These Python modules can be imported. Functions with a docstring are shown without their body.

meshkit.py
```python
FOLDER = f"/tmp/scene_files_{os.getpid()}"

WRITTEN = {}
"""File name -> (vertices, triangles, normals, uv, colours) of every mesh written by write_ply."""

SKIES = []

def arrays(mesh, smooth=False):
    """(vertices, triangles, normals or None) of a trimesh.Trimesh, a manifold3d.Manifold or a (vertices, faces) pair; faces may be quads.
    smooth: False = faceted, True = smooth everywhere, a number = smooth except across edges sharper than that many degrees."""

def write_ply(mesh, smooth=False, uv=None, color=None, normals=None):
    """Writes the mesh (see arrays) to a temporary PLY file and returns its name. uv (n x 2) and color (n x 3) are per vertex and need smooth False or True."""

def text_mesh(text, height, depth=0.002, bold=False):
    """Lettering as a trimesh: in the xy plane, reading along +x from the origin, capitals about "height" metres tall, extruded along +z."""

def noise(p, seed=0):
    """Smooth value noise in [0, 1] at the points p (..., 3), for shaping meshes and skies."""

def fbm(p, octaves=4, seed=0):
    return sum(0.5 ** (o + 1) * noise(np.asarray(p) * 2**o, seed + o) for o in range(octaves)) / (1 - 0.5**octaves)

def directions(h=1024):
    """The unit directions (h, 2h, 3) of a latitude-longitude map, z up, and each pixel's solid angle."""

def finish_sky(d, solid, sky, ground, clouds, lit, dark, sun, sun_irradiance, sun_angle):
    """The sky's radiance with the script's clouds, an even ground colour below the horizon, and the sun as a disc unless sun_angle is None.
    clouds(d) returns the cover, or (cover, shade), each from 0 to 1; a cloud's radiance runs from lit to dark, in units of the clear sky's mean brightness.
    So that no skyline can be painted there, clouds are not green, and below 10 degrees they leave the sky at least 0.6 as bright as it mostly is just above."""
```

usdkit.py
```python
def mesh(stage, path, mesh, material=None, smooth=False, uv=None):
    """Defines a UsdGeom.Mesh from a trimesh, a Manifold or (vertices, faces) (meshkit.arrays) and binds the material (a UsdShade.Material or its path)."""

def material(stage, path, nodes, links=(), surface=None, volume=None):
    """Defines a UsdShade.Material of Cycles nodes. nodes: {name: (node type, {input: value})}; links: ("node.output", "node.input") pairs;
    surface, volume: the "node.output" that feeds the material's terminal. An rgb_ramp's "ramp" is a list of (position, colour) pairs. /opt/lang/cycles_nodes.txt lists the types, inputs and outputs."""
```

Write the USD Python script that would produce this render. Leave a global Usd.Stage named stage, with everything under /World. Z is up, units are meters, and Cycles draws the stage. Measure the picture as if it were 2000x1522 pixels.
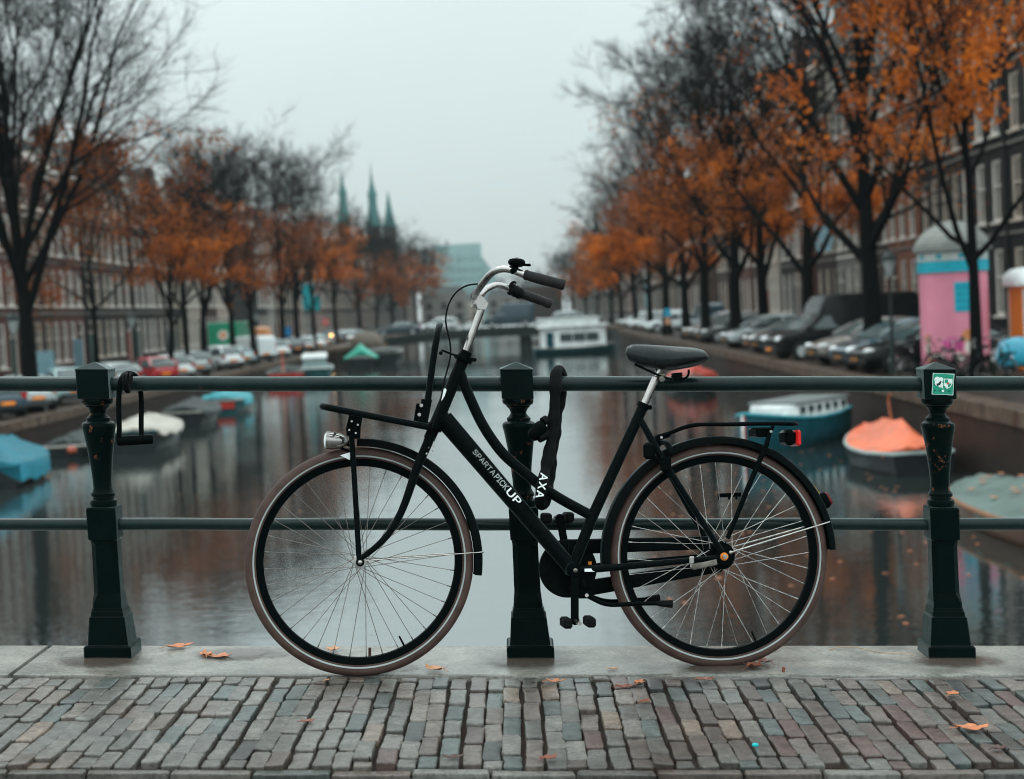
import math, random
import numpy as np, trimesh, usdkit, meshkit
from pxr import Usd, UsdGeom, UsdLux, UsdShade, Gf, Sdf
from shapely.geometry import Polygon, Point

random.seed(7); RNG = np.random.default_rng(7)
stage = Usd.Stage.CreateInMemory()
UsdGeom.SetStageUpAxis(stage, 'Z'); UsdGeom.SetStageMetersPerUnit(stage, 1.0)
stage.SetDefaultPrim(UsdGeom.Xform.Define(stage, '/World').GetPrim())
stage.DefinePrim('/World/Looks', 'Scope')

# ------------------------------------------------------------------ camera, sky, sun, exposure
EYE = np.array([0.0, 0.0, 2.6])
ROLL = math.radians(2.9)              # the deck of the humped bridge falls to the right; the camera follows the railing
YAW, PITCH = math.radians(0.145), math.radians(2.86)
FWD = np.array([-math.sin(YAW) * math.cos(PITCH), math.cos(YAW) * math.cos(PITCH), -math.sin(PITCH)])
_r0 = np.cross(FWD, [0, 0, 1.0]); _r0 /= np.linalg.norm(_r0)
_u0 = np.cross(_r0, FWD)
RIGHT = _r0 * math.cos(ROLL) - _u0 * math.sin(ROLL)
UP = _u0 * math.cos(ROLL) + _r0 * math.sin(ROLL)
cam = UsdGeom.Camera.Define(stage, '/World/camera')
cam.AddTransformOp().Set(Gf.Matrix4d(*RIGHT, 0, *UP, 0, *(-FWD), 0, *EYE, 1))
cam.CreateHorizontalApertureAttr(36.0); cam.CreateVerticalApertureAttr(36.0 * 1522 / 2000)
cam.CreateFocalLengthAttr(57.6); cam.CreateClippingRangeAttr(Gf.Vec2f(0.1, 5000))
cam.CreateFStopAttr(3.2); cam.CreateFocusDistanceAttr(5.1)
cam.CreateExposureAttr(0.08)

SUN = np.array([-0.35, 0.30, 0.88]); SUN /= np.linalg.norm(SUN)
sky = UsdLux.DomeLight.Define(stage, '/World/sky')
sky_mat = usdkit.material(stage, '/World/Looks/overcast_sky', {
    's': ('sky_texture', {'sky_type': 'single_scattering', 'sun_disc': False, 'sun_elevation': float(math.asin(SUN[2])), 'sun_rotation': float(math.atan2(SUN[0], SUN[1])), 'air_density': 1.0, 'aerosol_density': 3.0, 'altitude': 10.0}),
    'tc': ('texture_coordinate', {}),
    'n': ('noise_texture', {'scale': 2.2, 'detail': 4.0, 'roughness': 0.55}),
    'r': ('rgb_ramp', {'ramp': [(0.25, (6.7, 7.75, 7.75)), (0.75, (7.9, 9.05, 9.05))]}),
    'm': ('mix_color', {'fac': 0.93}),
    'sx': ('separate_xyz', {}), 'z': ('map_range', {'from_min': 0.0, 'from_max': 1.0, 'to_min': 0.74, 'to_max': 2.40}), 'cz': ('combine_xyz', {}), 'mz': ('vector_math', {'math_type': 'multiply'}),
    'b': ('background_shader', {'strength': 0.1})},
    [('tc.generated', 'n.vector'), ('n.fac', 'r.fac'), ('s.color', 'm.a'), ('r.color', 'm.b'), ('tc.generated', 'sx.vector'), ('sx.z', 'z.value'), ('z.result', 'cz.x'), ('z.result', 'cz.y'), ('z.result', 'cz.z'), ('m.result', 'mz.vector1'), ('cz.vector', 'mz.vector2'), ('mz.vector', 'b.color')], surface='b.background')
UsdShade.MaterialBindingAPI.Apply(sky.GetPrim()).Bind(sky_mat)
sky.GetPrim().SetCustomDataByKey('kind', 'structure')
sun = UsdLux.DistantLight.Define(stage, '/World/sun')
sun.CreateIntensityAttr(0.16); sun.CreateAngleAttr(25.0); sun.CreateNormalizeAttr(True); sun.CreateColorAttr(Gf.Vec3f(1.0, 0.97, 0.92))
_q = trimesh.geometry.align_vectors([0, 0, 1], SUN)
sun.AddTransformOp().Set(Gf.Matrix4d(*_q[:3, 0], 0, *_q[:3, 1], 0, *_q[:3, 2], 0, 0, 0, 50, 1))
HAZE_DENSITY = 0.00009

# ------------------------------------------------------------------ measuring: photograph pixels -> points of the place
FPX = 3200.0
def ray(px, py):
    d = FWD * FPX + RIGHT * (px - 1000.0) - UP * (py - 761.0)
    return d / np.linalg.norm(d)
def hit(px, py, p0, n):
    d = ray(px, py)
    return EYE + d * (np.dot(np.asarray(p0, float) - EYE, n) / np.dot(d, n))
def at_x(px, py, x): return hit(px, py, (x, 0, 0), np.array([1.0, 0, 0]))
def at_y(px, py, y): return hit(px, py, (0, y, 0), np.array([0, 1.0, 0]))
def at_z(px, py, z): return hit(px, py, (0, 0, z), np.array([0, 0, 1.0]))
DECK_O = np.array([0, 0, 2.6 - 1.139])
DX = np.array([math.cos(ROLL), 0, -math.sin(ROLL)]); DY = np.array([0, 1.0, 0]); DZ = np.array([math.sin(ROLL), 0, math.cos(ROLL)])
def on_deck(px, py, h=0.0):
    p = hit(px, py, DECK_O + DZ * h, DZ)
    q = p - DECK_O
    return np.array([q @ DX, q @ DY, q @ DZ])
WATER_Z, LEFT_Z, RIGHT_Z = -1.6, -0.5, 0.0
QUAY_L, QUAY_R = -17.3, 10.0

# ------------------------------------------------------------------ naming and defining
_used = {}
def numbered(parent, name):
    k = (parent, name); n = _used.get(k, 0); _used[k] = n + 1
    return f'{parent}/{name}' if n == 0 else f'{parent}/{name}_{n:03d}'
def path_of(p): return '/World' if p is None else str(p.GetPath())
def mat4(cols, loc):
    a, b, c = cols
    return Gf.Matrix4d(*map(float, a), 0, *map(float, b), 0, *map(float, c), 0, *map(float, loc), 1)
def tag(p, label=None, cat=None, group=None, kind=None):
    for k, v in (('label', label), ('category', cat), ('group', group), ('kind', kind)):
        if v: p.SetCustomDataByKey(k, v)
    return p
def thing(name, label=None, cat=None, loc=(0, 0, 0), rz=0.0, cols=None, group=None, kind=None, scale=1.0):
    x = UsdGeom.Xform.Define(stage, numbered('/World', name))
    if cols is None:
        c, s = math.cos(rz) * scale, math.sin(rz) * scale
        cols = ((c, s, 0), (-s, c, 0), (0, 0, scale))
    x.AddTransformOp().Set(mat4(cols, loc))
    return tag(x.GetPrim(), label, cat, group, kind)
def obj(name, mesh, mat, parent=None, smooth=False, label=None, cat=None, group=None, kind=None):
    m = usdkit.mesh(stage, numbered(path_of(parent), name), mesh, mat, smooth=smooth)
    return tag(m.GetPrim(), label, cat, group, kind)
def copy_of(src, name, label, cat, cols=None, loc=(0, 0, 0), rz=0.0, scale=1.0, group=None):
    x = UsdGeom.Xform.Define(stage, numbered('/World', name))
    if cols is None:
        c, s = math.cos(rz) * scale, math.sin(rz) * scale
        cols = ((c, s, 0), (-s, c, 0), (0, 0, scale))
    x.AddTransformOp().Set(mat4(cols, loc))
    p = x.GetPrim(); p.GetReferences().AddInternalReference(src.GetPath()); p.SetInstanceable(True)
    return tag(p, label, cat, group)

# ------------------------------------------------------------------ mesh helpers: every one returns (vertices, triangles)
def quads(f):
    f = np.asarray(f); return np.vstack([f[:, [0, 1, 2]], f[:, [0, 2, 3]]])
def join(*ms):
    vs, fs, k = [], [], 0
    for v, f in ms:
        vs.append(np.asarray(v, float)); fs.append(np.asarray(f, int) + k); k += len(v)
    return np.vstack(vs), np.vstack(fs)
def move(m, d=(0, 0, 0), rz=0.0, s=1.0):
    v = np.asarray(m[0], float) * s; c, n = math.cos(rz), math.sin(rz)
    v = np.stack([v[:, 0] * c - v[:, 1] * n, v[:, 0] * n + v[:, 1] * c, v[:, 2]], 1) + np.asarray(d, float)
    return v, m[1]
def xform(m, cols, loc):
    return np.asarray(m[0]) @ np.array(cols, float) + np.asarray(loc, float), m[1]
def box(c, s, bevel=0.0):
    c, s = np.asarray(c, float), np.asarray(s, float) / 2
    if bevel <= 0:
        v = np.array([[x, y, z] for x in (-1, 1) for y in (-1, 1) for z in (-1, 1)], float) * s + c
        return v, quads([[0, 1, 3, 2], [4, 6, 7, 5], [0, 4, 5, 1], [2, 3, 7, 6], [0, 2, 6, 4], [1, 5, 7, 3]])
    pts = []
    for x in (-1, 1):
        for y in (-1, 1):
            for z in (-1, 1):
                for k in range(3):
                    q = np.array([x, y, z], float) * (s - bevel); q[k] += (x, y, z)[k] * bevel; pts.append(q)
    h = trimesh.convex.convex_hull(np.array(pts))
    return np.array(h.vertices) + c, np.array(h.faces)
def loft(rings, cap0=True, cap1=True, closed=True):
    R = np.asarray(rings, float); S, m, _ = R.shape
    v = R.reshape(-1, 3); i = np.arange(S - 1)[:, None] * m; j = np.arange(m if closed else m - 1)[None]
    j2 = (j + 1) % m
    f = quads(np.stack([i + j, i + j2, i + m + j2, i + m + j], -1).reshape(-1, 4))
    k = len(v); ex, ef = [], []
    if cap0:
        ex.append(R[0].mean(0)); ef += [[k, (a + 1) % m, a] for a in range(m)]; k += 1
    if cap1:
        o = (S - 1) * m; ex.append(R[-1].mean(0)); ef += [[k, o + a, o + (a + 1) % m] for a in range(m)]
    if ex: v = np.vstack([v, ex]); f = np.vstack([f, ef])
    return v, f
def frames(P, closed=False):
    P = np.asarray(P, float)
    if closed: T = np.roll(P, -1, 0) - np.roll(P, 1, 0)
    else: T = np.gradient(P, axis=0)
    T /= np.maximum(np.linalg.norm(T, axis=1, keepdims=True), 1e-12)
    a = np.array([0, 0, 1.0]) if abs(T[0][2]) < 0.9 else np.array([1.0, 0, 0])
    u = np.cross(T[0], a); u /= np.linalg.norm(u); Us = [u]
    for k in range(1, len(P)):
        u = Us[-1] - T[k] * (Us[-1] @ T[k]); n = np.linalg.norm(u)
        Us.append(u / n if n > 1e-9 else Us[-1])
    Us = np.array(Us); return T, Us, np.cross(T, Us)
def tube(P, r, n=10, closed=False, cap=True, flat=1.0):
    P = np.asarray(P, float); r = np.broadcast_to(np.asarray(r, float), (len(P),))
    T, U, V = frames(P, closed)
    a = np.linspace(0, 2 * np.pi, n, endpoint=False)
    R = P[:, None] + r[:, None, None] * (np.cos(a)[None, :, None] * U[:, None] + flat * np.sin(a)[None, :, None] * V[:, None])
    if closed: return loft(np.vstack([R, R[:1]]), False, False)
    return loft(R, cap, cap)
def sweep(P, prof, closed=False, up=None):
    """sweeps the closed 2D profile (a along U, b along V) along P; up fixes U's partner."""
    P = np.asarray(P, float); prof = np.asarray(prof, float)
    T, U, V = frames(P, closed)
    if up is not None:
        V = np.broadcast_to(np.asarray(up, float), T.shape) - T * (T @ np.asarray(up, float))[:, None]
        V /= np.linalg.norm(V, axis=1, keepdims=True); U = np.cross(V, T)
    R = P[:, None] + prof[None, :, :1] * U[:, None] + prof[None, :, 1:] * V[:, None]
    if closed: return loft(np.vstack([R, R[:1]]), False, False)
    return loft(R)
def spl(pts, n=24):
    from scipy.interpolate import PchipInterpolator, CubicSpline
    p = np.asarray(pts, float); t = np.r_[0, np.cumsum(np.linalg.norm(np.diff(p, axis=0), axis=1))]
    return CubicSpline(t, p)(np.linspace(0, t[-1], n))
def interp(pts, x):
    from scipy.interpolate import PchipInterpolator
    p = np.asarray(pts, float); return PchipInterpolator(p[:, 0], p[:, 1])(np.clip(x, p[0, 0], p[-1, 0]))
def lathe(prof, n=24, c=(0, 0, 0), cap=True):
    a = np.linspace(0, 2 * np.pi, n, endpoint=False)
    R = np.array([np.stack([r * np.cos(a), r * np.sin(a), np.full(n, z)], 1) for r, z in prof]) + np.asarray(c, float)
    return loft(R, cap, cap)
def cyl(p, q, r, n=14, r2=None):
    return tube([p, q], [r, r if r2 is None else r2], n)
def ball(c, r, sub=2, s=(1, 1, 1)):
    m = trimesh.creation.icosphere(sub, 1.0); return np.array(m.vertices) * r * np.asarray(s, float) + np.asarray(c, float), np.array(m.faces)
def squares(levels, c=(0, 0, 0)):
    """stack of chamfered squares: (z, half width, chamfer)."""
    R = []
    for z, h, b in levels:
        b = max(b, 1e-4)
        R.append([(-h + b, -h, z), (h - b, -h, z), (h, -h + b, z), (h, h - b, z), (h - b, h, z), (-h + b, h, z), (-h, h - b, z), (-h, -h + b, z)])
    return loft(np.array(R) + np.asarray(c, float))
def prism(poly, h):
    m = trimesh.creation.extrude_polygon(poly, h, engine='earcut'); return np.array(m.vertices), np.array(m.faces)
def superellipse(n, a, b, e=3.0, a0=0.0):
    t = np.linspace(0, 2 * np.pi, n, endpoint=False) + a0
    c, s = np.cos(t), np.sin(t)
    return np.stack([a * np.sign(c) * np.abs(c) ** (2 / e), b * np.sign(s) * np.abs(s) ** (2 / e)], 1)

# ------------------------------------------------------------------ materials
def mat(name, nodes, links, surface='p.BSDF', volume=None):
    return usdkit.material(stage, '/World/Looks/' + name, nodes, links, surface=surface, volume=volume)
def plain(name, col, rough=0.5, metal=0.0, var=0.25, scale=6.0, bump=0.0, bscale=60.0, coat=0.0, coord='object', rvar=0.12, spec=0.25, extra=None):
    """one colour, a little lighter and darker with noise, its gloss uneven, fine relief."""
    col = np.array(col, float)
    nodes = {'tc': ('texture_coordinate', {}), 'n': ('noise_texture', {'scale': scale, 'detail': 5.0, 'roughness': 0.6}),
             'r': ('rgb_ramp', {'ramp': [(0.3, tuple(col * (1 - var))), (0.7, tuple(np.minimum(col * (1 + var), 1)))]}),
             'mr': ('map_range', {'from_min': 0.3, 'from_max': 0.7, 'to_min': max(rough - rvar, 0.02), 'to_max': min(rough + rvar, 1)}),
             'p': ('principled_bsdf', {'metallic': metal, 'coat_weight': coat, 'coat_roughness': 0.08, 'specular_ior_level': spec, **(extra or {})})}
    src = 'g.position' if coord == 'world' else 'tc.object'
    if coord == 'world': nodes['g'] = ('geometry', {})
    links = [(src, 'n.vector'), ('n.fac', 'r.fac'), ('n.fac', 'mr.value'), ('r.color', 'p.base_color'), ('mr.result', 'p.roughness')]
    if bump > 0:
        nodes['bn'] = ('noise_texture', {'scale': bscale, 'detail': 4.0, 'roughness': 0.6}); nodes['b'] = ('bump', {'strength': 0.6, 'distance': bump})
        links += [(src, 'bn.vector'), ('bn.fac', 'b.height'), ('b.normal', 'p.normal')]
    return mat(name, nodes, links)
# ------------------------------------------------------------------ materials of the foreground
BLACK_PAINT = plain('black_bicycle_paint', (0.0014, 0.0026, 0.0028), 0.32, spec=0.03, var=0.5, scale=70, extra={'sheen_weight': 0.05, 'sheen_roughness': 0.4, 'sheen_tint': (0.6, 0.85, 0.85)}, bump=0.0002, bscale=900)
GLOSS_BLACK = plain('gloss_black_paint', (0.0012, 0.0022, 0.0024), 0.22, spec=0.022, var=0.15, scale=20)
RUBBER = plain('black_rubber', (0.004, 0.0045, 0.0045), 0.6, spec=0.06, var=0.2, scale=80, bump=0.0003, bscale=600)
GRIP = plain('dark_grey_grip_rubber', (0.014, 0.013, 0.013), 0.5, spec=0.12, var=0.3, scale=60, bump=0.0004, bscale=500)
SADDLE = plain('dark_saddle_vinyl', (0.006, 0.008, 0.0085), 0.24, spec=0.34, var=0.15, scale=40, bump=0.0006, bscale=420)
CHROME = plain('worn_chrome', (0.50, 0.47, 0.45), 0.17, metal=1.0, var=0.12, scale=60, rvar=0.08)
STEEL = plain('spoke_steel', (0.55, 0.52, 0.49), 0.28, metal=1.0, var=0.15, scale=40)
DULL_STEEL = plain('dull_spoke_steel', (0.20, 0.18, 0.16), 0.35, metal=1.0, var=0.2, scale=40)
BROWN_TYRE = plain('brown_tyre_rubber', (0.060, 0.036, 0.031), 0.55, spec=0.15, var=0.28, scale=22, bump=0.0004, bscale=300)
STRIPE = plain('pale_reflective_stripe', (0.30, 0.33, 0.325), 0.35, var=0.12, scale=20)
RED_LENS = plain('red_lamp_lens', (0.55, 0.012, 0.012), 0.15, var=0.1)
DARK_RED_LENS = plain('dark_red_reflector', (0.09, 0.008, 0.008), 0.15, var=0.1)
CLEAR_LENS = plain('frosted_lamp_lens', (0.80, 0.82, 0.82), 0.12, var=0.05, coat=0.5)
WHITE_PRINT = plain('white_print', (0.75, 0.78, 0.77), 0.45, var=0.08)
GREY_PRINT = plain('grey_print', (0.30, 0.33, 0.32), 0.45, var=0.2, scale=400)
YELLOW_STICKER = plain('yellow_sticker', (0.62, 0.33, 0.05), 0.4)
ORANGE_PLASTIC = plain('orange_plastic', (0.65, 0.20, 0.03), 0.4)
LOCK_FABRIC = plain('black_lock_sleeve', (0.003, 0.0035, 0.004), 0.75, spec=0.06, var=0.3, scale=60, bump=0.0010, bscale=260)
LOCK_BEIGE = plain('beige_lock_cap', (0.42, 0.36, 0.30), 0.5, var=0.2)

def rail_paint(name, wear, col0=(0.0005, 0.0026, 0.0024), col1=(0.0010, 0.0044, 0.0040), spec=0.04, coat=0.0, sheen=0.10):
    rust = (0.10, 0.040, 0.022)
    return mat(name, {
        'tc': ('texture_coordinate', {}), 'n': ('noise_texture', {'scale': 9.0, 'detail': 6.0, 'roughness': 0.65}),
        'r': ('rgb_ramp', {'ramp': [(0.3, col0), (0.7, col1)]}),
        'n2': ('noise_texture', {'scale': 26.0, 'detail': 6.0, 'roughness': 0.7}),
        'r2': ('rgb_ramp', {'ramp': [(0.0, (0, 0, 0)), (wear, (0, 0, 0)), (min(wear + 0.035, 0.99), (1, 1, 1)), (1, (1, 1, 1))]}),
        'm': ('mix_color', {'b': rust}), 'rr': ('map_range', {'from_min': 0.3, 'from_max': 0.7, 'to_min': 0.12, 'to_max': 0.28}),
        'bn': ('noise_texture', {'scale': 130.0, 'detail': 3.0}), 'bn2': ('noise_texture', {'scale': 900.0, 'detail': 1.0}), 'ad': ('math', {'math_type': 'multiply_add', 'value2': 0.5}),
        'b': ('bump', {'strength': 0.5, 'distance': 0.0006}), 'p': ('principled_bsdf', {'specular_ior_level': spec, 'coat_weight': coat, 'coat_roughness': 0.16, 'sheen_weight': sheen, 'sheen_roughness': 0.35, 'sheen_tint': (0.62, 0.86, 0.84)})},
        [('tc.object', 'n.vector'), ('tc.object', 'n2.vector'), ('n.fac', 'r.fac'), ('n2.fac', 'r2.fac'), ('r.color', 'm.a'), ('r2.color', 'm.fac'), ('m.result', 'p.base_color'),
         ('n.fac', 'rr.value'), ('rr.result', 'p.roughness'), ('tc.object', 'bn.vector'), ('tc.object', 'bn2.vector'), ('bn2.fac', 'ad.value1'), ('bn.fac', 'ad.value3'), ('ad.value', 'b.height'), ('b.normal', 'p.normal')])
RAIL_PAINT = rail_paint('wet_dark_green_paint', 0.705)
WET_RAIL = rail_paint('wet_rail_paint', 0.672, (0.0018, 0.0068, 0.0064), (0.0032, 0.0112, 0.0105), 0.24, 0.0, 0.40)
CAP_PAINT = rail_paint('wet_cap_paint', 0.69, (0.0006, 0.0030, 0.0028), (0.0012, 0.0050, 0.0046), 0.05, 0.0, 0.25)
WORN_PAINT = rail_paint('worn_dark_green_paint', 0.60)

def wet_stone(name, dark, light, rough0, rough1, scale, speck=0.5, bump=0.0015, spec=0.5):
    """granite: mottled and speckled; wet patches are smoother and darker."""
    d, l = np.array(dark), np.array(light)
    return mat(name, {
        'g': ('geometry', {}), 'n': ('noise_texture', {'scale': scale, 'detail': 7.0, 'roughness': 0.62}),
        'v': ('noise_texture', {'scale': 75.0, 'detail': 6.0, 'roughness': 0.85}), 'w': ('noise_texture', {'scale': 1.7, 'detail': 3.0, 'roughness': 0.5}),
        'r': ('rgb_ramp', {'ramp': [(0.32, tuple(d)), (0.52, tuple((d + l) / 2)), (0.7, tuple(l))]}),
        'rv': ('rgb_ramp', {'ramp': [(0.3, (1 - speck,) * 3), (0.5, (1, 1, 1)), (0.72, (1 + speck * 0.5,) * 3)]}),
        'm': ('mix_color', {'blend_type': 'multiply', 'fac': 1.0, 'use_clamp': False}), 'rd': ('rgb_ramp', {'ramp': [(0.34, (0.50, 0.45, 0.42)), (0.58, (1.08, 1.08, 1.08))]}), 'md': ('mix_color', {'blend_type': 'multiply', 'fac': 1.0, 'use_clamp': False}),
        'rw': ('map_range', {'from_min': 0.36, 'from_max': 0.62, 'to_min': rough0, 'to_max': rough1}),
        'b': ('bump', {'strength': 0.5, 'distance': bump}), 'ad': ('math', {'math_type': 'multiply_add', 'value2': 0.5}), 'p': ('principled_bsdf', {'specular_ior_level': spec})},
        [('g.position', 'n.vector'), ('g.position', 'v.vector'), ('g.position', 'w.vector'), ('n.fac', 'r.fac'), ('v.fac', 'rv.fac'), ('r.color', 'm.a'), ('rv.color', 'm.b'), ('m.result', 'md.a'), ('w.fac', 'rd.fac'), ('rd.color', 'md.b'), ('md.result', 'p.base_color'),
         ('w.fac', 'rw.value'), ('rw.result', 'p.roughness'), ('v.fac', 'ad.value1'), ('n.fac', 'ad.value3'), ('ad.value', 'b.height'), ('b.normal', 'p.normal')])
KERB_STONE = wet_stone('wet_granite', (0.075, 0.073, 0.065), (0.270, 0.255, 0.228), 0.07, 0.34, 7.0, 0.95, 0.0022)
MORTAR = wet_stone('wet_sand_joints', (0.008, 0.005, 0.004), (0.034, 0.021, 0.015), 0.4, 0.75, 9.0, 0.7, 0.005, 0.12)
ASPHALT = wet_stone('wet_asphalt', (0.020, 0.026, 0.027), (0.050, 0.058, 0.058), 0.22, 0.5, 5.0, 0.8, 0.004)
_bricks = [((0.1006, 0.1092, 0.1092), 16), ((0.1293, 0.1368, 0.1348), 14), ((0.0739, 0.0800, 0.0800), 13), ((0.1454, 0.1413, 0.1353), 7), ((0.0988, 0.0913, 0.0878), 12), ((0.0645, 0.0570, 0.0555), 9),
           ((0.0462, 0.0629, 0.0638), 6), ((0.0611, 0.0847, 0.0863), 4), ((0.1552, 0.1350, 0.1148), 3), ((0.0283, 0.0328, 0.0339), 3), ((0.0624, 0.0438, 0.0428), 3)]
BRICK_MATS = [wet_stone(f'paving_brick_{i}', tuple(np.array(c) * [0.42, 0.365, 0.33]), tuple(np.array(c) * [1.20, 1.05, 0.97]), 0.06, 0.27, 21.0, 0.9, 0.0045) for i, (c, w) in enumerate(_bricks)]
BRICK_W = np.array([w for c, w in _bricks], float); BRICK_W /= BRICK_W.sum()

# ------------------------------------------------------------------ the bridge under our feet (its frame: x along the railing, y over the water, z up from the deck)
DECK = (DX, DY, DZ)
KERB0, KERB1 = on_deck(1000, 1320.5)[1], on_deck(1000, 1262.5)[1]
bridge_deck = thing('bridge_deck', 'humped road bridge carrying the brick pavement and the railing', 'bridge', DECK_O, cols=DECK, kind='structure')
EDGE_Y = on_deck(1000, 1499)[1]
# arched slab under everything: its underside is bowed, its face stands back below the kerb stones
xs = np.linspace(-19, 12, 32); under = -0.75 - 1.3 * (np.abs(xs + 3.5) / 15.5) ** 2.2
slab = loft([[(x, KERB1 - 0.04, -0.10), (x, KERB1 - 0.04, u), (x, -7.0, u), (x, -7.0, -0.10)] for x, u in zip(xs, under)])
obj('bridge_slab', slab, plain('bridge_masonry', (0.10, 0.075, 0.06), 0.6, var=0.4, scale=3, bump=0.01, bscale=8), bridge_deck)
obj('mortar_bed', box((-3.5, (EDGE_Y + KERB0) / 2, -0.062), (31, KERB0 - EDGE_Y + 0.02, 0.09)), MORTAR, bridge_deck)
road = thing('road', 'wet dark asphalt road along the near edge of the brick pavement', 'road', DECK_O, cols=DECK, kind='structure')
gx, gy = np.linspace(-19, 12, 90), np.linspace(-7, EDGE_Y - 0.036, 60)
X, Y = np.meshgrid(gx, gy, indexing='ij'); Zr = -0.018 + 0.006 * (meshkit.fbm(np.stack([X * 3, Y * 3, X * 0], -1), 3) - 0.5)
i = (np.arange(89)[:, None] * 60 + np.arange(59)[None]).ravel()
obj('asphalt', (np.stack([X, Y, Zr], -1).reshape(-1, 3), quads(np.stack([i, i + 60, i + 61, i + 1], 1))), ASPHALT, road, smooth=True)

kerb = thing('kerb', 'long grey granite kerb stones carrying the railing posts', 'kerb', DECK_O, cols=DECK, kind='structure')
def stone_slab(x0, x1, y0, y1, z0, z1, seed, b=0.012):
    """a long slab whose top edges are worn round and slightly wavy."""
    n = max(int((x1 - x0) / 0.06), 4); xx = np.linspace(x0, x1, n); R = []
    for k, x in enumerate(xx):
        w = 0.004 * (meshkit.fbm(np.array([[x * 5, seed, 0.3]]), 3)[0] - 0.5); w2 = 0.008 * (meshkit.fbm(np.array([[x * 7, seed, 9.3]]), 3)[0] - 0.5)
        e = b if 0 < k < n - 1 else b * 0.3
        R.append([(x, y0 + w2, z0), (x, y1, z0), (x, y1, z1 - e - w), (x, y1 - e * 0.3, z1 - e * 0.3 - w), (x, y1 - e, z1 - w), (x, y0 + e + w2, z1 - w), (x, y0 + e * .3 + w2, z1 - e * .3 - w), (x, y0 + w2, z1 - e - w)])
    return loft(R)
for a, b_ in ((-7.2, -4.45), (-4.44, -1.617), (-1.600, 1.86), (1.866, 4.6), (4.61, 7.4)):
    obj('kerb_stone', stone_slab(a, b_, KERB0, KERB1, -0.22, 0.004, a), KERB_STONE, kerb, smooth=35)

# bricks, each its own piece: columns of bricks laid end to end towards the water
paving = thing('pavement', 'strip of wet worn grey, teal and brown paving bricks beside the road', 'pavement', DECK_O, cols=DECK, kind='structure')
def brick(L, W, seed, h=0.065, m=28):
    """a worn brick: rounded uneven outline, rounded rim, faintly domed top."""
    t = np.linspace(0, 2 * np.pi, m, endpoint=False); o = superellipse(m, W / 2, L / 2, 9.0)
    rn = np.random.default_rng(seed)
    o = o * (1 + 0.017 * rn.normal(size=(m, 1))) + 0.0010 * rn.normal(size=(m, 2))
    if rn.random() < 0.4: k_ = rn.integers(m); o[k_] *= 0.86; o[(k_ + 1) % m] *= .95
    tilt = rn.normal(size=2) * [0.030, 0.012]
    R = []
    for z, s, d in ((-h, 1, 0), (-0.005, 1.0, 0), (-0.0015, 1.0, 0.0016), (0.0, 1.0, 0.0046), (0.0003, 0.6, 0.003)):
        q = o * s; n = np.linalg.norm(q, axis=1, keepdims=True); q = q * (1 - d / n)
        R.append(np.c_[q, z + q @ tilt if z > -0.05 else np.full(m, z)])
    return loft(R, False, True)
sd, cells = 1000, []
PITCH_B = 0.0537
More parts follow.
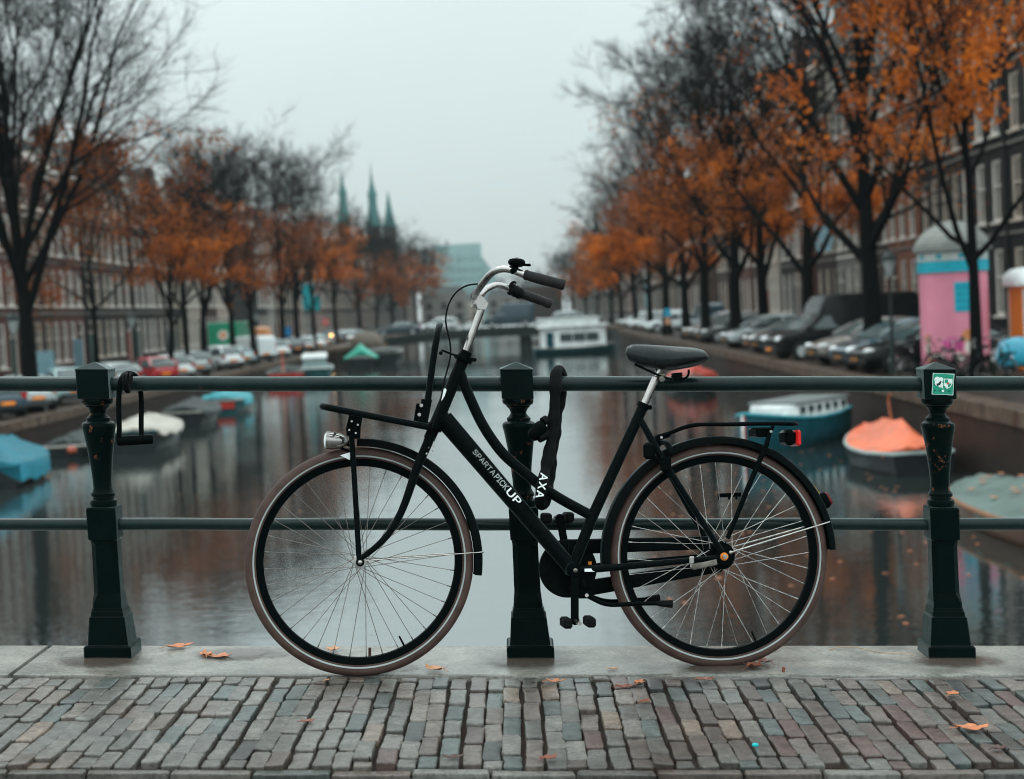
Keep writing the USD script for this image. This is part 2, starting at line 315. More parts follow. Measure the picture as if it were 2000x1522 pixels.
for c in range(-90, 91):
    x = c * PITCH_B + 0.004 * math.sin(c * 1.7)
    y = KERB0 - 0.016 - (0.03 if x > 0.35 else 0.004)
    first = RNG.uniform(0.25, 1.0)
    wcol = 0.0488 + RNG.normal() * 0.0013
    while y > EDGE_Y + 0.045:
        L = (0.178 + RNG.normal() * 0.009) * first; first = 1.0
        if y - L < EDGE_Y + 0.03: L = y - EDGE_Y - 0.006
        if L < 0.03: break
        cells.append((x + RNG.normal() * 0.0015, y - L / 2, L, wcol, RNG.normal() * 0.0026, RNG.normal() * 0.018))
        y -= L + 0.0098 + abs(RNG.normal()) * 0.002
def tone(x):
    w = BRICK_W.copy()
    k = np.clip((x + 0.2) / 1.3, -0.6, 1)
    w *= np.array([1 - .5 * k, 1 - .75 * k, 1, 1 - .3 * k, 1 + .8 * k, 1 + 1.3 * k, 1 + .9 * k, 1, 1 + k, 1 + 1.5 * k, 1 + 1.6 * k])
    return w / w.sum()
inview = sorted(cells, key=lambda q: -abs(q[0]))
spare = []
for q in cells:
    x, y, L, wd, dz, rot = q; sd += 1
    m = move(brick(L, wd, sd), (x, y, dz), rot)
    vis = abs(x) < 0.33 * y + 0.03
    mt = BRICK_MATS[RNG.choice(len(BRICK_MATS), p=tone(x))]
    if vis: obj('brick', m, mt, paving, smooth=50)
    else: spare.append(m)
# edging course along the road, and the thin closing course along the kerb
x = -4.9
while x < 4.9:
    L = 0.195 + RNG.normal() * 0.008; sd += 1
    m = move(brick(L, 0.040, sd), (x + L / 2, EDGE_Y - 0.016, -0.007 + RNG.normal() * 0.002), math.pi / 2 + RNG.normal() * 0.006)
    mt = BRICK_MATS[RNG.choice([0, 1, 2, 4, 7])]
    if abs(x + .1) < 1.55: obj('edging_brick', m, mt, paving, smooth=50)
    else: spare.append(m)
    x += L + 0.006
x = 0.33
while x < 4.9:
    L = 0.195 + RNG.normal() * 0.008; sd += 1
    m = move(brick(L, 0.026, sd), (x + L / 2, KERB0 - 0.017, -0.003 + RNG.normal() * 0.002), math.pi / 2 + RNG.normal() * 0.004)
    mt = BRICK_MATS[RNG.choice([0, 2, 4, 5])]
    if x < 1.75: obj('closing_brick', m, mt, paving, smooth=50)
    else: spare.append(m)
    x += L + 0.006
for k in range(5): obj('bricks_beyond', join(*spare[k::5]), BRICK_MATS[(0, 1, 2, 4, 5)[k]], paving, smooth=False, kind='stuff')

# ------------------------------------------------------------------ railing
railing = thing('bridge_railing', 'dark green iron railing with turned posts and two round rails across the bridge', 'railing', DECK_O, cols=DECK)
POST_Y = on_deck(1000, 1290)[1] + .0765
DYP = 5.385 - POST_Y
deck_z = lambda p: float((p - DECK_O) @ DZ)
PZ = deck_z(at_y(1007, 707, POST_Y)) / .9725
post_x = [on_deck(px, 1289)[0] * POST_Y / on_deck(px, 1289)[1] for px in (222, 1037, 1849)]
SP = (post_x[2] - post_x[0]) / 2
post_all = [post_x[0] - 2 * SP, post_x[0] - SP] + post_x + [post_x[2] + SP, post_x[2] + 2 * SP]
def plumb(m):      # posts stand plumb in the world although the deck slopes
    v = np.array(m[0], float); v[:, 2] *= PZ; v[:, 0] -= v[:, 2] * math.tan(ROLL); return v, m[1]
def post_parts(x):
    c = (x, POST_Y, 0)
    up = lambda m: (lambda q: (q[0] + np.array(c), q[1]))(plumb(m))
    plinth = squares([(0.0, .0765, .004), (.040, .0765, .004), (.046, .071, .004), (.046, .0655, .004), (.132, .0575, .004), (.136, .0575, .004), (.140, .0535, .004), (.154, .0515, .004), (.157, .0495, .004), (.166, .0480, .006)])
    column = squares([(.162, .0465, .004), (.185, .0460, .006), (.215, .0430, .017), (.37, .0415, .016), (.386, .0425, .010), (.392, .0470, .003), (.490, .0475, .003), (.497, .0455, .006)])
    shaft = lathe([(.036, .495), (.0425, .499), (.0445, .508), (.0425, .518), (.0345, .523), (.033, .528), (.0385, .531), (.0390, .540), (.034, .546), (.0300, .556), (.0305, .58), (.0345, .63), (.0420, .69), (.0505, .742), (.0540, .757), (.0545, .764), (.0525, .771), (.046, .776), (.038, .778),
                   (.0385, .781), (.0385, .7885), (.033, .793), (.0265, .801), (.0255, .807), (.030, .818), (.0385, .826), (.0400, .833)], 28)
    neck = lathe([(.040, .830), (.0475, .834), (.0510, .842), (.0500, .852), (.044, .858), (.030, .862)], 28)
    cap = squares([(.852, .047, .003), (.8545, .0515, .003), (.945, .0520, .003), (.9465, .0535, .002), (.9500, .0535, .002), (.9725, .0015, .001)])
    return up(plinth), up(column), up(shaft), up(neck), up(cap)
RUSTY = [plain('rust_spots', (0.20, 0.065, 0.028), 0.75, var=0.5, scale=60)]
sticker_post = None
for k, x in enumerate(post_all):
    pl, co, sh, ne, ca = post_parts(x)
    p = obj('post', sh, WORN_PAINT, railing, smooth=32, label='turned tapering post')
    obj('plinth', pl, RAIL_PAINT, p); obj('column', co, RAIL_PAINT, p); obj('neck_ring', ne, WORN_PAINT, p, smooth=40); obj('post_cap', ca, CAP_PAINT, p)
    if k == 4: sticker_post = (p, x)
R_TOP, R_MID = 0.0245, 0.0203
H_TOP, H_MID = deck_z(at_y(1000, 750, POST_Y)), deck_z(at_y(1000, 1024, POST_Y))
for h, r, inset in ((H_TOP, R_TOP, .050), (H_MID, R_MID, .045)):
    for a, b_ in zip(post_all[:-1], post_all[1:]):
        sx = h * math.tan(ROLL)
        n = 40; xx = np.linspace(a - sx + inset, b_ - sx - inset, n)
        obj('top_rail' if h > 0.6 else 'middle_rail', tube(np.stack([xx, np.full(n, POST_Y), h + 0.0008 * np.sin(xx * 9)], 1), r, 28), WET_RAIL, railing, smooth=40)
# the green sticker on the right post: border, field, a clover and a shield
def plate(poly, h, x, z, y):
    v, f = prism(poly, h); return np.stack([v[:, 0] + x, y - v[:, 2], v[:, 1] + z], 1), f
px_, sx_ = sticker_post
_front = POST_Y - 0.0525
_sx, _sz = sx_ - 0.90 * math.tan(ROLL) + 0.0085, 0.902 * PZ
ST = lambda n, c, r=0.4: plain(n, c, r, var=0.1, scale=200)
S_GREEN, S_DARK, S_WHITE, S_RED, S_BLACK = ST('sticker_green', (0.016, 0.24, 0.15)), ST('sticker_dark_green', (0.01, 0.10, 0.065)), ST('sticker_white', (0.62, 0.70, 0.66)), ST('sticker_red', (0.50, 0.05, 0.03)), ST('sticker_black', (0.01, 0.02, 0.02))
sq = lambda a, b_, w, h: Polygon([(a, b_), (a + w, b_), (a + w, b_ + h), (a, b_ + h)])
_rot = -0.045
def stk(poly, h, mt, name):
    from shapely import affinity
    obj(name, plate(affinity.rotate(poly, _rot * 57.3, origin=(0, 0)), h, _sx, _sz, _front), mt, px_)
stk(sq(-.0345, -.0345, .069, .069), .0006, S_WHITE, 'sticker')
stk(sq(-.0328, -.0328, .0656, .0656), .0010, S_GREEN, 'sticker_field')
for k in range(12):
    a, b_ = (k % 4) * .0155 - .027, (k // 4) * .02 - .026
    stk(Polygon([(a, b_), (a + .006, b_ + .004), (a + .003, b_ + .009), (a - .003, b_ + .004)]), .0013, S_DARK, 'sticker_pattern')
clover = Point(-.020, .014).buffer(.009).union(Point(-.008, .014).buffer(.008)).union(Point(-.019, .002).buffer(.008)).union(Point(-.008, -.002).buffer(.009)).union(Polygon([(-.014, .005), (-.002, -.014), (.001, -.013), (-.009, .006)]))
stk(clover, .0018, S_WHITE, 'clover_emblem')
stk(Polygon([(-.022, .0), (-.016, .002), (-.009, .010), (-.005, .008), (-.010, -.003), (-.019, -.006)]), .0022, S_BLACK, 'emblem_detail')
shield = Polygon([(.002, .018), (.029, .018), (.030, .002), (.024, -.009), (.013, -.015), (.003, -.004)])
stk(shield, .0018, S_WHITE, 'shield_emblem')
stk(Polygon([(.0045, .0155), (.015, .0155), (.015, .004), (.0045, .004)]), .0022, S_GREEN, 'emblem_detail')
stk(Polygon([(.016, .003), (.0275, .003), (.022, -.0075), (.016, -.010)]), .0022, S_GREEN, 'emblem_detail')
stk(Point(.0155, .0035).buffer(.0035), .0026, S_RED, 'emblem_detail')
stk(Point(.001, -.022).buffer(.004), .0018, S_WHITE, 'emblem_detail')

# damp films whose dark colour also paints contact shade at post feet and tyres
FILM = mat('damp_contact_shade', {'tc': ('texture_coordinate', {}), 'mp': ('mapping', {'scale': (1.0, 1.6, 0.0)}), 'ln': ('vector_math', {'math_type': 'length'}), 'n': ('noise_texture', {'scale': 16.0, 'detail': 5.0, 'roughness': 0.65}),
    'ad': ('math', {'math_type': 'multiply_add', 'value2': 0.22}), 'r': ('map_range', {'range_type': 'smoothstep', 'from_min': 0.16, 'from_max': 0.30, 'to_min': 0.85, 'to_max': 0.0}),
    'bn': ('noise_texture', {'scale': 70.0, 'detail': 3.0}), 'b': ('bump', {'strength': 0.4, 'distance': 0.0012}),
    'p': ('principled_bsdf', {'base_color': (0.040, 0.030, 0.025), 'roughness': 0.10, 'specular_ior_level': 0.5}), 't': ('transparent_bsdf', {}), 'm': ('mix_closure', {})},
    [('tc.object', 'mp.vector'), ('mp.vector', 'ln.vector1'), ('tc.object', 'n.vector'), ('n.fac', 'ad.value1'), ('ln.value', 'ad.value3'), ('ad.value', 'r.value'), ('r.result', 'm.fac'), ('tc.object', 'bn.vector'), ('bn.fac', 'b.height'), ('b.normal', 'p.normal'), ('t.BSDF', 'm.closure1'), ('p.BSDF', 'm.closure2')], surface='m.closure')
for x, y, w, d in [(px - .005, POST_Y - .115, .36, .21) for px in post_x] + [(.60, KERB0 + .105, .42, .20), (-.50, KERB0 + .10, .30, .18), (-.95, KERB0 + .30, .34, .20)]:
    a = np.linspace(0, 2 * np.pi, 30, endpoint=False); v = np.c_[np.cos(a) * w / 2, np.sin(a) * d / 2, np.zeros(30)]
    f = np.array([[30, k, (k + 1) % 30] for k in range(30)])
    o = obj('damp_contact_shade', (np.vstack([v, [0, 0, 0]]), f), FILM, kerb); UsdGeom.Xformable(o).AddTranslateOp().Set(Gf.Vec3d(float(x), float(y), .0085))
# ------------------------------------------------------------------ the bicycle (its frame: x from front to rear wheel, y away from us, z up in its own leaning plane)
def deck_to_world(q): return DECK_O + DX * q[0] + DY * q[1] + DZ * q[2]
CF, CR = deck_to_world(on_deck(702.5, 1321)), deck_to_world(on_deck(1403, 1304))
BU = CR - CF; WHEELBASE = np.linalg.norm(BU); BU /= WHEELBASE
LEAN = math.radians(5.5)
_z = np.array([0, 0, 1.0]) - BU * BU[2]; _z /= np.linalg.norm(_z)
_away = np.cross(_z, BU)
BV = _z * math.cos(LEAN) + _away * math.sin(LEAN); BN = np.cross(BU, BV)      # BN points towards us
BIKE = (BU, -BN, BV)
def B(px, py, n=0.0):
    p = hit(px, py, CF + BN * n, BN) - CF
    return np.array([p @ BU, -n, p @ BV])
def BL(pts, n=0.0): return np.array([B(*q, *([n] if len(q) == 2 else [])) for q in pts])

def bicycle_parts(bk):
    RT = 0.3535
    # ---------------- wheels
    def wheel(cx, cz, flange, hub_r, hub_w, spoke_mat, phase, drum):
        c = np.array([cx, 0, cz])
        a = np.linspace(0, 2 * np.pi, 120, endpoint=False)
        circ = lambda r: np.stack([cx + r * np.cos(a), np.zeros(120), cz + r * np.sin(a)], 1)
        def ring(prof, closed=True):   # prof: (radius, y)
            return loft(np.array([np.stack([cx + r * np.cos(a), np.full(120, y), cz + r * np.sin(a)], 1) for r, y in prof + prof[:1]]), False, False)
        rim = obj('wheel', ring([(.2945, -.006), (.2965, -.0115), (.312, -.0142), (.3185, -.0150), (.3185, .0150), (.312, .0142), (.2965, .0115), (.2945, .006)]), GLOSS_BLACK, bk, smooth=30)
        tp = []
        for t in np.linspace(0, 2 * np.pi, 22, endpoint=False):
            r_, y_ = .3330 + .0205 * math.cos(t), .0225 * math.sin(t)
            tp.append((r_, y_))
        obj('tyre', ring(tp), BROWN_TYRE, rim, smooth=60)
        for s in (-1, 1):
            obj('reflective_stripe', ring([(.3232, s * .0205), (.3238, s * .0213), (.3270, s * .0228), (.3282, s * .0226), (.3282, s * .0205)]), STRIPE, rim, smooth=60)
        hub = [lathe([(hub_r * .55, -hub_w), (hub_r * .6, -hub_w * .93), (flange, -hub_w * .9), (flange, -hub_w * .8), (hub_r, -hub_w * .7), (hub_r, hub_w * .7), (flange, hub_w * .8), (flange, hub_w * .9), (hub_r * .6, hub_w * .93), (hub_r * .55, hub_w)], 24)]
        v, f = join(*hub); obj('hub', (np.stack([v[:, 0] + cx, v[:, 2], v[:, 1] + cz], 1), f), GLOSS_BLACK if drum else CHROME, rim, smooth=35)
        N = 36
        for k in range(N):
            side = 1 if k % 2 else -1
            t = 2 * np.pi * (k + phase) / N
            lead = (1 if (k // 2) % 2 else -1) * (1.02 if not drum else 0.9)
            h = np.array([cx + flange * .93 * math.cos(t + lead), side * hub_w * .85, cz + flange * .93 * math.sin(t + lead)])
            e = np.array([cx + .2955 * math.cos(t), side * .0025, cz + .2955 * math.sin(t)])
            d = (e - h); e2 = e - d / np.linalg.norm(d) * 0.014
            obj('spoke', join(tube([h, e], .00105, 5), tube([e2, e], .0019, 5)), spoke_mat, rim, smooth=True)
        # valve
        t = phase * 0.3 - 1.2
        obj('valve', tube([(cx + .296 * math.cos(t), 0, cz + .296 * math.sin(t)), (cx + .262 * math.cos(t), 0, cz + .262 * math.sin(t))], [.0033, .0028], 8), GLOSS_BLACK, rim)
        return c
    fc = B(702.8, 1096.5); rc = B(1403.5, 1085)
    fcx, fcz, rcx, rcz = fc[0], RT, rc[0], RT
    wheel(fcx, fcz, .021, .014, .036, DULL_STEEL, 0.35, False)
    wheel(rcx, rcz, .043, .035, .045, STEEL, 0.1, True)
    F, R = np.array([fcx, 0, fcz]), np.array([rcx, 0, rcz])
    sd = lambda p, n: np.array([p[0], -n, p[2]])
    # ---------------- frame
    bb = B(1117, 1112); st_top = B(1258.5, 789); ht_top, ht_bot = B(903, 706), B(848, 836)
    tube_ = lambda pts, r, n=18: tube(pts, r, n)
    dt0, dt1 = B(866, 818), B(1112, 1106)
    DTr = (.0300, .0240)
    frame = obj('frame', tube_(np.linspace(dt0, dt1, 10), np.linspace(DTr[0], DTr[1], 10), 26), BLACK_PAINT, bk, smooth=35)
    obj('head_tube', tube_([B(905.5, 700), ht_bot], [.0195, .0205]), BLACK_PAINT, frame, smooth=35)
    obj('top_tube', tube_(spl(BL([(897, 722), (907.6, 753), (922, 787), (940, 825), (962.6, 861), (987, 891), (1013.5, 914), (1042, 938), (1076, 963), (1115, 986), (1158, 1009)]), 40), .0165), BLACK_PAINT, frame, smooth=35)
    obj('seat_tube', tube_([st_top, B(1158, 1007), bb], [.0172, .0175, .0175]), BLACK_PAINT, frame, smooth=35)
    obj('bottom_bracket', tube_([bb + [0, -.036, 0], bb + [0, .036, 0]], .023, 20), BLACK_PAINT, frame, smooth=35)
    obj('gusset', tube_([B(862, 812), B(880, 838)], [.022, .026], 16), BLACK_PAINT, frame, smooth=40)
    for s in (1, -1):
        top = B(1252, 822, s * .016); bend = B(1292, 896, s * .052); end = sd(R, s * .068) + [-.004, 0, .012]
        obj('seat_stay', tube_([top, top * .5 + bend * .5 + [0, -s * .006, 0], bend, (bend + end) / 2, end], [.0105, .0108, .0108, .010, .009]), BLACK_PAINT, frame, smooth=40)
        a0 = bb + [.012, -s * .03, -.002]; e0 = sd(R, s * .066) + [-.012, 0, -.004]
        obj('chain_stay', tube_([a0, a0 * .75 + e0 * .25 + [0, -s * .022, 0], a0 * .4 + e0 * .6 + [0, -s * .012, 0], e0], [.0115, .0112, .0100, .0085]), BLACK_PAINT, frame, smooth=40)
        v, f = cyl((0, 0, 0), (0, 0.006, 0), .026, 20)
        obj('dropout', (v * [1, 1, 1] + sd(R, s * .070), f), GLOSS_BLACK, frame, smooth=30)
        obj('axle_nut', join(cyl(sd(R, s * .072), sd(R, s * .088), .0075, 6), cyl(sd(R, s * .080), sd(R, s * .096), .0042, 10)), CHROME, frame, smooth=20)
    obj('washer', lathe_y(.0125, .0035, sd(R, .0745)), ORANGE_PLASTIC, frame, smooth=30, label='orange plastic washer')
    obj('seat_clamp', join(tube_([B(1254.5, 797), B(1258.5, 789)], .0205, 18), cyl(B(1263, 796, .012), B(1263, 796, -.012), .006, 10), box(B(1268, 796), (.016, .014, .014), .002)), GLOSS_BLACK, frame, smooth=35)
    # headset
    ax = (B(905.5, 700) - ht_bot); ax /= np.linalg.norm(ax)
    h0 = B(905.5, 700)
    obj('headset', join(tube([h0 - ax * .012, h0 - ax * .010, h0 - ax * .002, h0 + ax * .002, h0 + ax * .003, h0 + ax * .010, h0 + ax * .011, h0 + ax * .024, h0 + ax * .025], [.021, .0285, .0300, .029, .021, .021, .0185, .0180, .013], 24),
                        box(h0 + [.03, 0, -.006], (.02, .03, .012), .003)), GLOSS_BLACK, frame, smooth=30)
    hb = ht_bot
    obj('lower_headset', tube([hb + ax * .012, hb + ax * .01, hb, hb - ax * .006, hb - ax * .007], [.021, .0245, .0255, .024, .019], 24), GLOSS_BLACK, frame, smooth=30)
    obj('head_badge', (lambda m: (m[0] @ np.array([[1, 0, 0], [0, 0, 1], [0, 1, 0]]) + B(866, 770, .0185), m[1]))(prism(Polygon([(-.006, -.022), (.004, -.006), (.010, .012), (.008, .018), (-.001, .016), (-.004, .0)]), .002)), WHITE_PRINT, frame)
    # lettering on the big tube, wrapped round it
    def lettering(text, p_start, p_end, height, mt, name, bold=False, lift=0.0009, squeeze=None):
        v, f = (lambda m: (np.array(m.vertices), np.array(m.faces)))(meshkit.text_mesh(text, height, 0.0006, bold))
        a, b_ = B(*p_start), B(*p_end); d = b_ - a; L = np.linalg.norm(d); d /= L
        w = v[:, 0].max() - v[:, 0].min(); v[:, 0] = (v[:, 0] - v[:, 0].min()) * L / w
        v, f = trimesh.remesh.subdivide_to_size(v, f, 0.007, max_iter=12)
        axis0, axis1 = dt0, dt1; ad = (axis1 - axis0); AL = np.linalg.norm(ad); ad /= AL
        upv = np.array([ad[2], 0, -ad[0]]); upv = upv if upv[2] > 0 else -upv
        P = a + d * v[:, :1] + upv * (v[:, 1:2] - height / 2)
        rel = P - axis0; t = rel @ ad; hgt = rel @ upv
        rad = DTr[0] + (DTr[1] - DTr[0]) * t / AL
        nn = np.sqrt(np.maximum(rad ** 2 - hgt ** 2, 1e-6)) + lift + v[:, 2]
        P[:, 1] = -nn
        obj(name, (P, f), mt, frame)
    o = 3.5
    lettering('SPARTA', (921 + o, 884 - o), (961 + o, 930 - o), .0165, GREY_PRINT, 'lettering', False)
    lettering('PICK', (963 + o, 932 - o), (985.5 + o, 958 - o), .0185, GREY_PRINT, 'lettering', True)
    lettering('UP', (987 + o, 960 - o), (1010 + o, 986 - o), .0225, WHITE_PRINT, 'lettering', True)
    # ---------------- fork
    fork = obj('fork', join(tube_([hb, B(838, 858)], [.0185, .0185]), tube_([B(838, 858, .052), B(838, 858, -.052)], .0155)), BLACK_PAINT, bk, smooth=40)
    for s in (1, -1):
        pts = BL([(841, 850), (831, 876), (818, 905), (800, 957), (781, 1006), (757, 1045), (730, 1072), (706, 1090)], s * .051)
        obj('fork_blade', tube_(spl(pts, 30), np.linspace(.0158, .0085, 30)), BLACK_PAINT, fork, smooth=40)
        v, f = cyl((0, -.004, 0), (0, .004, 0), .013, 18)
        obj('fork_end', (v + sd(F, s * .052), f), GLOSS_BLACK, fork, smooth=30)
        obj('axle_cap', ball(sd(F, s * .061), .0075, 2, (1, .7, 1)), CHROME, fork, smooth=True)
    for k, (px, py) in enumerate([(833, 886), (836, 874), (846, 872), (845, 881)]):
        obj('fork_bolt', cyl(B(px, py, .046), B(px, py, .064), .0035, 8), CHROME, fork, smooth=20)
    # ---------------- mudguards
    def guard(c, r, a0, a1, w, thick=.0016, depth=.023):
        aa = np.linspace(a0, a1, 60)
        prof = []
        for t in np.linspace(-1, 1, 13): prof.append((w * math.sin(t * 1.5708) ** 1 if abs(t) < .99 else w * np.sign(t), -depth * abs(t) ** 4))
        prof += [(y, z - thick) for y, z in prof[::-1]]
        return loft(np.array([[(c[0] + (r + z) * math.cos(a), y, c[2] + (r + z) * math.sin(a)) for y, z in prof] for a in aa]))
    rd = math.radians
    fg = obj('mudguard', guard(F, .3815, rd(91), rd(-7.5), .0285), BLACK_PAINT, bk, smooth=40, label='short front mudguard')
    for s in (1, -1):
        pts = [sd(F, s * .056) + [.016, 0, .004], F + [.3815 * math.cos(rd(3.6)), -s * .029, .3815 * math.sin(rd(3.6))]]
        obj('mudguard_stay', join(tube(pts, .0020, 8), ball(pts[1], .0035, 1)), STEEL, fg, smooth=True)
    rg = obj('mudguard', guard(R, .3790, rd(186), rd(2), .0300), BLACK_PAINT, bk, smooth=40, label='long rear mudguard')
    for s in (1, -1):
        pts = [sd(R, s * .070) + [.022, 0, .012], R + [.371 * math.cos(rd(16.0)), -s * .029, .371 * math.sin(rd(16.0))]]
        obj('mudguard_stay', join(tube(pts, .0024, 8), ball(pts[0], .006, 1)), STEEL, rg, smooth=True)
    p = R + [.381 * math.cos(rd(26)), 0, .381 * math.sin(rd(26))]
    dd = np.array([math.cos(rd(26)), 0, math.sin(rd(26))]); tt = np.array([-dd[2], 0, dd[0]])
    rings = [[p + dd * q + tt * a_ * sc + np.array([0, b_ * sc, 0]) for a_, b_ in superellipse(16, .028, .019, 3)] for q, sc in ((-.006, .8), (.002, 1), (.012, .96), (.018, .85))]
    lamp = obj('rear_reflector', loft(rings), GLOSS_BLACK, rg, smooth=35)
    rings = [[p + dd * q + tt * a_ * sc + np.array([0, b_ * sc, 0]) for a_, b_ in superellipse(16, .026, .018, 3)] for q, sc in ((.016, .9), (.024, .82), (.027, .55))]
    obj('reflector_lens', loft(rings), DARK_RED_LENS, lamp, smooth=35)
    aa = np.linspace(rd(30.0), rd(35.5), 6)
    obj('sticker', loft([[(R[0] + rr * math.cos(a), yy, R[2] + rr * math.sin(a)) for rr, yy in ((.3805, -.018), (.3805, -.001), (.3795, -.001), (.3795, -.018))] for a in aa]), YELLOW_STICKER, rg)
    # ---------------- front carrier
    W2 = .165
    ca, cb_ = B(629, 794), B(836, 835)
    def rail_at(n): return [B(629, 794, n), B(836, 835, n)]
    loop = [B(836, 834, W2), B(800, 827, W2), B(700, 808, W2), B(645, 797, W2), B(632, 794.5, W2 - .02), B(630, 794, W2 - .05), B(630, 794, -W2 + .05), B(632, 794.5, -W2 + .02), B(645, 797, -W2), B(700, 808, -W2), B(836, 834, -W2)]
    carrier = obj('front_carrier', join(tube(loop, .0105, 14), tube([B(836, 834, W2), B(836, 834, -W2)], .0105, 14)), BLACK_PAINT, bk, smooth=50)
    for n in (-.11, -.055, 0, .055, .11):
        obj('slat', sweep([B(634, 796.5, n), B(834, 835, n)], superellipse(12, .014, .004, 4), up=(0, 0, 1)), BLACK_PAINT, carrier, smooth=40)
    obj('crossbar', tube([B(664, 806, W2 - .01), B(664, 806, -W2 + .01)], .006, 10), BLACK_PAINT, carrier, smooth=40)
    for s in (1, -1):
        n = s * .062
        pl = Polygon([tuple(B(px, py)[[0, 2]]) for px, py in ((683, 806), (708, 811), (704, 835), (703, 858), (692, 856), (677, 850), (676, 836))])
        v, f = prism(pl, .004); obj('bracket', (np.stack([v[:, 0], -n - v[:, 2], v[:, 1]], 1), f), GLOSS_BLACK, carrier)
        for px, py in ((687, 823), (699, 830), (682, 840), (695, 846)):
            obj('bolt', cyl(B(px, py, n + .004), B(px, py, n + s * .007 + .002), .0035, 8), CHROME, carrier, smooth=20)
        obj('strut', sweep([B(686.5, 848, n), B(690, 900, n), B(700.5, 1080, s * .058), B(702, 1096, s * .058)], superellipse(12, .0085, .004, 4), up=(0, 1, 0)), BLACK_PAINT, carrier, smooth=40)
    # upright hoop
    hp = [B(828, 825, W2 - .02), B(834, 792, W2 - .02), B(841, 740, W2 - .02), B(848, 690, W2 - .02), B(855, 650, W2 - .03), B(858, 638, W2 - .07), B(858.5, 636, 0), B(858, 638, -W2 + .07), B(855, 650, -W2 + .03), B(848, 690, -W2 + .02), B(841, 740, -W2 + .02), B(834, 792, -W2 + .02), B(828, 825, -W2 + .02)]
    hoop = obj('carrier_hoop', tube(spl(hp, 70), .0105, 14), BLACK_PAINT, carrier, smooth=50)
    for s in (1, -1):
        n = s * (W2 - .02)
        pl = Polygon([tuple(B(px, py)[[0, 2]]) for px, py in ((818, 784), (838, 786), (829, 833), (811, 829))])
        v, f = prism(pl, .004); obj('bracket', (np.stack([v[:, 0], -n - s * .011 - v[:, 2], v[:, 1]], 1), f), GLOSS_BLACK, carrier)
        for px, py in ((823, 792), (819, 810)):
            obj('bolt', cyl(B(px, py, n + s * .012), B(px, py, n + s * .019), .0055, 10), CHROME, carrier, smooth=20)
    obj('stay_wire', tube([B(862, 684, .0), B(880, 691, .0), B(897, 697, .0)], .0032, 8), GLOSS_BLACK, carrier, smooth=40)
    obj('hoop_bar', tube([B(861, 690, W2 - .02), B(861, 690, -W2 + .02)], .006, 10), BLACK_PAINT, carrier, smooth=40)
    # ---------------- headlamp
    p0, p1 = B(636, 860, .02), B(682, 862, .02); d = p1 - p0; L = np.linalg.norm(d); d /= L
    hl = obj('headlamp', tube([p0, p0 + d * .002, p0 + d * .010, p0 + d * .03, p0 + d * .045, p0 + d * .058, p0 + d * .068, p0 + d * .074], [.0270, .0290, .0290, .0270, .0240, .0185, .0110, .004], 28), CHROME, bk, smooth=30)
    obj('lamp_lens', tube([p0 - d * .006, p0 - d * .004, p0, p0 + d * .002], [.006, .018, .0255, .0255], 24), CLEAR_LENS, hl, smooth=60)
    obj('lamp_bracket', join(tube([B(676, 866, .02), B(686, 872, .02), B(692, 868, .02)], .006, 10), tube([B(664, 874, .02), B(690, 886, .02)], .004, 8)), GLOSS_BLACK, hl, smooth=40)
    obj('fork_reflector', (lambda m: (np.stack([m[0][:, 0], -.04 - m[0][:, 2], m[0][:, 1]], 1), m[1]))(prism(Polygon([tuple(B(px, py)[[0, 2]]) for px, py in ((664, 890), (683, 884), (683, 899))]), .006)), CLEAR_LENS, hl)
    # ---------------- stem and bars
    stem = obj('stem', join(tube([B(906, 697), B(941, 601)], [.0112, .0118], 20), tube([B(939.5, 604), B(941.5, 598), B(943, 592)], [.0128, .0135, .0128], 20)), CHROME, bk, smooth=40)
    hd = Polygon([tuple(B(px, py)[[0, 2]]) for px, py in ((932, 604), (947, 606), (953, 594), (944, 583), (936, 575), (925, 573), (918, 580), (920, 590), (929, 594))])
    v, f = prism(hd, .034); obj('stem_clamp', (np.stack([v[:, 0], .017 - v[:, 2], v[:, 1]], 1), f), CHROME, stem, smooth=30)
    obj('clamp_bolt', join(cyl(B(926, 583, .016), B(926, 583, .027), .0085, 14), ball(B(926, 583, .027), .006, 1), cyl(B(921, 596, .012), B(921, 596, -.012), .006, 8)), CHROME, stem, smooth=30)
    near = BL([(925, 582, 0), (927, 577, .05), (936, 563, .12), (952, 542, .18), (966, 530, .215), (985, 525.5, .238), (1004, 529, .255), (1030, 539, .272), (1070, 549, .288), (1100, 556, .296)])
    far = BL([(925, 582, 0), (930, 581, -.05), (939, 577, -.12), (948, 566.5, -.18), (959, 560, -.215), (972, 557.5, -.238), (987, 561, -.255), (1005, 570, -.272), (1045, 583, -.288), (1074, 594, -.296)])
    bar = obj('handlebar', join(tube(spl(near, 60), .0111, 18), tube(spl(far, 60), .0111, 18)), CHROME, stem, smooth=50)
    def grip(a, b_, c):
        P = np.array([B(*a), B(*b_), B(*c)]); P = spl(P, 26); t = np.linspace(0, 1, 26)
        r = .0150 + .0012 * np.sin(t * math.pi) ** 2 + .0004 * np.sin(t * 90); r[:2] = (.0135, .0160); r[-4:] = (.0168, .0172, .0168, .0140)
        return tube(P, r, 18)
    obj('grip', grip((1024, 536.5, .270), (1062, 547, .285), (1103, 557, .297)), GRIP, bar, smooth=45)
    obj('grip', grip((1008, 571, -.274), (1042, 582, -.287), (1076, 595, -.297)), GRIP, bar, smooth=45)
    sh = np.array([B(994, 563, -.262), B(1020, 575.5, -.279)]); t = np.linspace(0, 1, 16)[:, None]
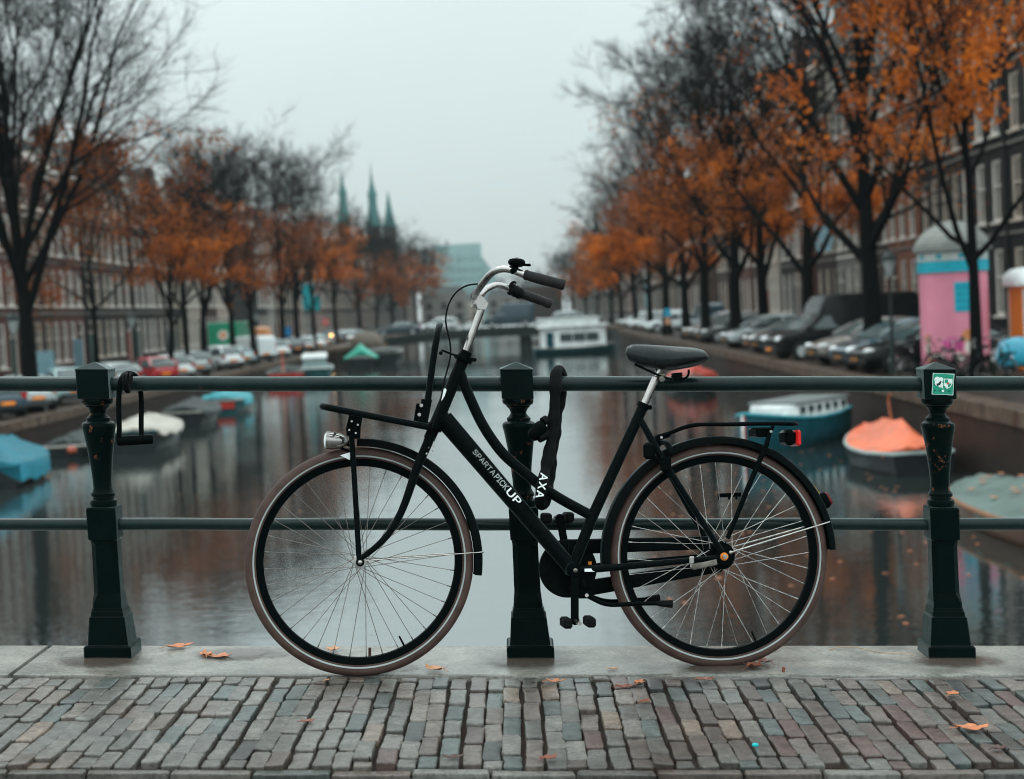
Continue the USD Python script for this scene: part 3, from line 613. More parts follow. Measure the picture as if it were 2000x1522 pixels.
    obj('gear_shifter', join(tube(sh[0] * (1 - t) + sh[1] * t, [.012, .0185, .021, .021, .0205, .0185, .0185, .0205, .0205, .0185, .0185, .020, .020, .018, .0175, .013], 22),
                             tube(spl([B(999, 566, -.255), B(998, 555, -.250), B(1003, 551, -.245), B(1008, 554, -.245)], 10), [.008, .0085, .008, .007, .0065, .006, .006, .0055, .005, .004], 10, flat=.7)), RUBBER, bar, smooth=35)
    bc = B(1009, 513, .262)
    bell = obj('bell', (lambda m: (m[0] @ np.array([[1, 0, -.06], [0, 1, 0], [.06, 0, 1]]) + bc, m[1]))(lathe([(.008, -.014), (.017, -.012), (.0245, -.006), (.0262, 0), (.0255, .004), (.0225, .0085), (.014, .0118), (.006, .0125), (.0045, .0145), (.001, .015)], 28)), GLOSS_BLACK, bar, smooth=35)
    obj('bell_lever', tube(spl([bc + [.016, -.004, -.005], bc + [.03, -.006, -.008], bc + [.042, -.007, -.008]], 8), [.005, .005, .0045, .004, .004, .0042, .0045, .003], 10), GLOSS_BLACK, bell, smooth=40)
    obj('bell_clamp', join(tube([B(1003, 524, .258), B(1007, 533, .258)], .0135, 14), tube([bc + [-.002, 0, -.012], B(1005, 527, .258)], .007, 10)), GLOSS_BLACK, bell, smooth=40)
    cable = spl(BL([(945, 556, .15), (930, 555, .12), (905, 561, .10), (884, 580, .09), (873, 606, .08), (871, 632, .07), (877, 660, .06), (880, 682, .055), (878, 706, .05), (870, 735, .045), (864, 765, .040), (856, 800, .036), (846, 830, .034), (842, 846, .034)]), 70)
    obj('brake_cable', tube(cable, .0026, 8), RUBBER, bar, smooth=True)
    # ---------------- saddle
    xs = np.array([1222, 1226, 1234, 1248, 1266, 1290, 1312, 1332, 1350, 1363, 1371, 1375.5])
    tp = interp([(1222, 684), (1226, 677), (1237, 673), (1266, 673.5), (1303, 676), (1340, 679), (1357, 681), (1366, 684), (1372, 690), (1376, 700)], xs)
    bt = interp([(1222, 694), (1226, 703), (1236, 709), (1250, 714.5), (1280, 720.5), (1303, 724), (1340, 719.5), (1360, 715), (1370, 711), (1376, 706)], xs)
    hw = interp([(1222, .014), (1226, .024), (1236, .030), (1260, .036), (1290, .050), (1315, .078), (1340, .100), (1358, .104), (1370, .092), (1376, .066)], xs)
    rings = []
    for x_, a_, b_, w_ in zip(xs, tp, bt, hw):
        T, Bt = B(x_, a_), B(x_, b_); mid, h = (T + Bt) / 2, (T[2] - Bt[2]) / 2
        q = superellipse(28, w_, h, 2.7); rings.append([mid + [0, y_, z_ - (0.14 if z_ > 0 else 0.04) * h * (abs(y_) / w_) ** 2 * (1 if z_ > 0 else -1)] for y_, z_ in q])
    saddle = obj('saddle', loft(rings), SADDLE, bk, smooth=60)
    for s in (1, -1):
        pts = [B(1322, 729, s * .06) + [0.016 * math.cos(t), -s * 0.016 * math.sin(t), -.020 * t / (2 * math.pi * 3)] for t in np.linspace(0, 6 * math.pi, 60)]
        obj('saddle_spring', tube(pts, .0026, 6), GLOSS_BLACK, saddle, smooth=True)
        obj('saddle_rail', tube(spl([B(1240, 712, s * .012), B(1275, 728, s * .022), B(1300, 738, s * .03), B(1322, 742, s * .05), B(1340, 738, s * .062), B(1345, 722, s * .066)], 24), .0036, 8), GLOSS_BLACK, saddle, smooth=True)
    obj('seat_post', join(tube([B(1258, 790), B(1281, 738)], .0124, 20), tube([B(1281, 738), B(1283, 733), B(1287, 722)], [.0124, .010, .0095], 16)), CHROME, bk, smooth=40)
    obj('saddle_clamp', join(cyl(B(1293, 740, .030), B(1293, 740, -.030), .0095, 16), cyl(B(1293, 740, .036), B(1293, 740, .028), .0060, 6), box(B(1290, 733), (.026, .05, .012), .003)), DULL_STEEL, saddle, smooth=30)
    # ---------------- rear carrier
    W3 = .066
    rc_ = []
    for s in (1, -1):
        rc_.append(tube(spl([B(1284, 853, s * .045), B(1320, 841, s * .058), B(1352, 831, s * W3), B(1366, 829.5, s * W3), B(1400, 829, s * W3), B(1470, 828, s * W3), B(1540, 828, s * W3)], 30), .0066, 12))
    rc_.append(tube(spl([B(1540, 828, W3), B(1553, 828, W3 - .02), B(1556, 828, 0), B(1553, 828, -W3 + .02), B(1540, 828, -W3)], 20), .0066, 12))
    rear = obj('rear_carrier', join(*rc_), GLOSS_BLACK, bk, smooth=50)
    for n in (-.033, 0, .033):
        obj('carrier_bar', tube([B(1366, 829, n), B(1552, 828, n)], .0045, 10), GLOSS_BLACK, rear, smooth=50)
    for s in (1, -1):
        obj('carrier_leg', tube([B(1510, 832, s * W3), B(1503, 848, s * (W3 + .004)), B(1497, 869, s * .066), B(1462, 950, s * .070), B(1421, 1052, s * .074)], [.0055, .006, .0082, .0082, .0075], 12), GLOSS_BLACK, rear, smooth=40)
        obj('carrier_tab', sweep([B(1280, 858, s * .047), B(1308, 848, s * .052)], superellipse(10, .009, .003, 4), up=(0, 1, 0)), GLOSS_BLACK, rear, smooth=40)
        obj('bolt', cyl(B(1292, 854.5, s * .056), B(1292, 854.5, s * .062), .0045, 8), CHROME, rear)
        obj('bolt', cyl(B(1506, 843, s * .070), B(1506, 843, s * .080), .0045, 8), CHROME, rear)
    obj('carrier_bridge', tube([B(1500, 845, W3), B(1500, 845, -W3)], .005, 8), GLOSS_BLACK, rear)
    obj('lamp_plate', box(B(1484, 845), (.05, .10, .03), .004), GLOSS_BLACK, rear)
    obj('spanner_bracket', join(sweep([B(1402, 968, -.07), B(1447, 966, -.07)], superellipse(10, .007, .003, 4), up=(0, 1, 0)), box(B(1404, 971, -.07), (.006, .006, .016)), box(B(1424, 971, -.07), (.006, .006, .016)), box(B(1438, 971, -.07), (.006, .006, .016))), GLOSS_BLACK, rear)
    tl = obj('tail_lamp', box(B(1537, 855), (.034, .088, .050), .010), GLOSS_BLACK, rear, smooth=30)
    obj('tail_lens', box(B(1553, 856), (.016, .090, .052), .006), RED_LENS, tl, smooth=30)
    # ---------------- ring lock on the seat stays
    lk = np.linspace(rd(30), rd(330), 30); lc = B(1282, 886)
    obj('ring_lock', join(box(B(1268, 881, .068), (.038, .022, .052), .008), box(B(1300, 906, .064), (.034, .02, .052), .008),
                          tube([lc + np.array([.030 * math.sin(t * .5), .068 * math.cos(t), .06 * math.sin(t) * .6]) for t in np.linspace(0, math.pi, 20)], .010, 12)), GLOSS_BLACK, bk, smooth=30)
    # ---------------- drive train
    cc = bb + np.array([-.006, .050, 0])
    v, f = lathe([(.02, -.010), (.088, -.011), (.0925, -.006), (.0925, .006), (.088, .010), (.02, .011)], 48)
    case = obj('chain_case', (np.stack([v[:, 0] + cc[0], v[:, 2] + cc[1], v[:, 1] + cc[2]], 1), f), BLACK_PAINT, bk, smooth=30)
    rcn = R + np.array([0, .055, 0])
    def run(a, b_, h0, h1, name):
        d = b_ - a; L = np.linalg.norm(d)
        obj(name, loft([[a + d * t + np.array([0, y_, z_ * (h0 + (h1 - h0) * t)]) for y_, z_ in superellipse(16, .017, 1.0, 5)] for t in (0, .03, .5, .97, 1)]), BLACK_PAINT, case, smooth=35)
    run(cc + [.0, 0, .068], rcn + [-.02, 0, .038], .024, .021, 'chain_guard_upper_run')
    run(cc + [.03, 0, -.068], rcn + [.02, 0, -.036], .026, .020, 'chain_guard_lower_run')
    v, f = lathe([(.01, -.012), (.050, -.013), (.054, -.006), (.054, .006), (.05, .012), (.01, .013)], 36)
    obj('chain_case_end', (np.stack([v[:, 0] + rcn[0] + .004, v[:, 2] + rcn[1], v[:, 1] + rcn[2]], 1), f), BLACK_PAINT, case, smooth=30)
    obj('chain', tube([cc + [0, 0, .075], rcn + [0, 0, .03]], .004, 6), DULL_STEEL, case)
    for s, tip in ((1, B(1124, 1213, .085)), (-1, B(1092, 1012, -.085))):
        a = bb + [0, -s * .062, 0]; e = np.array([tip[0], -s * .070, tip[2]])
        crank = obj('crank', join(sweep([a, a * .5 + e * .5, e], superellipse(14, .0125, .0075, 4), up=(0, 1, 0)), cyl(a + [0, -s * .012, 0], a + [0, s * .014, 0], .017, 18), cyl(e + [0, -s * .010, 0], e + [0, s * .010, 0], .0135, 18)), GLOSS_BLACK, bk, smooth=35)
        pd = [cyl(e, e + [0, -s * .105, 0], .0065, 10)]
        obj('pedal_axle', pd[0], CHROME, crank, smooth=30)
        for dx in (-.036, .036):
            obj('pedal_block', box(e + [dx, -s * .062, .002 * (dx > 0)], (.028, .092, .031), .006), RUBBER, crank, smooth=25)
    obj('crank_bolt', ball(bb + [0, -.075, 0], .008, 1, (1, .5, 1)), DULL_STEEL, bk, smooth=True)
    # stay sticker, cable clip
    p = B(1154, 1114, .052); obj('frame_label', box(p, (.040, .003, .010), .001), WHITE_PRINT, frame)
    obj('chain_adjuster', join(tube([B(1350, 1089, .075), B(1350, 1108, .075)], .0055, 8), box(B(1351, 1094, .077), (.016, .008, .022), .002)), CHROME, frame, smooth=30)
    obj('brake_arm', sweep([B(1352, 1108, .080), B(1372, 1104, .080), B(1400, 1098, .080)], superellipse(10, .009, .003, 4), up=(0, 1, 0)), DULL_STEEL, frame, smooth=30)
    obj('adjuster_cap', cyl(B(1152, 1097, -.02), B(1152, 1103, -.02), .006, 8), ORANGE_PLASTIC, frame)
    # ---------------- double kickstand, folded up
    pv = B(1146, 1163, .03)
    stand = obj('kickstand', join(box(B(1140, 1158), (.05, .09, .03), .006), tube([bb + [.01, 0, -.015], B(1142, 1160)], [.016, .014], 12)), GLOSS_BLACK, bk, smooth=30)
    obj('bolt', cyl(B(1146, 1163, .047), B(1146, 1163, .054), .006, 8), CHROME, stand)
    for s, pts in ((1, [(1148, 1165, .045), (1166, 1174, .060), (1182, 1180, .075), (1215, 1181, .085), (1290, 1179, .095), (1313, 1180, .10)]), (-1, [(1148, 1163, -.045), (1168, 1170, -.060), (1185, 1174, -.075), (1225, 1173, -.085), (1268, 1170, -.095), (1287, 1168, -.10)])):
        P = spl(BL(pts), 30)
        obj('stand_leg', tube(P, .0068, 12), GLOSS_BLACK, stand, smooth=40)
        obj('rubber_foot', tube([P[-6], P[-5], P[-1], P[-1] + (P[-1] - P[-2]) * .2], [.007, .0095, .0125, .010], 14), RUBBER, stand, smooth=40)
    return dict(bb=bb, R=R, F=F)

def lathe_y(r, h, c):
    v, f = lathe([(r * .55, -h), (r, -h), (r, h), (r * .55, h)], 20)
    return np.stack([v[:, 0] + c[0], v[:, 2] + c[1], v[:, 1] + c[2]], 1), f

bicycle = thing('bicycle', 'black step-through city bicycle with brown tyres and a front carrier, leaning on the bridge railing', 'bicycle', CF, cols=BIKE)
bicycle_parts(bicycle)

# ------------------------------------------------------------------ the sleeved lock round the frame and the top rail
def BW(px, py, n=0.0):           # world point
    q = B(px, py, n); return CF + BU * q[0] + BN * (-q[1]) + BV * q[2]
rail_y = POST_Y
def RW(px, py, y): return at_y(px, py, y - DYP * float(np.clip((y - 5.13) / .15, 0, 1)))
lock_o = RW(1086, 735, 5.33)
chain_lock = thing('chain_lock', 'black sleeved bicycle lock looped over the top rail and around the bicycle frame', 'lock', lock_o)
rel = lambda P: np.asarray(P) - lock_o
TR = DECK_O + DX * 0 + DY * POST_Y + DZ * H_TOP
fr = [RW(1096, 748, 5.428), RW(1095, 731, 5.415), RW(1091, 724.5, 5.385), RW(1087, 728, 5.345), RW(1085, 748, 5.318), RW(1083.5, 790, 5.30), RW(1079, 842, 5.275), RW(1071, 893, 5.20), RW(1064, 924, 5.13), RW(1059, 950, 5.078), RW(1055, 972, 5.085), RW(1058, 986, 5.125), RW(1066, 972, 5.175), RW(1074, 920, 5.29), RW(1082, 860, 5.33), RW(1090, 800, 5.385), RW(1096, 760, 5.42), RW(1096, 748, 5.428)]
P = spl(np.array([rel(q) for q in fr]), 120)
rr = .0185 + .0022 * np.sin(np.linspace(0, 55, 120)) + .0012 * np.sin(np.linspace(0, 131, 120))
sleeve = obj('lock_sleeve', tube(P, rr, 16), LOCK_FABRIC, chain_lock, smooth=60)
b0, b1 = rel(RW(1037, 856, 5.235)), rel(RW(1062, 828, 5.245))
body = obj('lock_body', tube(np.linspace(b0, b1, 8), [.014, .021, .022, .022, .022, .022, .021, .016], 20), GLOSS_BLACK, chain_lock, smooth=35)
obj('lock_cap', box(rel(RW(1055, 838, 5.218)), (.014, .008, .034), .003), LOCK_BEIGE, body)
obj('lock_plug', join(tube([rel(RW(1061, 824, 5.245)), rel(RW(1068, 818, 5.26))], [.015, .013], 16), tube([rel(RW(1052, 856, 5.235)), rel(RW(1072, 846, 5.27))], [.016, .016], 16)), RUBBER, body, smooth=35)
def flat_text(text, height, center, ang, mt, parent, y_off, bold=True, sx=1.0):
    m = meshkit.text_mesh(text, height, 0.0008, bold); v = np.array(m.vertices); v[:, 0] -= (v[:, 0].min() + v[:, 0].max()) / 2; v[:, 1] -= height / 2; v[:, 0] *= sx
    c, s = math.cos(ang), math.sin(ang); x = v[:, 0] * c - v[:, 1] * s; z = v[:, 0] * s + v[:, 1] * c
    return obj('lettering', (np.stack([x, -v[:, 2] + y_off, z], 1) + center, np.array(m.faces)), mt, parent)
for ch, (px, py), an in (('A', (1062, 932), -1.85), ('X', (1059, 949), -1.85), ('A', (1055, 966), -1.85)):
    flat_text(ch, .023, rel(RW(px, py, 5.052 + .018 * (py < 940))), an, WHITE_PRINT, sleeve, 0.0, sx=1.1)
for k, ch in enumerate('AXA'):
    flat_text(ch, .0065, rel(RW(1086.5, 731 + k * 4.6, 5.318)), -1.7, GREY_PRINT, sleeve, 0.0)

# ------------------------------------------------------------------ the U lock left hanging on the rail, and the cable wound beside it
u_o = RW(255, 750, POST_Y)
ul = thing('u_lock', 'black U-shaped bicycle lock hanging from the top rail beside the left post', 'lock', u_o)
ru = lambda *q: np.asarray(RW(*q)) - u_o
shk = [ru(232, 862, 5.335), ru(232, 800, 5.338), ru(233, 765, 5.342), ru(236, 745, 5.345), ru(243, 732, 5.372), ru(252, 729.5, 5.39), ru(264, 734, 5.41), ru(272, 750, 5.425), ru(275, 768, 5.424), ru(276, 810, 5.41), ru(277, 856, 5.38)]
obj('shackle', tube(spl(shk, 60), .0085, 14), GLOSS_BLACK, ul, smooth=50)
obj('crossbar', tube([ru(230, 862, 5.336), ru(232, 862, 5.336), ru(296, 858, 5.362), ru(299, 858, 5.363)], [.013, .0165, .0165, .013], 18), GLOSS_BLACK, ul, smooth=40)
cb_o = RW(252, 748, POST_Y)
cl = thing('cable_lock', 'thin black cable wound around the top rail next to the left post', 'cable', cb_o)
turns = [np.array([0.002 * t / 2 + .008 * math.sin(t * .5) - .012, (.030 + .002 * math.sin(3 * t)) * math.cos(t), (.030 + .002 * math.sin(3 * t)) * math.sin(t) + .002]) for t in np.linspace(0, 5 * math.pi, 90)]
obj('cable', tube(np.array(turns), .0040, 10), RUBBER, cl, smooth=50)
# ------------------------------------------------------------------ water, quays, streets
WATER = mat('canal_water', {
    'g': ('geometry', {}), 'm1': ('mapping', {'scale': (1.0, 2.2, 1.0)}), 'm2': ('mapping', {'scale': (0.35, 0.6, 1.0), 'rotation': (0, 0, 0.3)}),
    'n1': ('noise_texture', {'scale': 2.6, 'detail': 3.0, 'roughness': 0.5, 'distortion': 0.4}), 'n2': ('noise_texture', {'scale': 1.0, 'detail': 2.0}),
    'm3': ('mapping', {'scale': (1.0, 1.7, 1.0)}), 'n3': ('noise_texture', {'scale': 8.5, 'detail': 2.0}), 'a3': ('math', {'math_type': 'multiply_add', 'value2': 0.22}), 'nw': ('noise_texture', {'scale': 0.16, 'detail': 2.0}), 'mw': ('map_range', {'from_min': 0.38, 'from_max': 0.62, 'to_min': 0.25, 'to_max': 1.0}),
    'ml': ('math', {'math_type': 'multiply'}), 'ad': ('math', {'math_type': 'multiply_add', 'value2': 1.3}),
    'b': ('bump', {'strength': 1.0, 'distance': 0.0052}),
    'd': ('diffuse_bsdf', {'color': (0.008, 0.010, 0.0095)}), 'gl': ('glossy_bsdf', {'color': (0.97, 1.0, 1.0), 'roughness': 0.03}), 'lw': ('layer_weight', {'blend': 0.5}), 'rf': ('rgb_ramp', {'ramp': [(0.0, (0.04,) * 3), (0.6, (0.20,) * 3), (0.80, (0.52,) * 3), (0.90, (0.64,) * 3), (1.0, (0.95,) * 3)]}), 'p': ('mix_closure', {})},
    [('g.position', 'm1.vector'), ('g.position', 'm2.vector'), ('m1.vector', 'n1.vector'), ('m2.vector', 'n2.vector'), ('g.position', 'nw.vector'), ('nw.fac', 'mw.value'), ('n1.fac', 'ml.value1'), ('mw.result', 'ml.value2'),
     ('g.position', 'm3.vector'), ('m3.vector', 'n3.vector'), ('n3.fac', 'a3.value1'), ('ml.value', 'a3.value3'), ('n2.fac', 'ad.value1'), ('a3.value', 'ad.value3'), ('ad.value', 'b.height'), ('b.normal', 'gl.normal'), ('lw.facing', 'rf.fac'), ('rf.color', 'p.fac'), ('d.BSDF', 'p.closure1'), ('gl.BSDF', 'p.closure2')], surface='p.closure')
xs_, ys_ = np.linspace(-26, 22, 40), np.linspace(-60, 620, 120)
X, Y = np.meshgrid(xs_, ys_, indexing='ij'); i = (np.arange(39)[:, None] * 120 + np.arange(119)[None]).ravel()
obj('canal_water', (np.stack([X, Y, np.full_like(X, WATER_Z)], -1).reshape(-1, 3), quads(np.stack([i, i + 120, i + 121, i + 1], 1))), WATER, kind='structure')

STREET = wet_stone('wet_street_bricks', (0.018, 0.013, 0.011), (0.045, 0.033, 0.028), 0.35, 0.6, 0.7, 0.4, 0.004, 0.06)
SIDEWALK = wet_stone('wet_sidewalk_slabs', (0.045, 0.042, 0.040), (0.085, 0.08, 0.075), 0.3, 0.55, 0.9, 0.3, 0.003, 0.15)
GROUND = wet_stone('far_ground', (0.06, 0.05, 0.045), (0.10, 0.09, 0.08), 0.5, 0.7, 0.05, 0.3, 0.01, 0.1)
QBRICK = mat('quay_brick', {
    'g': ('geometry', {}), 'mp': ('mapping', {'rotation': (math.pi / 2, 0, math.pi / 2), 'scale': (1, 1, 1)}), 'sx': ('separate_xyz', {}), 'cx': ('combine_xyz', {}),
    'bt': ('brick_texture', {'color1': (0.034, 0.015, 0.010), 'color2': (0.017, 0.009, 0.007), 'mortar': (0.021, 0.015, 0.013), 'scale': 1.0, 'brick_width': 0.22, 'row_height': 0.065, 'mortar_size': 0.008}),
    'n': ('noise_texture', {'scale': 0.9, 'detail': 6.0, 'roughness': 0.65}), 'r': ('rgb_ramp', {'ramp': [(0.3, (0.42, 0.40, 0.38)), (0.7, (1.35, 1.3, 1.2))]}),
    'm': ('mix_color', {'blend_type': 'multiply', 'fac': 1.0, 'use_clamp': False}), 'zr': ('map_range', {'from_min': -1.7, 'from_max': -0.5}), 'zc': ('rgb_ramp', {'ramp': [(0.0, (0.35, 0.42, 0.36)), (0.35, (0.5, 0.52, 0.48)), (1.0, (1, 1, 1))]}), 'mw': ('mix_color', {'blend_type': 'multiply', 'fac': 1.0, 'use_clamp': False}), 'b': ('bump', {'strength': 0.6, 'distance': 0.006}), 'p': ('principled_bsdf', {'roughness': 0.6, 'specular_ior_level': 0.15})},
    [('g.position', 'sx.vector'), ('sx.y', 'cx.x'), ('sx.z', 'cx.y'), ('cx.vector', 'bt.vector'), ('g.position', 'n.vector'), ('n.fac', 'r.fac'), ('bt.color', 'm.a'), ('r.color', 'm.b'), ('m.result', 'mw.a'), ('sx.z', 'zr.value'), ('zr.result', 'zc.fac'), ('zc.color', 'mw.b'), ('mw.result', 'p.base_color'), ('bt.fac', 'b.height'), ('b.normal', 'p.normal')])
COPING = wet_stone('coping_stone', (0.045, 0.031, 0.023), (0.125, 0.085, 0.060), 0.35, 0.6, 1.6, 0.45, 0.004, 0.12)
YEND = 600.0
def sheet(x0, x1, y0, y1, z, name, mt, label=None):
    obj(name, (np.array([(x0, y0, z), (x1, y0, z), (x1, y1, z), (x0, y1, z)], float), np.array([[0, 1, 2], [0, 2, 3]])), mt, kind='structure', label=label)
sheet(-560, QUAY_L + .02, -40, YEND, LEFT_Z - 0.30, 'ground', GROUND); sheet(QUAY_R - .02, 560, -40, YEND, RIGHT_Z - 0.30, 'ground', GROUND)
sheet(-560, 560, YEND, YEND + 20, -0.2, 'ground', GROUND)
def street(side, edge, z, far):
    s = side; st = thing('street', ('left' if s < 0 else 'right') + ' canal street of wet dark bricks under the parked cars', 'street', kind='structure')
    w = abs(far - edge)
    obj('roadway', box((edge + s * (w - 2.2) / 2 + s * .25, (YEND - 40) / 2 + 5, z - .15), (w - 2.2 - .5, YEND + 30, .30)), STREET, st)
    obj('sidewalk', box((far - s * 1.2, (YEND - 40) / 2 + 5, z - .09), (2.4, YEND + 30, .42)), SIDEWALK, st)
street(-1, QUAY_L, LEFT_Z, -28.2); street(1, QUAY_R, RIGHT_Z, 20.7)
def quay(side, edge, z, label, y0, y1):
    q = thing('quay_wall', label, 'quay wall')
    s = side
    obj('wall_face', box((edge + s * .28, (y0 + y1) / 2, (z - .30 + WATER_Z - 1.2) / 2), (.5, y1 - y0, z - .30 - WATER_Z + 1.2)), QBRICK, q)
    y, k, rest = y0, 0, []
    while y < y1:
        L = 1.15 + RNG.uniform(-.12, .2)
        m = box((edge + s * .26 + RNG.normal() * .006, y + L / 2, z - .125 + RNG.normal() * .004), (.60, L - .014, .35), .018)
        if 36 < y < 105: obj('coping_stone', m, COPING, q)
        else: rest.append(m)
        y += L
    obj('coping_beyond', join(*rest), COPING, q, kind='stuff')
quay(-1, QUAY_L, LEFT_Z, 'low brown quay wall with pale coping stones on the left bank', -30, 166)
quay(1, QUAY_R, RIGHT_Z, 'brown brick quay wall with coping stones on the right bank', -30, 166)
quay(-1, QUAY_L, LEFT_Z, 'distant quay wall beyond the far bridge on the left bank', 176, 600)
quay(1, QUAY_R, RIGHT_Z, 'distant quay wall beyond the far bridge on the right bank', 176, 600)
# mooring ring and ladder rust stain on the right wall are built as a hanging rope
rope_o = at_x(1742, 770, QUAY_R - .04)
obj('mooring_rope', move(tube(spl([(0, 0, .02), (-.03, .25, -.12), (-.05, .05, -.5), (-.04, -.1, -1.0), (-.06, -.08, -1.25)], 24), .035, 8), rope_o), plain('orange_rope', (0.40, 0.11, 0.05), 0.8, var=0.3), smooth=True,
    label='orange rope hanging down the right quay wall behind the orange covered boat', cat='rope')

# ------------------------------------------------------------------ the far bridge
DARK_STONE = plain('dark_bridge_brick', (0.012, 0.016, 0.016), 0.6, var=0.4, scale=1.2)
DECK_STONE = plain('bridge_edge_stone', (0.016, 0.022, 0.022), 0.55, var=0.3, scale=1.0)
FAR_IRON = plain('far_dark_iron', (0.012, 0.018, 0.018), 0.5)
fb = thing('far_bridge', 'low dark three-span bridge crossing the canal in the distance', 'bridge')
YB0, YB1 = 165.0, 175.0
hump = lambda x: 0.62 - 0.0040 * (x + 2) ** 2
xb = np.linspace(-20.5, 13.5, 40)
obj('deck', loft([[(x, YB0, hump(x) - .9), (x, YB1, hump(x) - .9), (x, YB1, hump(x)), (x, YB0, hump(x))] for x in xb]), DARK_STONE, fb)
obj('edge_band', loft([[(x, YB0 - .12, hump(x) - .22), (x, YB0 - .01, hump(x) - .22), (x, YB0 - .01, hump(x) + .06), (x, YB0 - .12, hump(x) + .06)] for x in xb]), DECK_STONE, fb)
for px in (897.5, 1016.5):
    x = (px - 1000) / 3200 * YB0 + .4
    obj('pier', squares([(WATER_Z - 1, .62, .25), (-.35, .60, .25), (-.34, .72, .2), (-.25, .72, .2)], (x, YB0 + 1.2, 0)), DARK_STONE, fb)
    obj('pier', squares([(WATER_Z - 1, .62, .25), (-.35, .60, .25), (-.34, .72, .2), (-.25, .72, .2)], (x, YB1 - 1.2, 0)), DARK_STONE, fb)
rl = [tube(np.stack([xb, np.full(40, YB0 + .2), hump(xb) + h], 1), .035, 6) for h in (.5, .98)]
obj('railing', join(*rl, *[box((x, YB0 + .2, hump(x) + .5), (.12, .12, 1.05)) for x in np.linspace(-16, 11.5, 16)]), FAR_IRON, fb)
for side, x0, x1, z in ((-1, QUAY_L - .5, -12.7, LEFT_Z), (1, QUAY_R + .5, 9.4, RIGHT_Z)):
    a = thing('bridge_abutment', ('sandy brown' if side < 0 else 'dark') + f' flared abutment of the far bridge on the {"left" if side < 0 else "right"} bank', 'abutment')
    Pp = Polygon([(x0, 146), (x1 + side * 3.4, 148), (x1 + side * .6, 158), (x1, 164.9), (x1, 175), (x0, 180)])
    v, f = prism(Pp, 1.0); zt = z + .12
    obj('masonry', (np.c_[v[:, :2], WATER_Z - 1 + v[:, 2] * (zt - .2 - WATER_Z + 1)], f), QBRICK if side < 0 else DARK_STONE, a)
    v, f = prism(Pp.buffer(.12), 1.0); obj('coping', (np.c_[v[:, :2], zt - .2 + v[:, 2] * .35], f), COPING, a)
pile = thing('sand_heap', 'small brown covered heap at the left end of the far bridge', 'heap')
obj('cover', (lambda m: (m[0] * [1.5, 1.6, 1.1] + [-13.4, 150.5, LEFT_Z + .5], m[1]))(ball((0, 0, 0), 1.0, 3)), plain('brown_tarp', (0.12, 0.095, 0.075), 0.6, var=0.3), pile, smooth=True)

# ------------------------------------------------------------------ houses
def brickwall(name, col, rough=0.65):
    c = np.array(col)
    return mat(name, {
        'tc': ('texture_coordinate', {}), 'sx': ('separate_xyz', {}), 'cx': ('combine_xyz', {}),
        'bt': ('brick_texture', {'color1': tuple(c * 1.15), 'color2': tuple(c * .75), 'mortar': tuple(c * .8 + .03), 'scale': 1.0, 'brick_width': 0.21, 'row_height': 0.06, 'mortar_size': 0.006}),
        'n': ('noise_texture', {'scale': 0.8, 'detail': 5.0, 'roughness': 0.6}), 'r': ('rgb_ramp', {'ramp': [(0.3, (0.7, 0.7, 0.7)), (0.7, (1.2, 1.2, 1.2))]}),
        'm': ('mix_color', {'blend_type': 'multiply', 'fac': 1.0, 'use_clamp': False}), 'p': ('principled_bsdf', {'roughness': rough, 'specular_ior_level': 0.15})},
        [('tc.object', 'sx.vector'), ('sx.x', 'cx.x'), ('sx.z', 'cx.y'), ('cx.vector', 'bt.vector'), ('tc.object', 'n.vector'), ('n.fac', 'r.fac'), ('bt.color', 'm.a'), ('r.color', 'm.b'), ('m.result', 'p.base_color')])
WALLS = {'red': brickwall('red_house_brick', (0.085, 0.030, 0.022)), 'brown': brickwall('brown_house_brick', (0.034, 0.018, 0.014)), 'dark': brickwall('dark_house_brick', (0.0085, 0.0075, 0.0078)),
         'orange': brickwall('orange_house_brick', (0.22, 0.085, 0.050)), 'cream': plain('cream_plaster', (0.30, 0.26, 0.22), 0.7, var=0.12, scale=1.0), 'grey': plain('grey_plaster', (0.14, 0.13, 0.12), 0.7, var=0.15, scale=1.0)}
TRIM = {'white': plain('white_trim_paint', (0.60, 0.55, 0.50), 0.5, var=0.1, scale=3), 'cream': plain('cream_trim_paint', (0.50, 0.42, 0.35), 0.5, var=0.1, scale=3), 'dark': plain('dark_trim_paint', (0.020, 0.026, 0.026), 0.4)}
ROOF = {'slate': plain('dark_slate_roof', (0.018, 0.024, 0.025), 0.5, var=0.3, scale=3), 'tile': plain('brown_tile_roof', (0.11, 0.052, 0.040), 0.6, var=0.3, scale=3)}
PLINTH = plain('dark_stone_plinth', (0.06, 0.058, 0.056), 0.5, var=0.2)
DOORS = [plain('green_door', (0.012, 0.035, 0.030), 0.35), plain('black_door', (0.014, 0.014, 0.015), 0.35), plain('red_door', (0.16, 0.025, 0.02), 0.4)]
PANE = mat('window_pane', {'t': ('transparent_bsdf', {'color': (0.75, 0.80, 0.80)}), 'g': ('glossy_bsdf', {'color': (0.9, 0.9, 0.9), 'roughness': 0.03}), 'f': ('fresnel', {'IOR': 1.33}), 'm': ('mix_closure', {})},
           [('f.fac', 'm.fac'), ('t.BSDF', 'm.closure1'), ('g.BSDF', 'm.closure2')], surface='m.closure')
ROOM = plain('dark_room', (0.028, 0.026, 0.025), 0.8); CURTAIN = plain('pale_curtain', (0.42, 0.40, 0.37), 0.8)
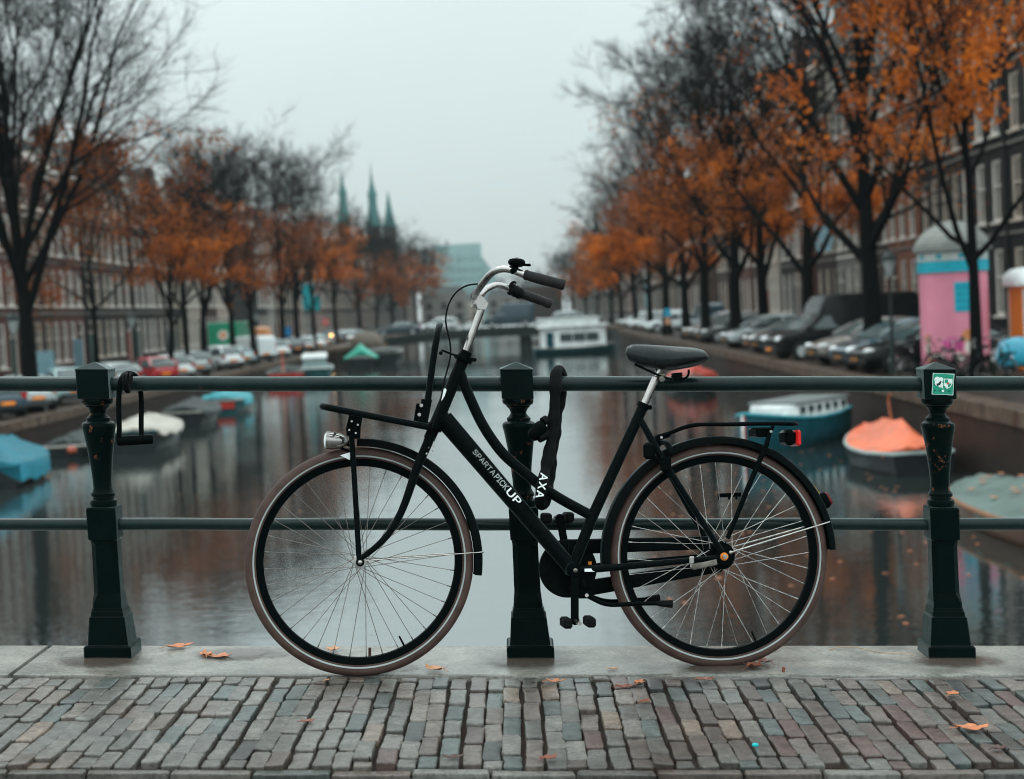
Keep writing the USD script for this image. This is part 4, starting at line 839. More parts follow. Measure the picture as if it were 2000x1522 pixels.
def house(side, y0, w, floors, wall, trim, roof, gable, label, x_front, z0, nwin=3, detail=2, fh=None, door=0):
    """a canal house; its frame: x along the street, -y towards the canal, z up."""
    rz = math.pi / 2 if side < 0 else -math.pi / 2
    h = thing('canal_house', label, 'house', (x_front, y0 if side < 0 else y0 + w, z0), rz)
    D = 9.0; fhs = fh or [3.6, 3.4, 3.1, 2.8, 2.5][:floors]; base = .55
    H = base + sum(fhs)
    g = w / nwin; ww = min(1.25, g * .62); openings = []
    z = base
    for k, f_ in enumerate(fhs):
        wh = f_ * .70; zs = z + f_ * .14
        for j in range(nwin):
            cx = g * (j + .5)
            if k == 0 and j == door: openings.append((cx - ww * .55, .02, cx + ww * .55, zs + wh, 'door'))
            else: openings.append((cx - ww / 2, zs, cx + ww / 2, zs + wh, 'window'))
        z += f_
    xs = sorted({0, w, *[round(o[0], 4) for o in openings], *[round(o[2], 4) for o in openings]}); zs = sorted({0, round(H, 4), *[round(o[1], 4) for o in openings], *[round(o[3], 4) for o in openings]})
    q = []
    for a, b_ in zip(xs[:-1], xs[1:]):
        for c, d in zip(zs[:-1], zs[1:]):
            mx, mz = (a + b_) / 2, (c + d) / 2
            if not any(o[0] < mx < o[2] and o[1] < mz < o[3] for o in openings): q.append([(a, 0, c), (b_, 0, c), (b_, 0, d), (a, 0, d)])
    r = .20
    for a, c, b_, d, _ in openings:
        q += [[(a, 0, c), (a, r, c), (a, r, d), (a, 0, d)], [(b_, 0, c), (b_, 0, d), (b_, r, d), (b_, r, c)], [(a, 0, d), (a, r, d), (b_, r, d), (b_, 0, d)], [(a, 0, c), (b_, 0, c), (b_, r, c), (a, r, c)]]
    q += [[(0, 0, 0), (0, 0, H), (0, D, H), (0, D, 0)], [(w, 0, 0), (w, D, 0), (w, D, H), (w, 0, H)], [(0, D, 0), (w, D, 0), (w, D, H), (0, D, H)], [(0, 0, H), (w, 0, H), (w, D, H), (0, D, H)]]
    v = np.array(q).reshape(-1, 3)
    gz = 0
    if gable == 'neck':      # raised centre with curved shoulders
        gw = w * .42; gz = 3.3
        pts = [(0, H)] + [(w / 2 - gw / 2 - (w / 2 - gw / 2) * math.cos(t) * .98, H + 1.6 * math.sin(t) * .9) for t in np.linspace(.05, 1.4, 6)] + [(w / 2 - gw / 2, H + gz * .85), (w / 2, H + gz), (w / 2 + gw / 2, H + gz * .85)] + [(w / 2 + gw / 2 + (w / 2 - gw / 2) * math.cos(t) * .98, H + 1.6 * math.sin(t) * .9) for t in np.linspace(1.4, .05, 6)] + [(w, H)]
        gp = prism(Polygon(pts), .32)
    elif gable == 'step':
        gz = 3.2; n = 4; pts = [(0, H)]
        for k in range(n): pts += [(w / 2 / (n) * k + .01, H + gz * (k + .6) / n), (w / 2 / n * (k + 1) * .98, H + gz * (k + .6) / n)]
        gp = prism(Polygon(pts + [(w - a, b_) for a, b_ in pts[::-1]]), .32)
    elif gable == 'point':
        gz = 3.4; gp = prism(Polygon([(0, H), (w / 2 - .5, H + gz), (w / 2 + .5, H + gz), (w, H)]), .32)
    else: gp = None
    wallm = (v, quads(np.arange(len(v)).reshape(-1, 4)))
    if gp is not None: wallm = join(wallm, (np.stack([gp[0][:, 0], gp[0][:, 2] - .001, gp[0][:, 1]], 1), gp[1]))
    obj('wall', wallm, WALLS[wall], h)
    obj('plinth', box((w / 2, -.03, .27), (w - .06, .12, .50)), PLINTH, h) if detail else None
    # roof
    if gable in ('neck', 'step', 'point'):
        rp = loft([[(.1, yy, H), (w - .1, yy, H), (w / 2 + .15, yy, H + gz * .92), (w / 2 - .15, yy, H + gz * .92)] for yy in (.30, D)])
        if gable == 'neck': obj('gable_coping', join(box((w / 2, .15, H + gz + .02), (w * .30, .42, .14)), box((w / 2, .12, H + .02), (w * .8, .36, .10))), TRIM[trim], h)
    elif gable == 'cornice':
        gz = 1.9; rp = loft([[(.05, .35, H), (w - .05, .35, H), (w - .05, D, H), (.05, D, H)], [(.1, 2.6, H + gz), (w - .1, 2.6, H + gz), (w - .1, D - 2.6, H + gz), (.1, D - 2.6, H + gz)]])
    else:                    # ridge along the street, steep
        gz = 3.0; rp = loft([[(xx, .1, H), (xx, D - .1, H), (xx, D / 2, H + gz)] for xx in (.02, w - .02)])
    rf = obj('roof', rp, ROOF[roof], h)
    if gable in ('cornice', 'ridge'):
        obj('cornice', join(box((w / 2, -.16, H + .02), (w - .02, .55, .22), .02), box((w / 2, -.06, H - .28), (w - .04, .22, .34)), *[box((g * (j + 1) - g / 2, -.10, H - .16), (.12, .34, .2)) for j in range(nwin)]), TRIM[trim], h)
        obj('dormer', join(box((w / 2, 1.3, H + .85), (1.5, 1.7, 1.5))), TRIM[trim], rf)
        obj('dormer_window', box((w / 2, .43, H + .9), (1.0, .03, 1.05)), ROOM, rf)
    cx = w * (.18 if door else .82)
    obj('chimney', join(box((cx, D * .42, H + gz * .5 + 1.1), (.85, .7, 2.4)), box((cx, D * .42, H + gz * .5 + 2.33), (.98, .82, .14)), *[cyl((cx + dx, D * .42, H + gz * .5 + 2.4), (cx + dx, D * .42, H + gz * .5 + 2.8), .12, 8, .10) for dx in (-.22, .22)]), WALLS['brown' if wall != 'brown' else 'red'], rf)
    obj('string_course', join(*[box((w / 2, -.035, base + sum(fhs[:k]) - .02), (w - .02, .08, .12)) for k in range(1, len(fhs))]), TRIM[trim] if wall in ('cream', 'grey') else WALLS['grey'], h) if detail > 1 else None
    for a, c, b_, d, kind in openings:
        t = .115; cx, cz, W_, H_ = (a + b_) / 2, (c + d) / 2, b_ - a, d - c; y = .085
        fr = [box((a + t / 2, y, cz), (t, .11, H_ - .004)), box((b_ - t / 2, y, cz), (t, .11, H_ - .004)), box((cx, y, d - t / 2), (W_ - 2 * t, .108, t)), box((cx, y - .02, c + t / 2), (W_ - 2 * t, .15, t))]
        if kind == 'window':
            fr += [box((cx, y - .004, c + H_ * .58), (W_ - 2 * t, .08, .075)), box((cx, y + .01, cz), (.055, .06, H_ - 2 * t))]
            wn = obj('window', join(*fr), TRIM[trim], h)
            obj('pane', (np.array([(a + t, y + .02, c + t), (b_ - t, y + .02, c + t), (b_ - t, y + .02, d - t), (a + t, y + .02, d - t)]), np.array([[0, 1, 2], [0, 2, 3]])), PANE, wn)
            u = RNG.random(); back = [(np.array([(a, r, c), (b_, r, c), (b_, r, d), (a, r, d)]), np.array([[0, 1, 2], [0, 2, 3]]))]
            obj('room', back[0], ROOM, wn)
            if u < .25:
                k = RNG.uniform(.16, .30)
                obj('curtain', join(*[box((xx, r - .035, cz), (W_ * k, .02, H_ - .05)) for xx in ((a + W_ * k / 2), (b_ - W_ * k / 2))]), CURTAIN, wn)
            obj('sill', box((cx, -.05, c - .06), (W_ + .16, .16, .10)), TRIM[trim], wn)
        else:
            wn = obj('door', box((cx, .12, c + H_ * .38), (W_ - 2 * t, .07, H_ * .76), .01), DOORS[RNG.integers(3)], h)
            obj('door_frame', join(*fr[:3], box((cx, y, c + H_ * .78), (W_ - 2 * t, .10, .09))), TRIM[trim], wn)
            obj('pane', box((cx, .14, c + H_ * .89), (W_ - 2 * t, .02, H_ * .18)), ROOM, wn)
            obj('steps', join(box((cx, -.35, .14), (W_ + .3, .7, .28)), box((cx, -.2, .36), (W_ + .2, .4, .18))), PLINTH, h)
    return h
ordn = ['first', 'second', 'third', 'fourth', 'fifth', 'sixth', 'seventh', 'eighth', 'ninth', 'tenth', 'eleventh', 'twelfth', 'thirteenth', 'fourteenth', 'fifteenth', 'sixteenth', 'seventeenth', 'eighteenth', 'nineteenth', 'twentieth', 'twenty-first', 'twenty-second', 'twenty-third', 'twenty-fourth', 'twenty-fifth', 'twenty-sixth', 'twenty-seventh', 'twenty-eighth', 'twenty-ninth', 'thirtieth', 'thirty-first', 'thirty-second', 'thirty-third']
LEFT = [(78, 7.6, 4, 'red', 'white', 'slate', 'ridge', 3), (85.7, 8.4, 4, 'red', 'white', 'slate', 'cornice', 4), (94.2, 6.6, 3, 'brown', 'cream', 'slate', 'ridge', 3), (100.9, 7.8, 4, 'red', 'white', 'tile', 'cornice', 4), (108.8, 6.4, 4, 'dark', 'cream', 'slate', 'neck', 3),
        (115.3, 7.2, 4, 'brown', 'white', 'slate', 'point', 3), (122.6, 6.2, 4, 'dark', 'white', 'slate', 'ridge', 3), (128.9, 7.0, 4, 'brown', 'white', 'slate', 'step', 3), (136, 6.6, 4, 'dark', 'cream', 'slate', 'cornice', 3), (142.7, 7.4, 3, 'cream', 'white', 'tile', 'cornice', 3),
        (150.2, 6.8, 4, 'brown', 'white', 'slate', 'neck', 3), (157.1, 7.6, 4, 'cream', 'white', 'slate', 'cornice', 3), (182, 7.2, 4, 'dark', 'white', 'slate', 'ridge', 3), (189.3, 7.2, 4, 'grey', 'white', 'slate', 'point', 3), (196.6, 7.2, 4, 'brown', 'cream', 'slate', 'ridge', 3), (204, 9, 4, 'dark', 'cream', 'slate', 'ridge', 3), (213.2, 9, 4, 'brown', 'cream', 'slate', 'cornice', 3), (222.3, 11, 4, 'dark', 'white', 'slate', 'ridge', 4), (233.4, 12, 4, 'red', 'white', 'slate', 'cornice', 4), (245.5, 14, 4, 'brown', 'white', 'slate', 'ridge', 4), (259.6, 16, 4, 'brown', 'cream', 'slate', 'cornice', 4), (276, 30, 4, 'dark', 'cream', 'slate', 'ridge', 7), (307, 40, 4, 'brown', 'cream', 'slate', 'cornice', 8), (348, 60, 4, 'dark', 'cream', 'slate', 'ridge', 10), (409, 80, 4, 'brown', 'cream', 'slate', 'cornice', 12)]
gname = {'ridge': 'steep slate roof', 'cornice': 'broad cornice', 'neck': 'curved neck gable', 'point': 'pointed gable', 'step': 'stepped gable'}
for k, (y0, w, fl, wa, tr, ro, ga, nw) in enumerate(LEFT):
    house(-1, y0, w, fl, wa, tr, ro, ga, f'{wa} canal house with {tr} frames and {gname[ga]}, {ordn[k]} in the left row', -28.2 - (.15 if k % 2 else 0), LEFT_Z + .12, nw, 2 if y0 < 130 else 1, door=(k % 2) * (nw - 1), fh=[3.5, 3.2, 2.9, 2.6][:fl])
RIGHT_H = [(52, 8.0, 5, 'dark', 'cream', 'slate', 'cornice', 4), (60.1, 8.2, 5, 'dark', 'cream', 'slate', 'cornice', 4), (68.4, 7.0, 5, 'dark', 'white', 'slate', 'neck', 3), (75.5, 7.6, 5, 'dark', 'cream', 'slate', 'cornice', 4), (83.2, 6.6, 5, 'orange', 'white', 'slate', 'step', 3), (89.9, 7.2, 5, 'brown', 'white', 'slate', 'cornice', 3),
           (97.2, 6.8, 5, 'grey', 'white', 'slate', 'neck', 3), (104.1, 8.0, 5, 'brown', 'cream', 'slate', 'ridge', 3), (112.2, 7.0, 5, 'red', 'white', 'slate', 'point', 3), (119.3, 7.4, 4, 'dark', 'white', 'slate', 'cornice', 3), (126.8, 7.0, 5, 'cream', 'white', 'slate', 'neck', 3), (133.9, 7.6, 4, 'brown', 'white', 'slate', 'ridge', 3),
           (141.6, 7.4, 5, 'red', 'white', 'slate', 'cornice', 3), (149.1, 7.6, 4, 'dark', 'white', 'slate', 'point', 3), (156.8, 7.4, 5, 'brown', 'cream', 'slate', 'cornice', 3), (182, 8, 4, 'brown', 'white', 'slate', 'ridge', 3), (190.1, 8, 4, 'red', 'white', 'slate', 'cornice', 3), (198.2, 8, 4, 'dark', 'white', 'slate', 'ridge', 3), (206.3, 9, 4, 'brown', 'cream', 'slate', 'cornice', 3), (215.4, 9, 4, 'red', 'white', 'slate', 'point', 3), (224.5, 10, 4, 'dark', 'cream', 'slate', 'ridge', 3), (234.6, 10, 4, 'brown', 'white', 'slate', 'cornice', 3), (244.7, 12, 4, 'grey', 'white', 'slate', 'ridge', 4), (256.8, 12, 4, 'brown', 'white', 'slate', 'cornice', 4), (268.9, 14, 4, 'dark', 'white', 'slate', 'ridge', 4), (283, 14, 4, 'red', 'white', 'slate', 'cornice', 4), (297.1, 16, 4, 'brown', 'white', 'slate', 'ridge', 4), (313.2, 18, 4, 'brown', 'cream', 'slate', 'cornice', 4), (332, 30, 4, 'dark', 'cream', 'slate', 'ridge', 7), (363, 50, 4, 'brown', 'cream', 'slate', 'cornice', 9), (414, 80, 4, 'dark', 'cream', 'slate', 'ridge', 12), (495, 90, 4, 'brown', 'cream', 'slate', 'cornice', 12)]
for k, (y0, w, fl, wa, tr, ro, ga, nw) in enumerate(RIGHT_H):
    house(1, y0, w, fl, wa, tr, ro, ga, f'{wa} canal house with {tr} frames and {gname[ga]}, {ordn[k]} in the right row', 20.7 + (.15 if k % 2 else 0), RIGHT_Z + .12, nw, 2 if y0 < 120 else 1, door=(k % 2) * (nw - 1), fh=[4.0, 3.7, 3.3, 3.0, 2.7][:fl])

# ------------------------------------------------------------------ far skyline: church and a large block
FARG = plain('hazed_copper_spire', (0.045, 0.135, 0.130), 0.6, var=0.2, scale=.5); FARB = plain('far_church_brick', (0.06, 0.05, 0.046), 0.7, var=0.2, scale=.5); FARC = plain('far_block_hazed', (0.26, 0.37, 0.37), 0.4, var=0.15, scale=.2); FARD = plain('hazed_block_window', (0.22, 0.33, 0.33), 0.3)  # spires: copper green, lightened so that haze is painted into the colour
YC = 430.0
def spot(px, py, y): return at_y(px, py, y)
ch = thing('church', 'distant church with three slender spires rising behind the left trees', 'church')
def spire(px, y_tip, y_base, y_tower, wid, bulb):
    t, b_, k = spot(px, y_tip, YC), spot(px, y_base, YC), spot(px, y_tower, YC)
    hw = wid / 3200 * YC / 2; c = (b_[0], YC, 0); hh = t[2] - b_[2]
    if bulb: prof = [(hw * 1.15, b_[2]), (hw * .95, b_[2] + hh * .12), (hw * .72, b_[2] + hh * .30), (hw * .66, b_[2] + hh * .42), (hw * .80, b_[2] + hh * .50), (hw * .55, b_[2] + hh * .56), (hw * .30, b_[2] + hh * .66), (hw * .10, b_[2] + hh * .85), (.05, t[2])]
    else: prof = [(hw * 1.1, b_[2]), (hw * .9, b_[2] + hh * .1), (hw * .5, b_[2] + hh * .45), (.05, t[2])]
    s = obj('spire', lathe(prof, 8, c), FARG, ch)
    obj('tower', squares([(0, hw * 1.05, hw * .3), (b_[2] - .01, hw * 1.05, hw * .3)], c), FARB, s)
    obj('cornice', squares([(b_[2] - .5, hw * 1.2, hw * .3), (b_[2] - .02, hw * 1.2, hw * .3)], c), FARG, s)
spire(672, 322, 430, 560, 22, True); spire(730, 318, 440, 560, 24, True); spire(761, 372, 440, 560, 24, False)
obj('nave', loft([[(x, YC - 6, 0), (x, YC + 6, 0), (x, YC + 6, 15), (x, YC, 22.5), (x, YC - 6, 15)] for x in (-48, -30)]), FARB, ch)
fbk = thing('office_block', 'large pale teal block with painted-in mist at the end of the canal', 'building')
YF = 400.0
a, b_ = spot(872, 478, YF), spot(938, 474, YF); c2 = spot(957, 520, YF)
obj('tower_block', box(((a[0] + b_[0]) / 2 - 1.5, YF + 8, a[2] / 2), (b_[0] - a[0] + 3, 16, a[2])), FARC, fbk)  # wall and window colours of the block are paled to imitate distance haze
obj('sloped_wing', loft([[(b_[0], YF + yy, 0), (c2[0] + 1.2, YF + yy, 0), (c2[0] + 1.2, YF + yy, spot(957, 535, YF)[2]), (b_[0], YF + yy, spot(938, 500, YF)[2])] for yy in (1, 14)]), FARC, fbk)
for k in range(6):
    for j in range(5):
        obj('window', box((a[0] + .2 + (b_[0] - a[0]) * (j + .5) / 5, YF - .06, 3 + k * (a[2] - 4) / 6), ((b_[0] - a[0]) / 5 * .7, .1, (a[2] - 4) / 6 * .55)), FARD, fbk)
for k, (px, w, top, wa) in enumerate(((868, 9, 575, 'grey'), (905, 8, 590, 'cream'), (1055, 9, 560, 'brown'), (990, 9, 578, 'grey'))):
    Y0 = 330.0 + 12 * k; p = spot(px, top, Y0)
    hh = thing('distant_house', f'{wa} flat-fronted building at the end of the canal, {("behind the headset", "left of the handlebar stem", "right of the handlebar grips", "behind the handlebar stem")[k]}', 'building', (p[0], Y0, 0))
    obj('wall', box((0, 0, p[2] / 2), (w, 9, p[2])), WALLS[wa], hh)
    obj('roof', loft([[(-w / 2, -4.5, p[2]), (w / 2, -4.5, p[2]), (w / 2, 4.5, p[2]), (-w / 2, 4.5, p[2])], [(-w / 2 + 1, -2, p[2] + 1.6), (w / 2 - 1, -2, p[2] + 1.6), (w / 2 - 1, 2, p[2] + 1.6), (-w / 2 + 1, 2, p[2] + 1.6)]]), ROOF['slate'], hh)
    for a_ in range(3):
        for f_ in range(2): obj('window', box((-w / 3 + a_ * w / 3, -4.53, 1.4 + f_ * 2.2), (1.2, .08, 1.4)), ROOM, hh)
# ------------------------------------------------------------------ trees: each kind grown once, then set out along the quays
BARK = plain('dark_wet_bark', (0.0035, 0.0035, 0.0036), 0.6, var=0.35, scale=5, bump=0.01, bscale=14, spec=0.03)
TWIG = plain('brown_twigs', (0.010, 0.008, 0.0078), 0.7, spec=0.05, var=0.3, scale=2)
def leaf_mat(name, cols):
    return mat(name, {'g': ('geometry', {}), 'tc': ('texture_coordinate', {}), 'n': ('noise_texture', {'scale': 0.55, 'detail': 2.0}), 'w': ('math', {'math_type': 'multiply_add', 'value2': 0.55, 'value3': 0.0}), 'ad': ('math', {'math_type': 'multiply_add', 'value2': 0.6}),
        'r': ('rgb_ramp', {'ramp': cols}), 'd': ('principled_bsdf', {'roughness': 0.5, 'specular_ior_level': 0.2}), 't': ('translucent_bsdf', {}), 'm': ('mix_closure', {'fac': 0.5})},
        [('g.random_per_island', 'w.value1'), ('tc.object', 'n.vector'), ('n.fac', 'ad.value1'), ('w.value', 'ad.value3'), ('ad.value', 'r.fac'), ('r.color', 'd.base_color'), ('r.color', 't.color'), ('d.BSDF', 'm.closure1'), ('t.BSDF', 'm.closure2')], surface='m.closure')
LEAF_A = leaf_mat('orange_leaves', [(0.10, (0.09, 0.03, 0.012)), (0.24, (0.32, 0.075, 0.014)), (0.42, (0.70, 0.190, 0.016)), (0.62, (0.86, 0.285, 0.018)), (0.78, (0.90, 0.36, 0.026)), (0.95, (0.92, 0.50, 0.06))])
LEAF_B = leaf_mat('rusty_leaves', [(0.12, (0.06, 0.024, 0.014)), (0.25, (0.18, 0.05, 0.018)), (0.42, (0.40, 0.105, 0.022)), (0.65, (0.64, 0.175, 0.022)), (0.9, (0.76, 0.260, 0.028))])
def batch(P, Rr, k):
    """P (B, S, 3), Rr (B, S): B thin tubes of k sides in one mesh."""
    Bn, S, _ = P.shape
    T = np.gradient(P, axis=1); T /= np.maximum(np.linalg.norm(T, axis=2, keepdims=True), 1e-9)
    ref = np.where(np.abs(T[..., 2:3]) < .85, np.array([0, 0, 1.0]), np.array([1.0, 0, 0]))
    U = np.cross(T, ref); U /= np.maximum(np.linalg.norm(U, axis=2, keepdims=True), 1e-9); V = np.cross(T, U)
    a = np.linspace(0, 2 * np.pi, k, endpoint=False)
    R = P[:, :, None] + Rr[:, :, None, None] * (np.cos(a)[None, None, :, None] * U[:, :, None] + np.sin(a)[None, None, :, None] * V[:, :, None])
    v = R.reshape(-1, 3)
    b_, s_, j = np.meshgrid(np.arange(Bn), np.arange(S - 1), np.arange(k), indexing='ij')
    o = b_ * S * k + s_ * k; j2 = (j + 1) % k
    f = np.stack([o + j, o + j2, o + k + j2, o + k + j], -1).reshape(-1, 4)
    return v, quads(f)
def grow(rn, starts, dirs, lens, S, wander, rise):
    """starts, dirs (B, 3), lens (B): wandering polylines."""
    Bn = len(starts); P = np.zeros((Bn, S, 3)); P[:, 0] = starts; d = dirs.copy()
    for s in range(1, S):
        d = d + wander * rn.normal(size=(Bn, 3)) + np.array([0, 0, rise]); d /= np.linalg.norm(d, axis=1, keepdims=True)
        P[:, s] = P[:, s - 1] + d * (lens / (S - 1))[:, None]
    return P
def children(rn, P, n, t0, t1, ang, lens, ratio):
    Bn, S, _ = P.shape
    t = rn.uniform(t0, t1, (Bn, n)) * (S - 1); i = np.minimum(t.astype(int), S - 2); fr = (t - i)[..., None]
    bi = np.arange(Bn)[:, None]
    st = P[bi, i] * (1 - fr) + P[bi, i + 1] * fr; d = P[bi, i + 1] - P[bi, i]; d /= np.linalg.norm(d, axis=2, keepdims=True)
    q = rn.normal(size=d.shape); q -= d * (q * d).sum(2, keepdims=True); q /= np.linalg.norm(q, axis=2, keepdims=True)
    a = rn.uniform(ang * .65, ang * 1.35, (Bn, n, 1)); dd = d * np.cos(a) + q * np.sin(a)
    L = lens[:, None] * ratio * rn.uniform(.55, 1.2, (Bn, n)) * (1.15 - .55 * t / (S - 1))
    return st.reshape(-1, 3), dd.reshape(-1, 3), L.reshape(-1), (t / (S - 1)).reshape(-1)
def tree_kind(seed, H, fork, r0, elev, spread, nl, leaves, zone, leaf_m, leaf_size=.13, name='tree', twigs=5):
    rn = np.random.default_rng(seed)
    # trunk and leader
    S = 12; zz = np.linspace(0, H * .80, S); wob = np.cumsum(rn.normal(size=(S, 2)) * .10 * H / 18, axis=0); wob[:3] *= .3
    tr = np.c_[wob * (zz / H)[:, None], zz]; rad = r0 * (1 - .88 * (zz / zz[-1]) ** .9); rad[0] *= 1.35
    trunk = [tube(spl(tr, 30), np.interp(np.linspace(0, 1, 30), np.linspace(0, 1, S), rad), 12)]
    t = np.sort(rn.uniform(fork / (H * .8), .80, nl)); t[:3] = fork / (H * .8) + np.array([0, .03, .06])
    st = np.stack([np.interp(t * zz[-1], zz, tr[:, k]) for k in range(3)], 1)
    az = np.arange(nl) * 2.399 + rn.uniform(0, 6) + rn.normal(size=nl) * .3; el = np.radians(elev) + rn.normal(size=nl) * .16 + (t - t[0]) * .5
    dirs = np.stack([np.cos(az) * np.cos(el), np.sin(az) * np.cos(el), np.sin(el)], 1)
    lens = np.minimum((H - st[:, 2]) / np.maximum(np.sin(el), .35) * 1.02, spread / np.maximum(np.cos(el), .3)) * rn.uniform(.8, 1.08, nl)
    L1 = grow(rn, st, dirs, lens, 9, .11, .05)
    r1 = np.interp(st[:, 2], zz, rad) * .62
    R1 = r1[:, None] * np.linspace(1, .16, 9)[None]
    trunk.append(batch(L1, R1, 8))
    s2, d2, l2, t2 = children(rn, L1, 8, .22, 1.0, .75, lens, .50)
    L2 = grow(rn, s2, d2, l2, 6, .14, .05); R2 = np.clip(np.repeat(r1, 8) * (1 - .8 * t2) * .5, .014, .1)[:, None] * np.linspace(1, .25, 6)[None]
    s3, d3, l3, t3 = children(rn, L2, twigs + 1, .15, 1.0, .7, l2, .50); L3 = grow(rn, s3, d3, l3, 5, .15, .04); R3 = np.full((len(s3), 5), .0135) * np.linspace(1, .5, 5)
    s4, d4, l4, t4 = children(rn, L3, twigs, .15, 1.0, .65, l3, .55); L4 = grow(rn, s4, d4, np.maximum(l4, .25), 3, .12, .03); R4 = np.full((len(s4), 3), .0072) * np.linspace(1, .6, 3)
    root = thing(name)
    obj('trunk', join(*trunk), BARK, root, smooth=True)
    crown = obj('crown', join(batch(L2, R2, 5), batch(L3, R3, 4), batch(L4, R4, 3)), TWIG, root, smooth=True)
    # leaves in clumps on the twigs of the leafy zone
    ends = np.vstack([L4[:, 1], L4[:, 2], L3[:, 3], L3[:, 4]])
    zn = ends[:, 2] / H
    cl = meshkit.fbm(ends * .45 + seed, 3, seed)
    wgt = np.clip(1 - np.abs(zn - zone[0]) / zone[1], 0, 1) * np.clip((cl - .40) * 5, 0.02, 1.2)
    nclump = leaves // 9
    idx = rn.choice(len(ends), nclump, p=wgt / wgt.sum())
    c = ends[idx][:, None] + rn.normal(size=(nclump, 9, 3)) * [.26, .26, .20]; c = c.reshape(-1, 3); n = len(c)
    sz = leaf_size * rn.uniform(.6, 1.25, n)
    a = rn.normal(size=(n, 3)); a[:, 2] -= .6; a /= np.linalg.norm(a, axis=1, keepdims=True); b_ = rn.normal(size=(n, 3)); b_ -= a * (a * b_).sum(1, keepdims=True); b_ /= np.linalg.norm(b_, axis=1, keepdims=True)
    nn = np.cross(a, b_)
    P = np.stack([c - a * sz[:, None] * .5, c + b_ * sz[:, None] * .42 + nn * sz[:, None] * .12, c + a * sz[:, None] * .5, c - b_ * sz[:, None] * .42 + nn * sz[:, None] * .12], 1)
    obj('leaves', (P.reshape(-1, 3), quads(np.arange(4 * n).reshape(-1, 4))), leaf_m, root, kind='stuff')
    return root
KINDS = {}
_spec = {
    'bare_left': dict(seed=11, H=18.5, fork=3.6, r0=.36, elev=58, spread=8.2, nl=18, leaves=4200, zone=(.34, .26), leaf_m=LEAF_B, twigs=9),
    'thin_left': dict(seed=12, H=11.0, fork=3.4, r0=.17, elev=50, spread=4.2, nl=10, leaves=2600, zone=(.50, .30), leaf_m=LEAF_B),
    'orange_left': dict(seed=13, H=14.0, fork=3.6, r0=.26, elev=56, spread=4.6, nl=12, leaves=5200, zone=(.52, .40), leaf_m=LEAF_A, leaf_size=.15),
    'brown_left': dict(seed=14, H=15.5, fork=3.8, r0=.26, elev=62, spread=4.6, nl=12, leaves=2200, zone=(.45, .30), leaf_m=LEAF_B, twigs=7),
    'big_right': dict(seed=21, H=18.5, fork=3.4, r0=.37, elev=55, spread=5.2, nl=15, leaves=2600, zone=(.45, .34), leaf_m=LEAF_A, twigs=7),
    'leafy_right': dict(seed=22, H=18.0, fork=3.2, r0=.33, elev=52, spread=5.2, nl=14, leaves=7800, zone=(.38, .26), leaf_m=LEAF_A, leaf_size=.135, twigs=7),
    'rusty_right': dict(seed=23, H=19.0, fork=3.6, r0=.32, elev=56, spread=5.0, nl=14, leaves=8200, zone=(.42, .34), leaf_m=LEAF_B, leaf_size=.14, twigs=7),
    'young_right': dict(seed=24, H=12.5, fork=2.9, r0=.19, elev=52, spread=4.6, nl=11, leaves=7000, zone=(.60, .34), leaf_m=LEAF_A, leaf_size=.16),
}
def tree(kind, x, y, z, label, rz=0.0, s=1.0, group=None, name='tree', squash=1.0):
    if kind not in KINDS:
        r = KINDS[kind] = tree_kind(name=name, **_spec[kind]); c, n = math.cos(rz) * s, math.sin(rz) * s
        UsdGeom.Xformable(r).GetOrderedXformOps()[0].Set(mat4(((c, n, 0), (-n, c, 0), (0, 0, s)), (x, y, z))); return tag(r, label, 'tree', group)
    return copy_of(KINDS[kind], name, label, 'tree', loc=(x, y, z), rz=rz, scale=s, group=group)
GL, GR = 'trees along the left quay', 'trees along the right quay'
def lx(px, X=-18.7): return X, X * 3200 / (px - 1000.0)
for k, (px, kind, rz, s, lab) in enumerate([
    (52, 'bare_left', 4.3, 1.0, 'tall nearly bare tree with upswept limbs at the left edge'),
    (184, 'thin_left', 1.0, 1.0, 'slim young tree with rusty leaves behind the left railing post'),
    (330, 'orange_left', .4, .78, 'small tree with orange leaves above the red parked car'),
    (362, 'thin_left', 2.6, 1.12, 'slender brownish tree just right of the small orange tree'),
    (396, 'brown_left', 1.1, .86, 'dark trunked tree beside the green truck'),
    (452, 'brown_left', 3.9, .9, 'sparse tall tree over the white parked cars'),
    (492, 'brown_left', 5.2, .98, 'bare topped tree right of the pale orange van'),
    (550, 'brown_left', 2.2, 1.02, 'tall bare brown tree with upright twigs left of the turquoise banner'),
    (578, 'brown_left', .7, 1.05, 'tall twiggy tree just behind the turquoise banner'),
    (612, 'orange_left', 2.1, .95, 'bright orange tree right of the turquoise banner'),
    (655, 'orange_left', 4.4, 1.0, 'bright orange tree in front of the church spires'),
    (700, 'brown_left', 3.1, .92, 'brown tree below the middle church spire'),
    (735, 'rusty_right', 1.4, .82, 'rounded russet tree below the rightmost church spire'),
    (765, 'rusty_right', 3.4, .82, 'rounded russet tree near the left end of the far bridge')]):
    x, y = lx(px); tree(kind, x, y, LEFT_Z, lab, rz, s, GL)
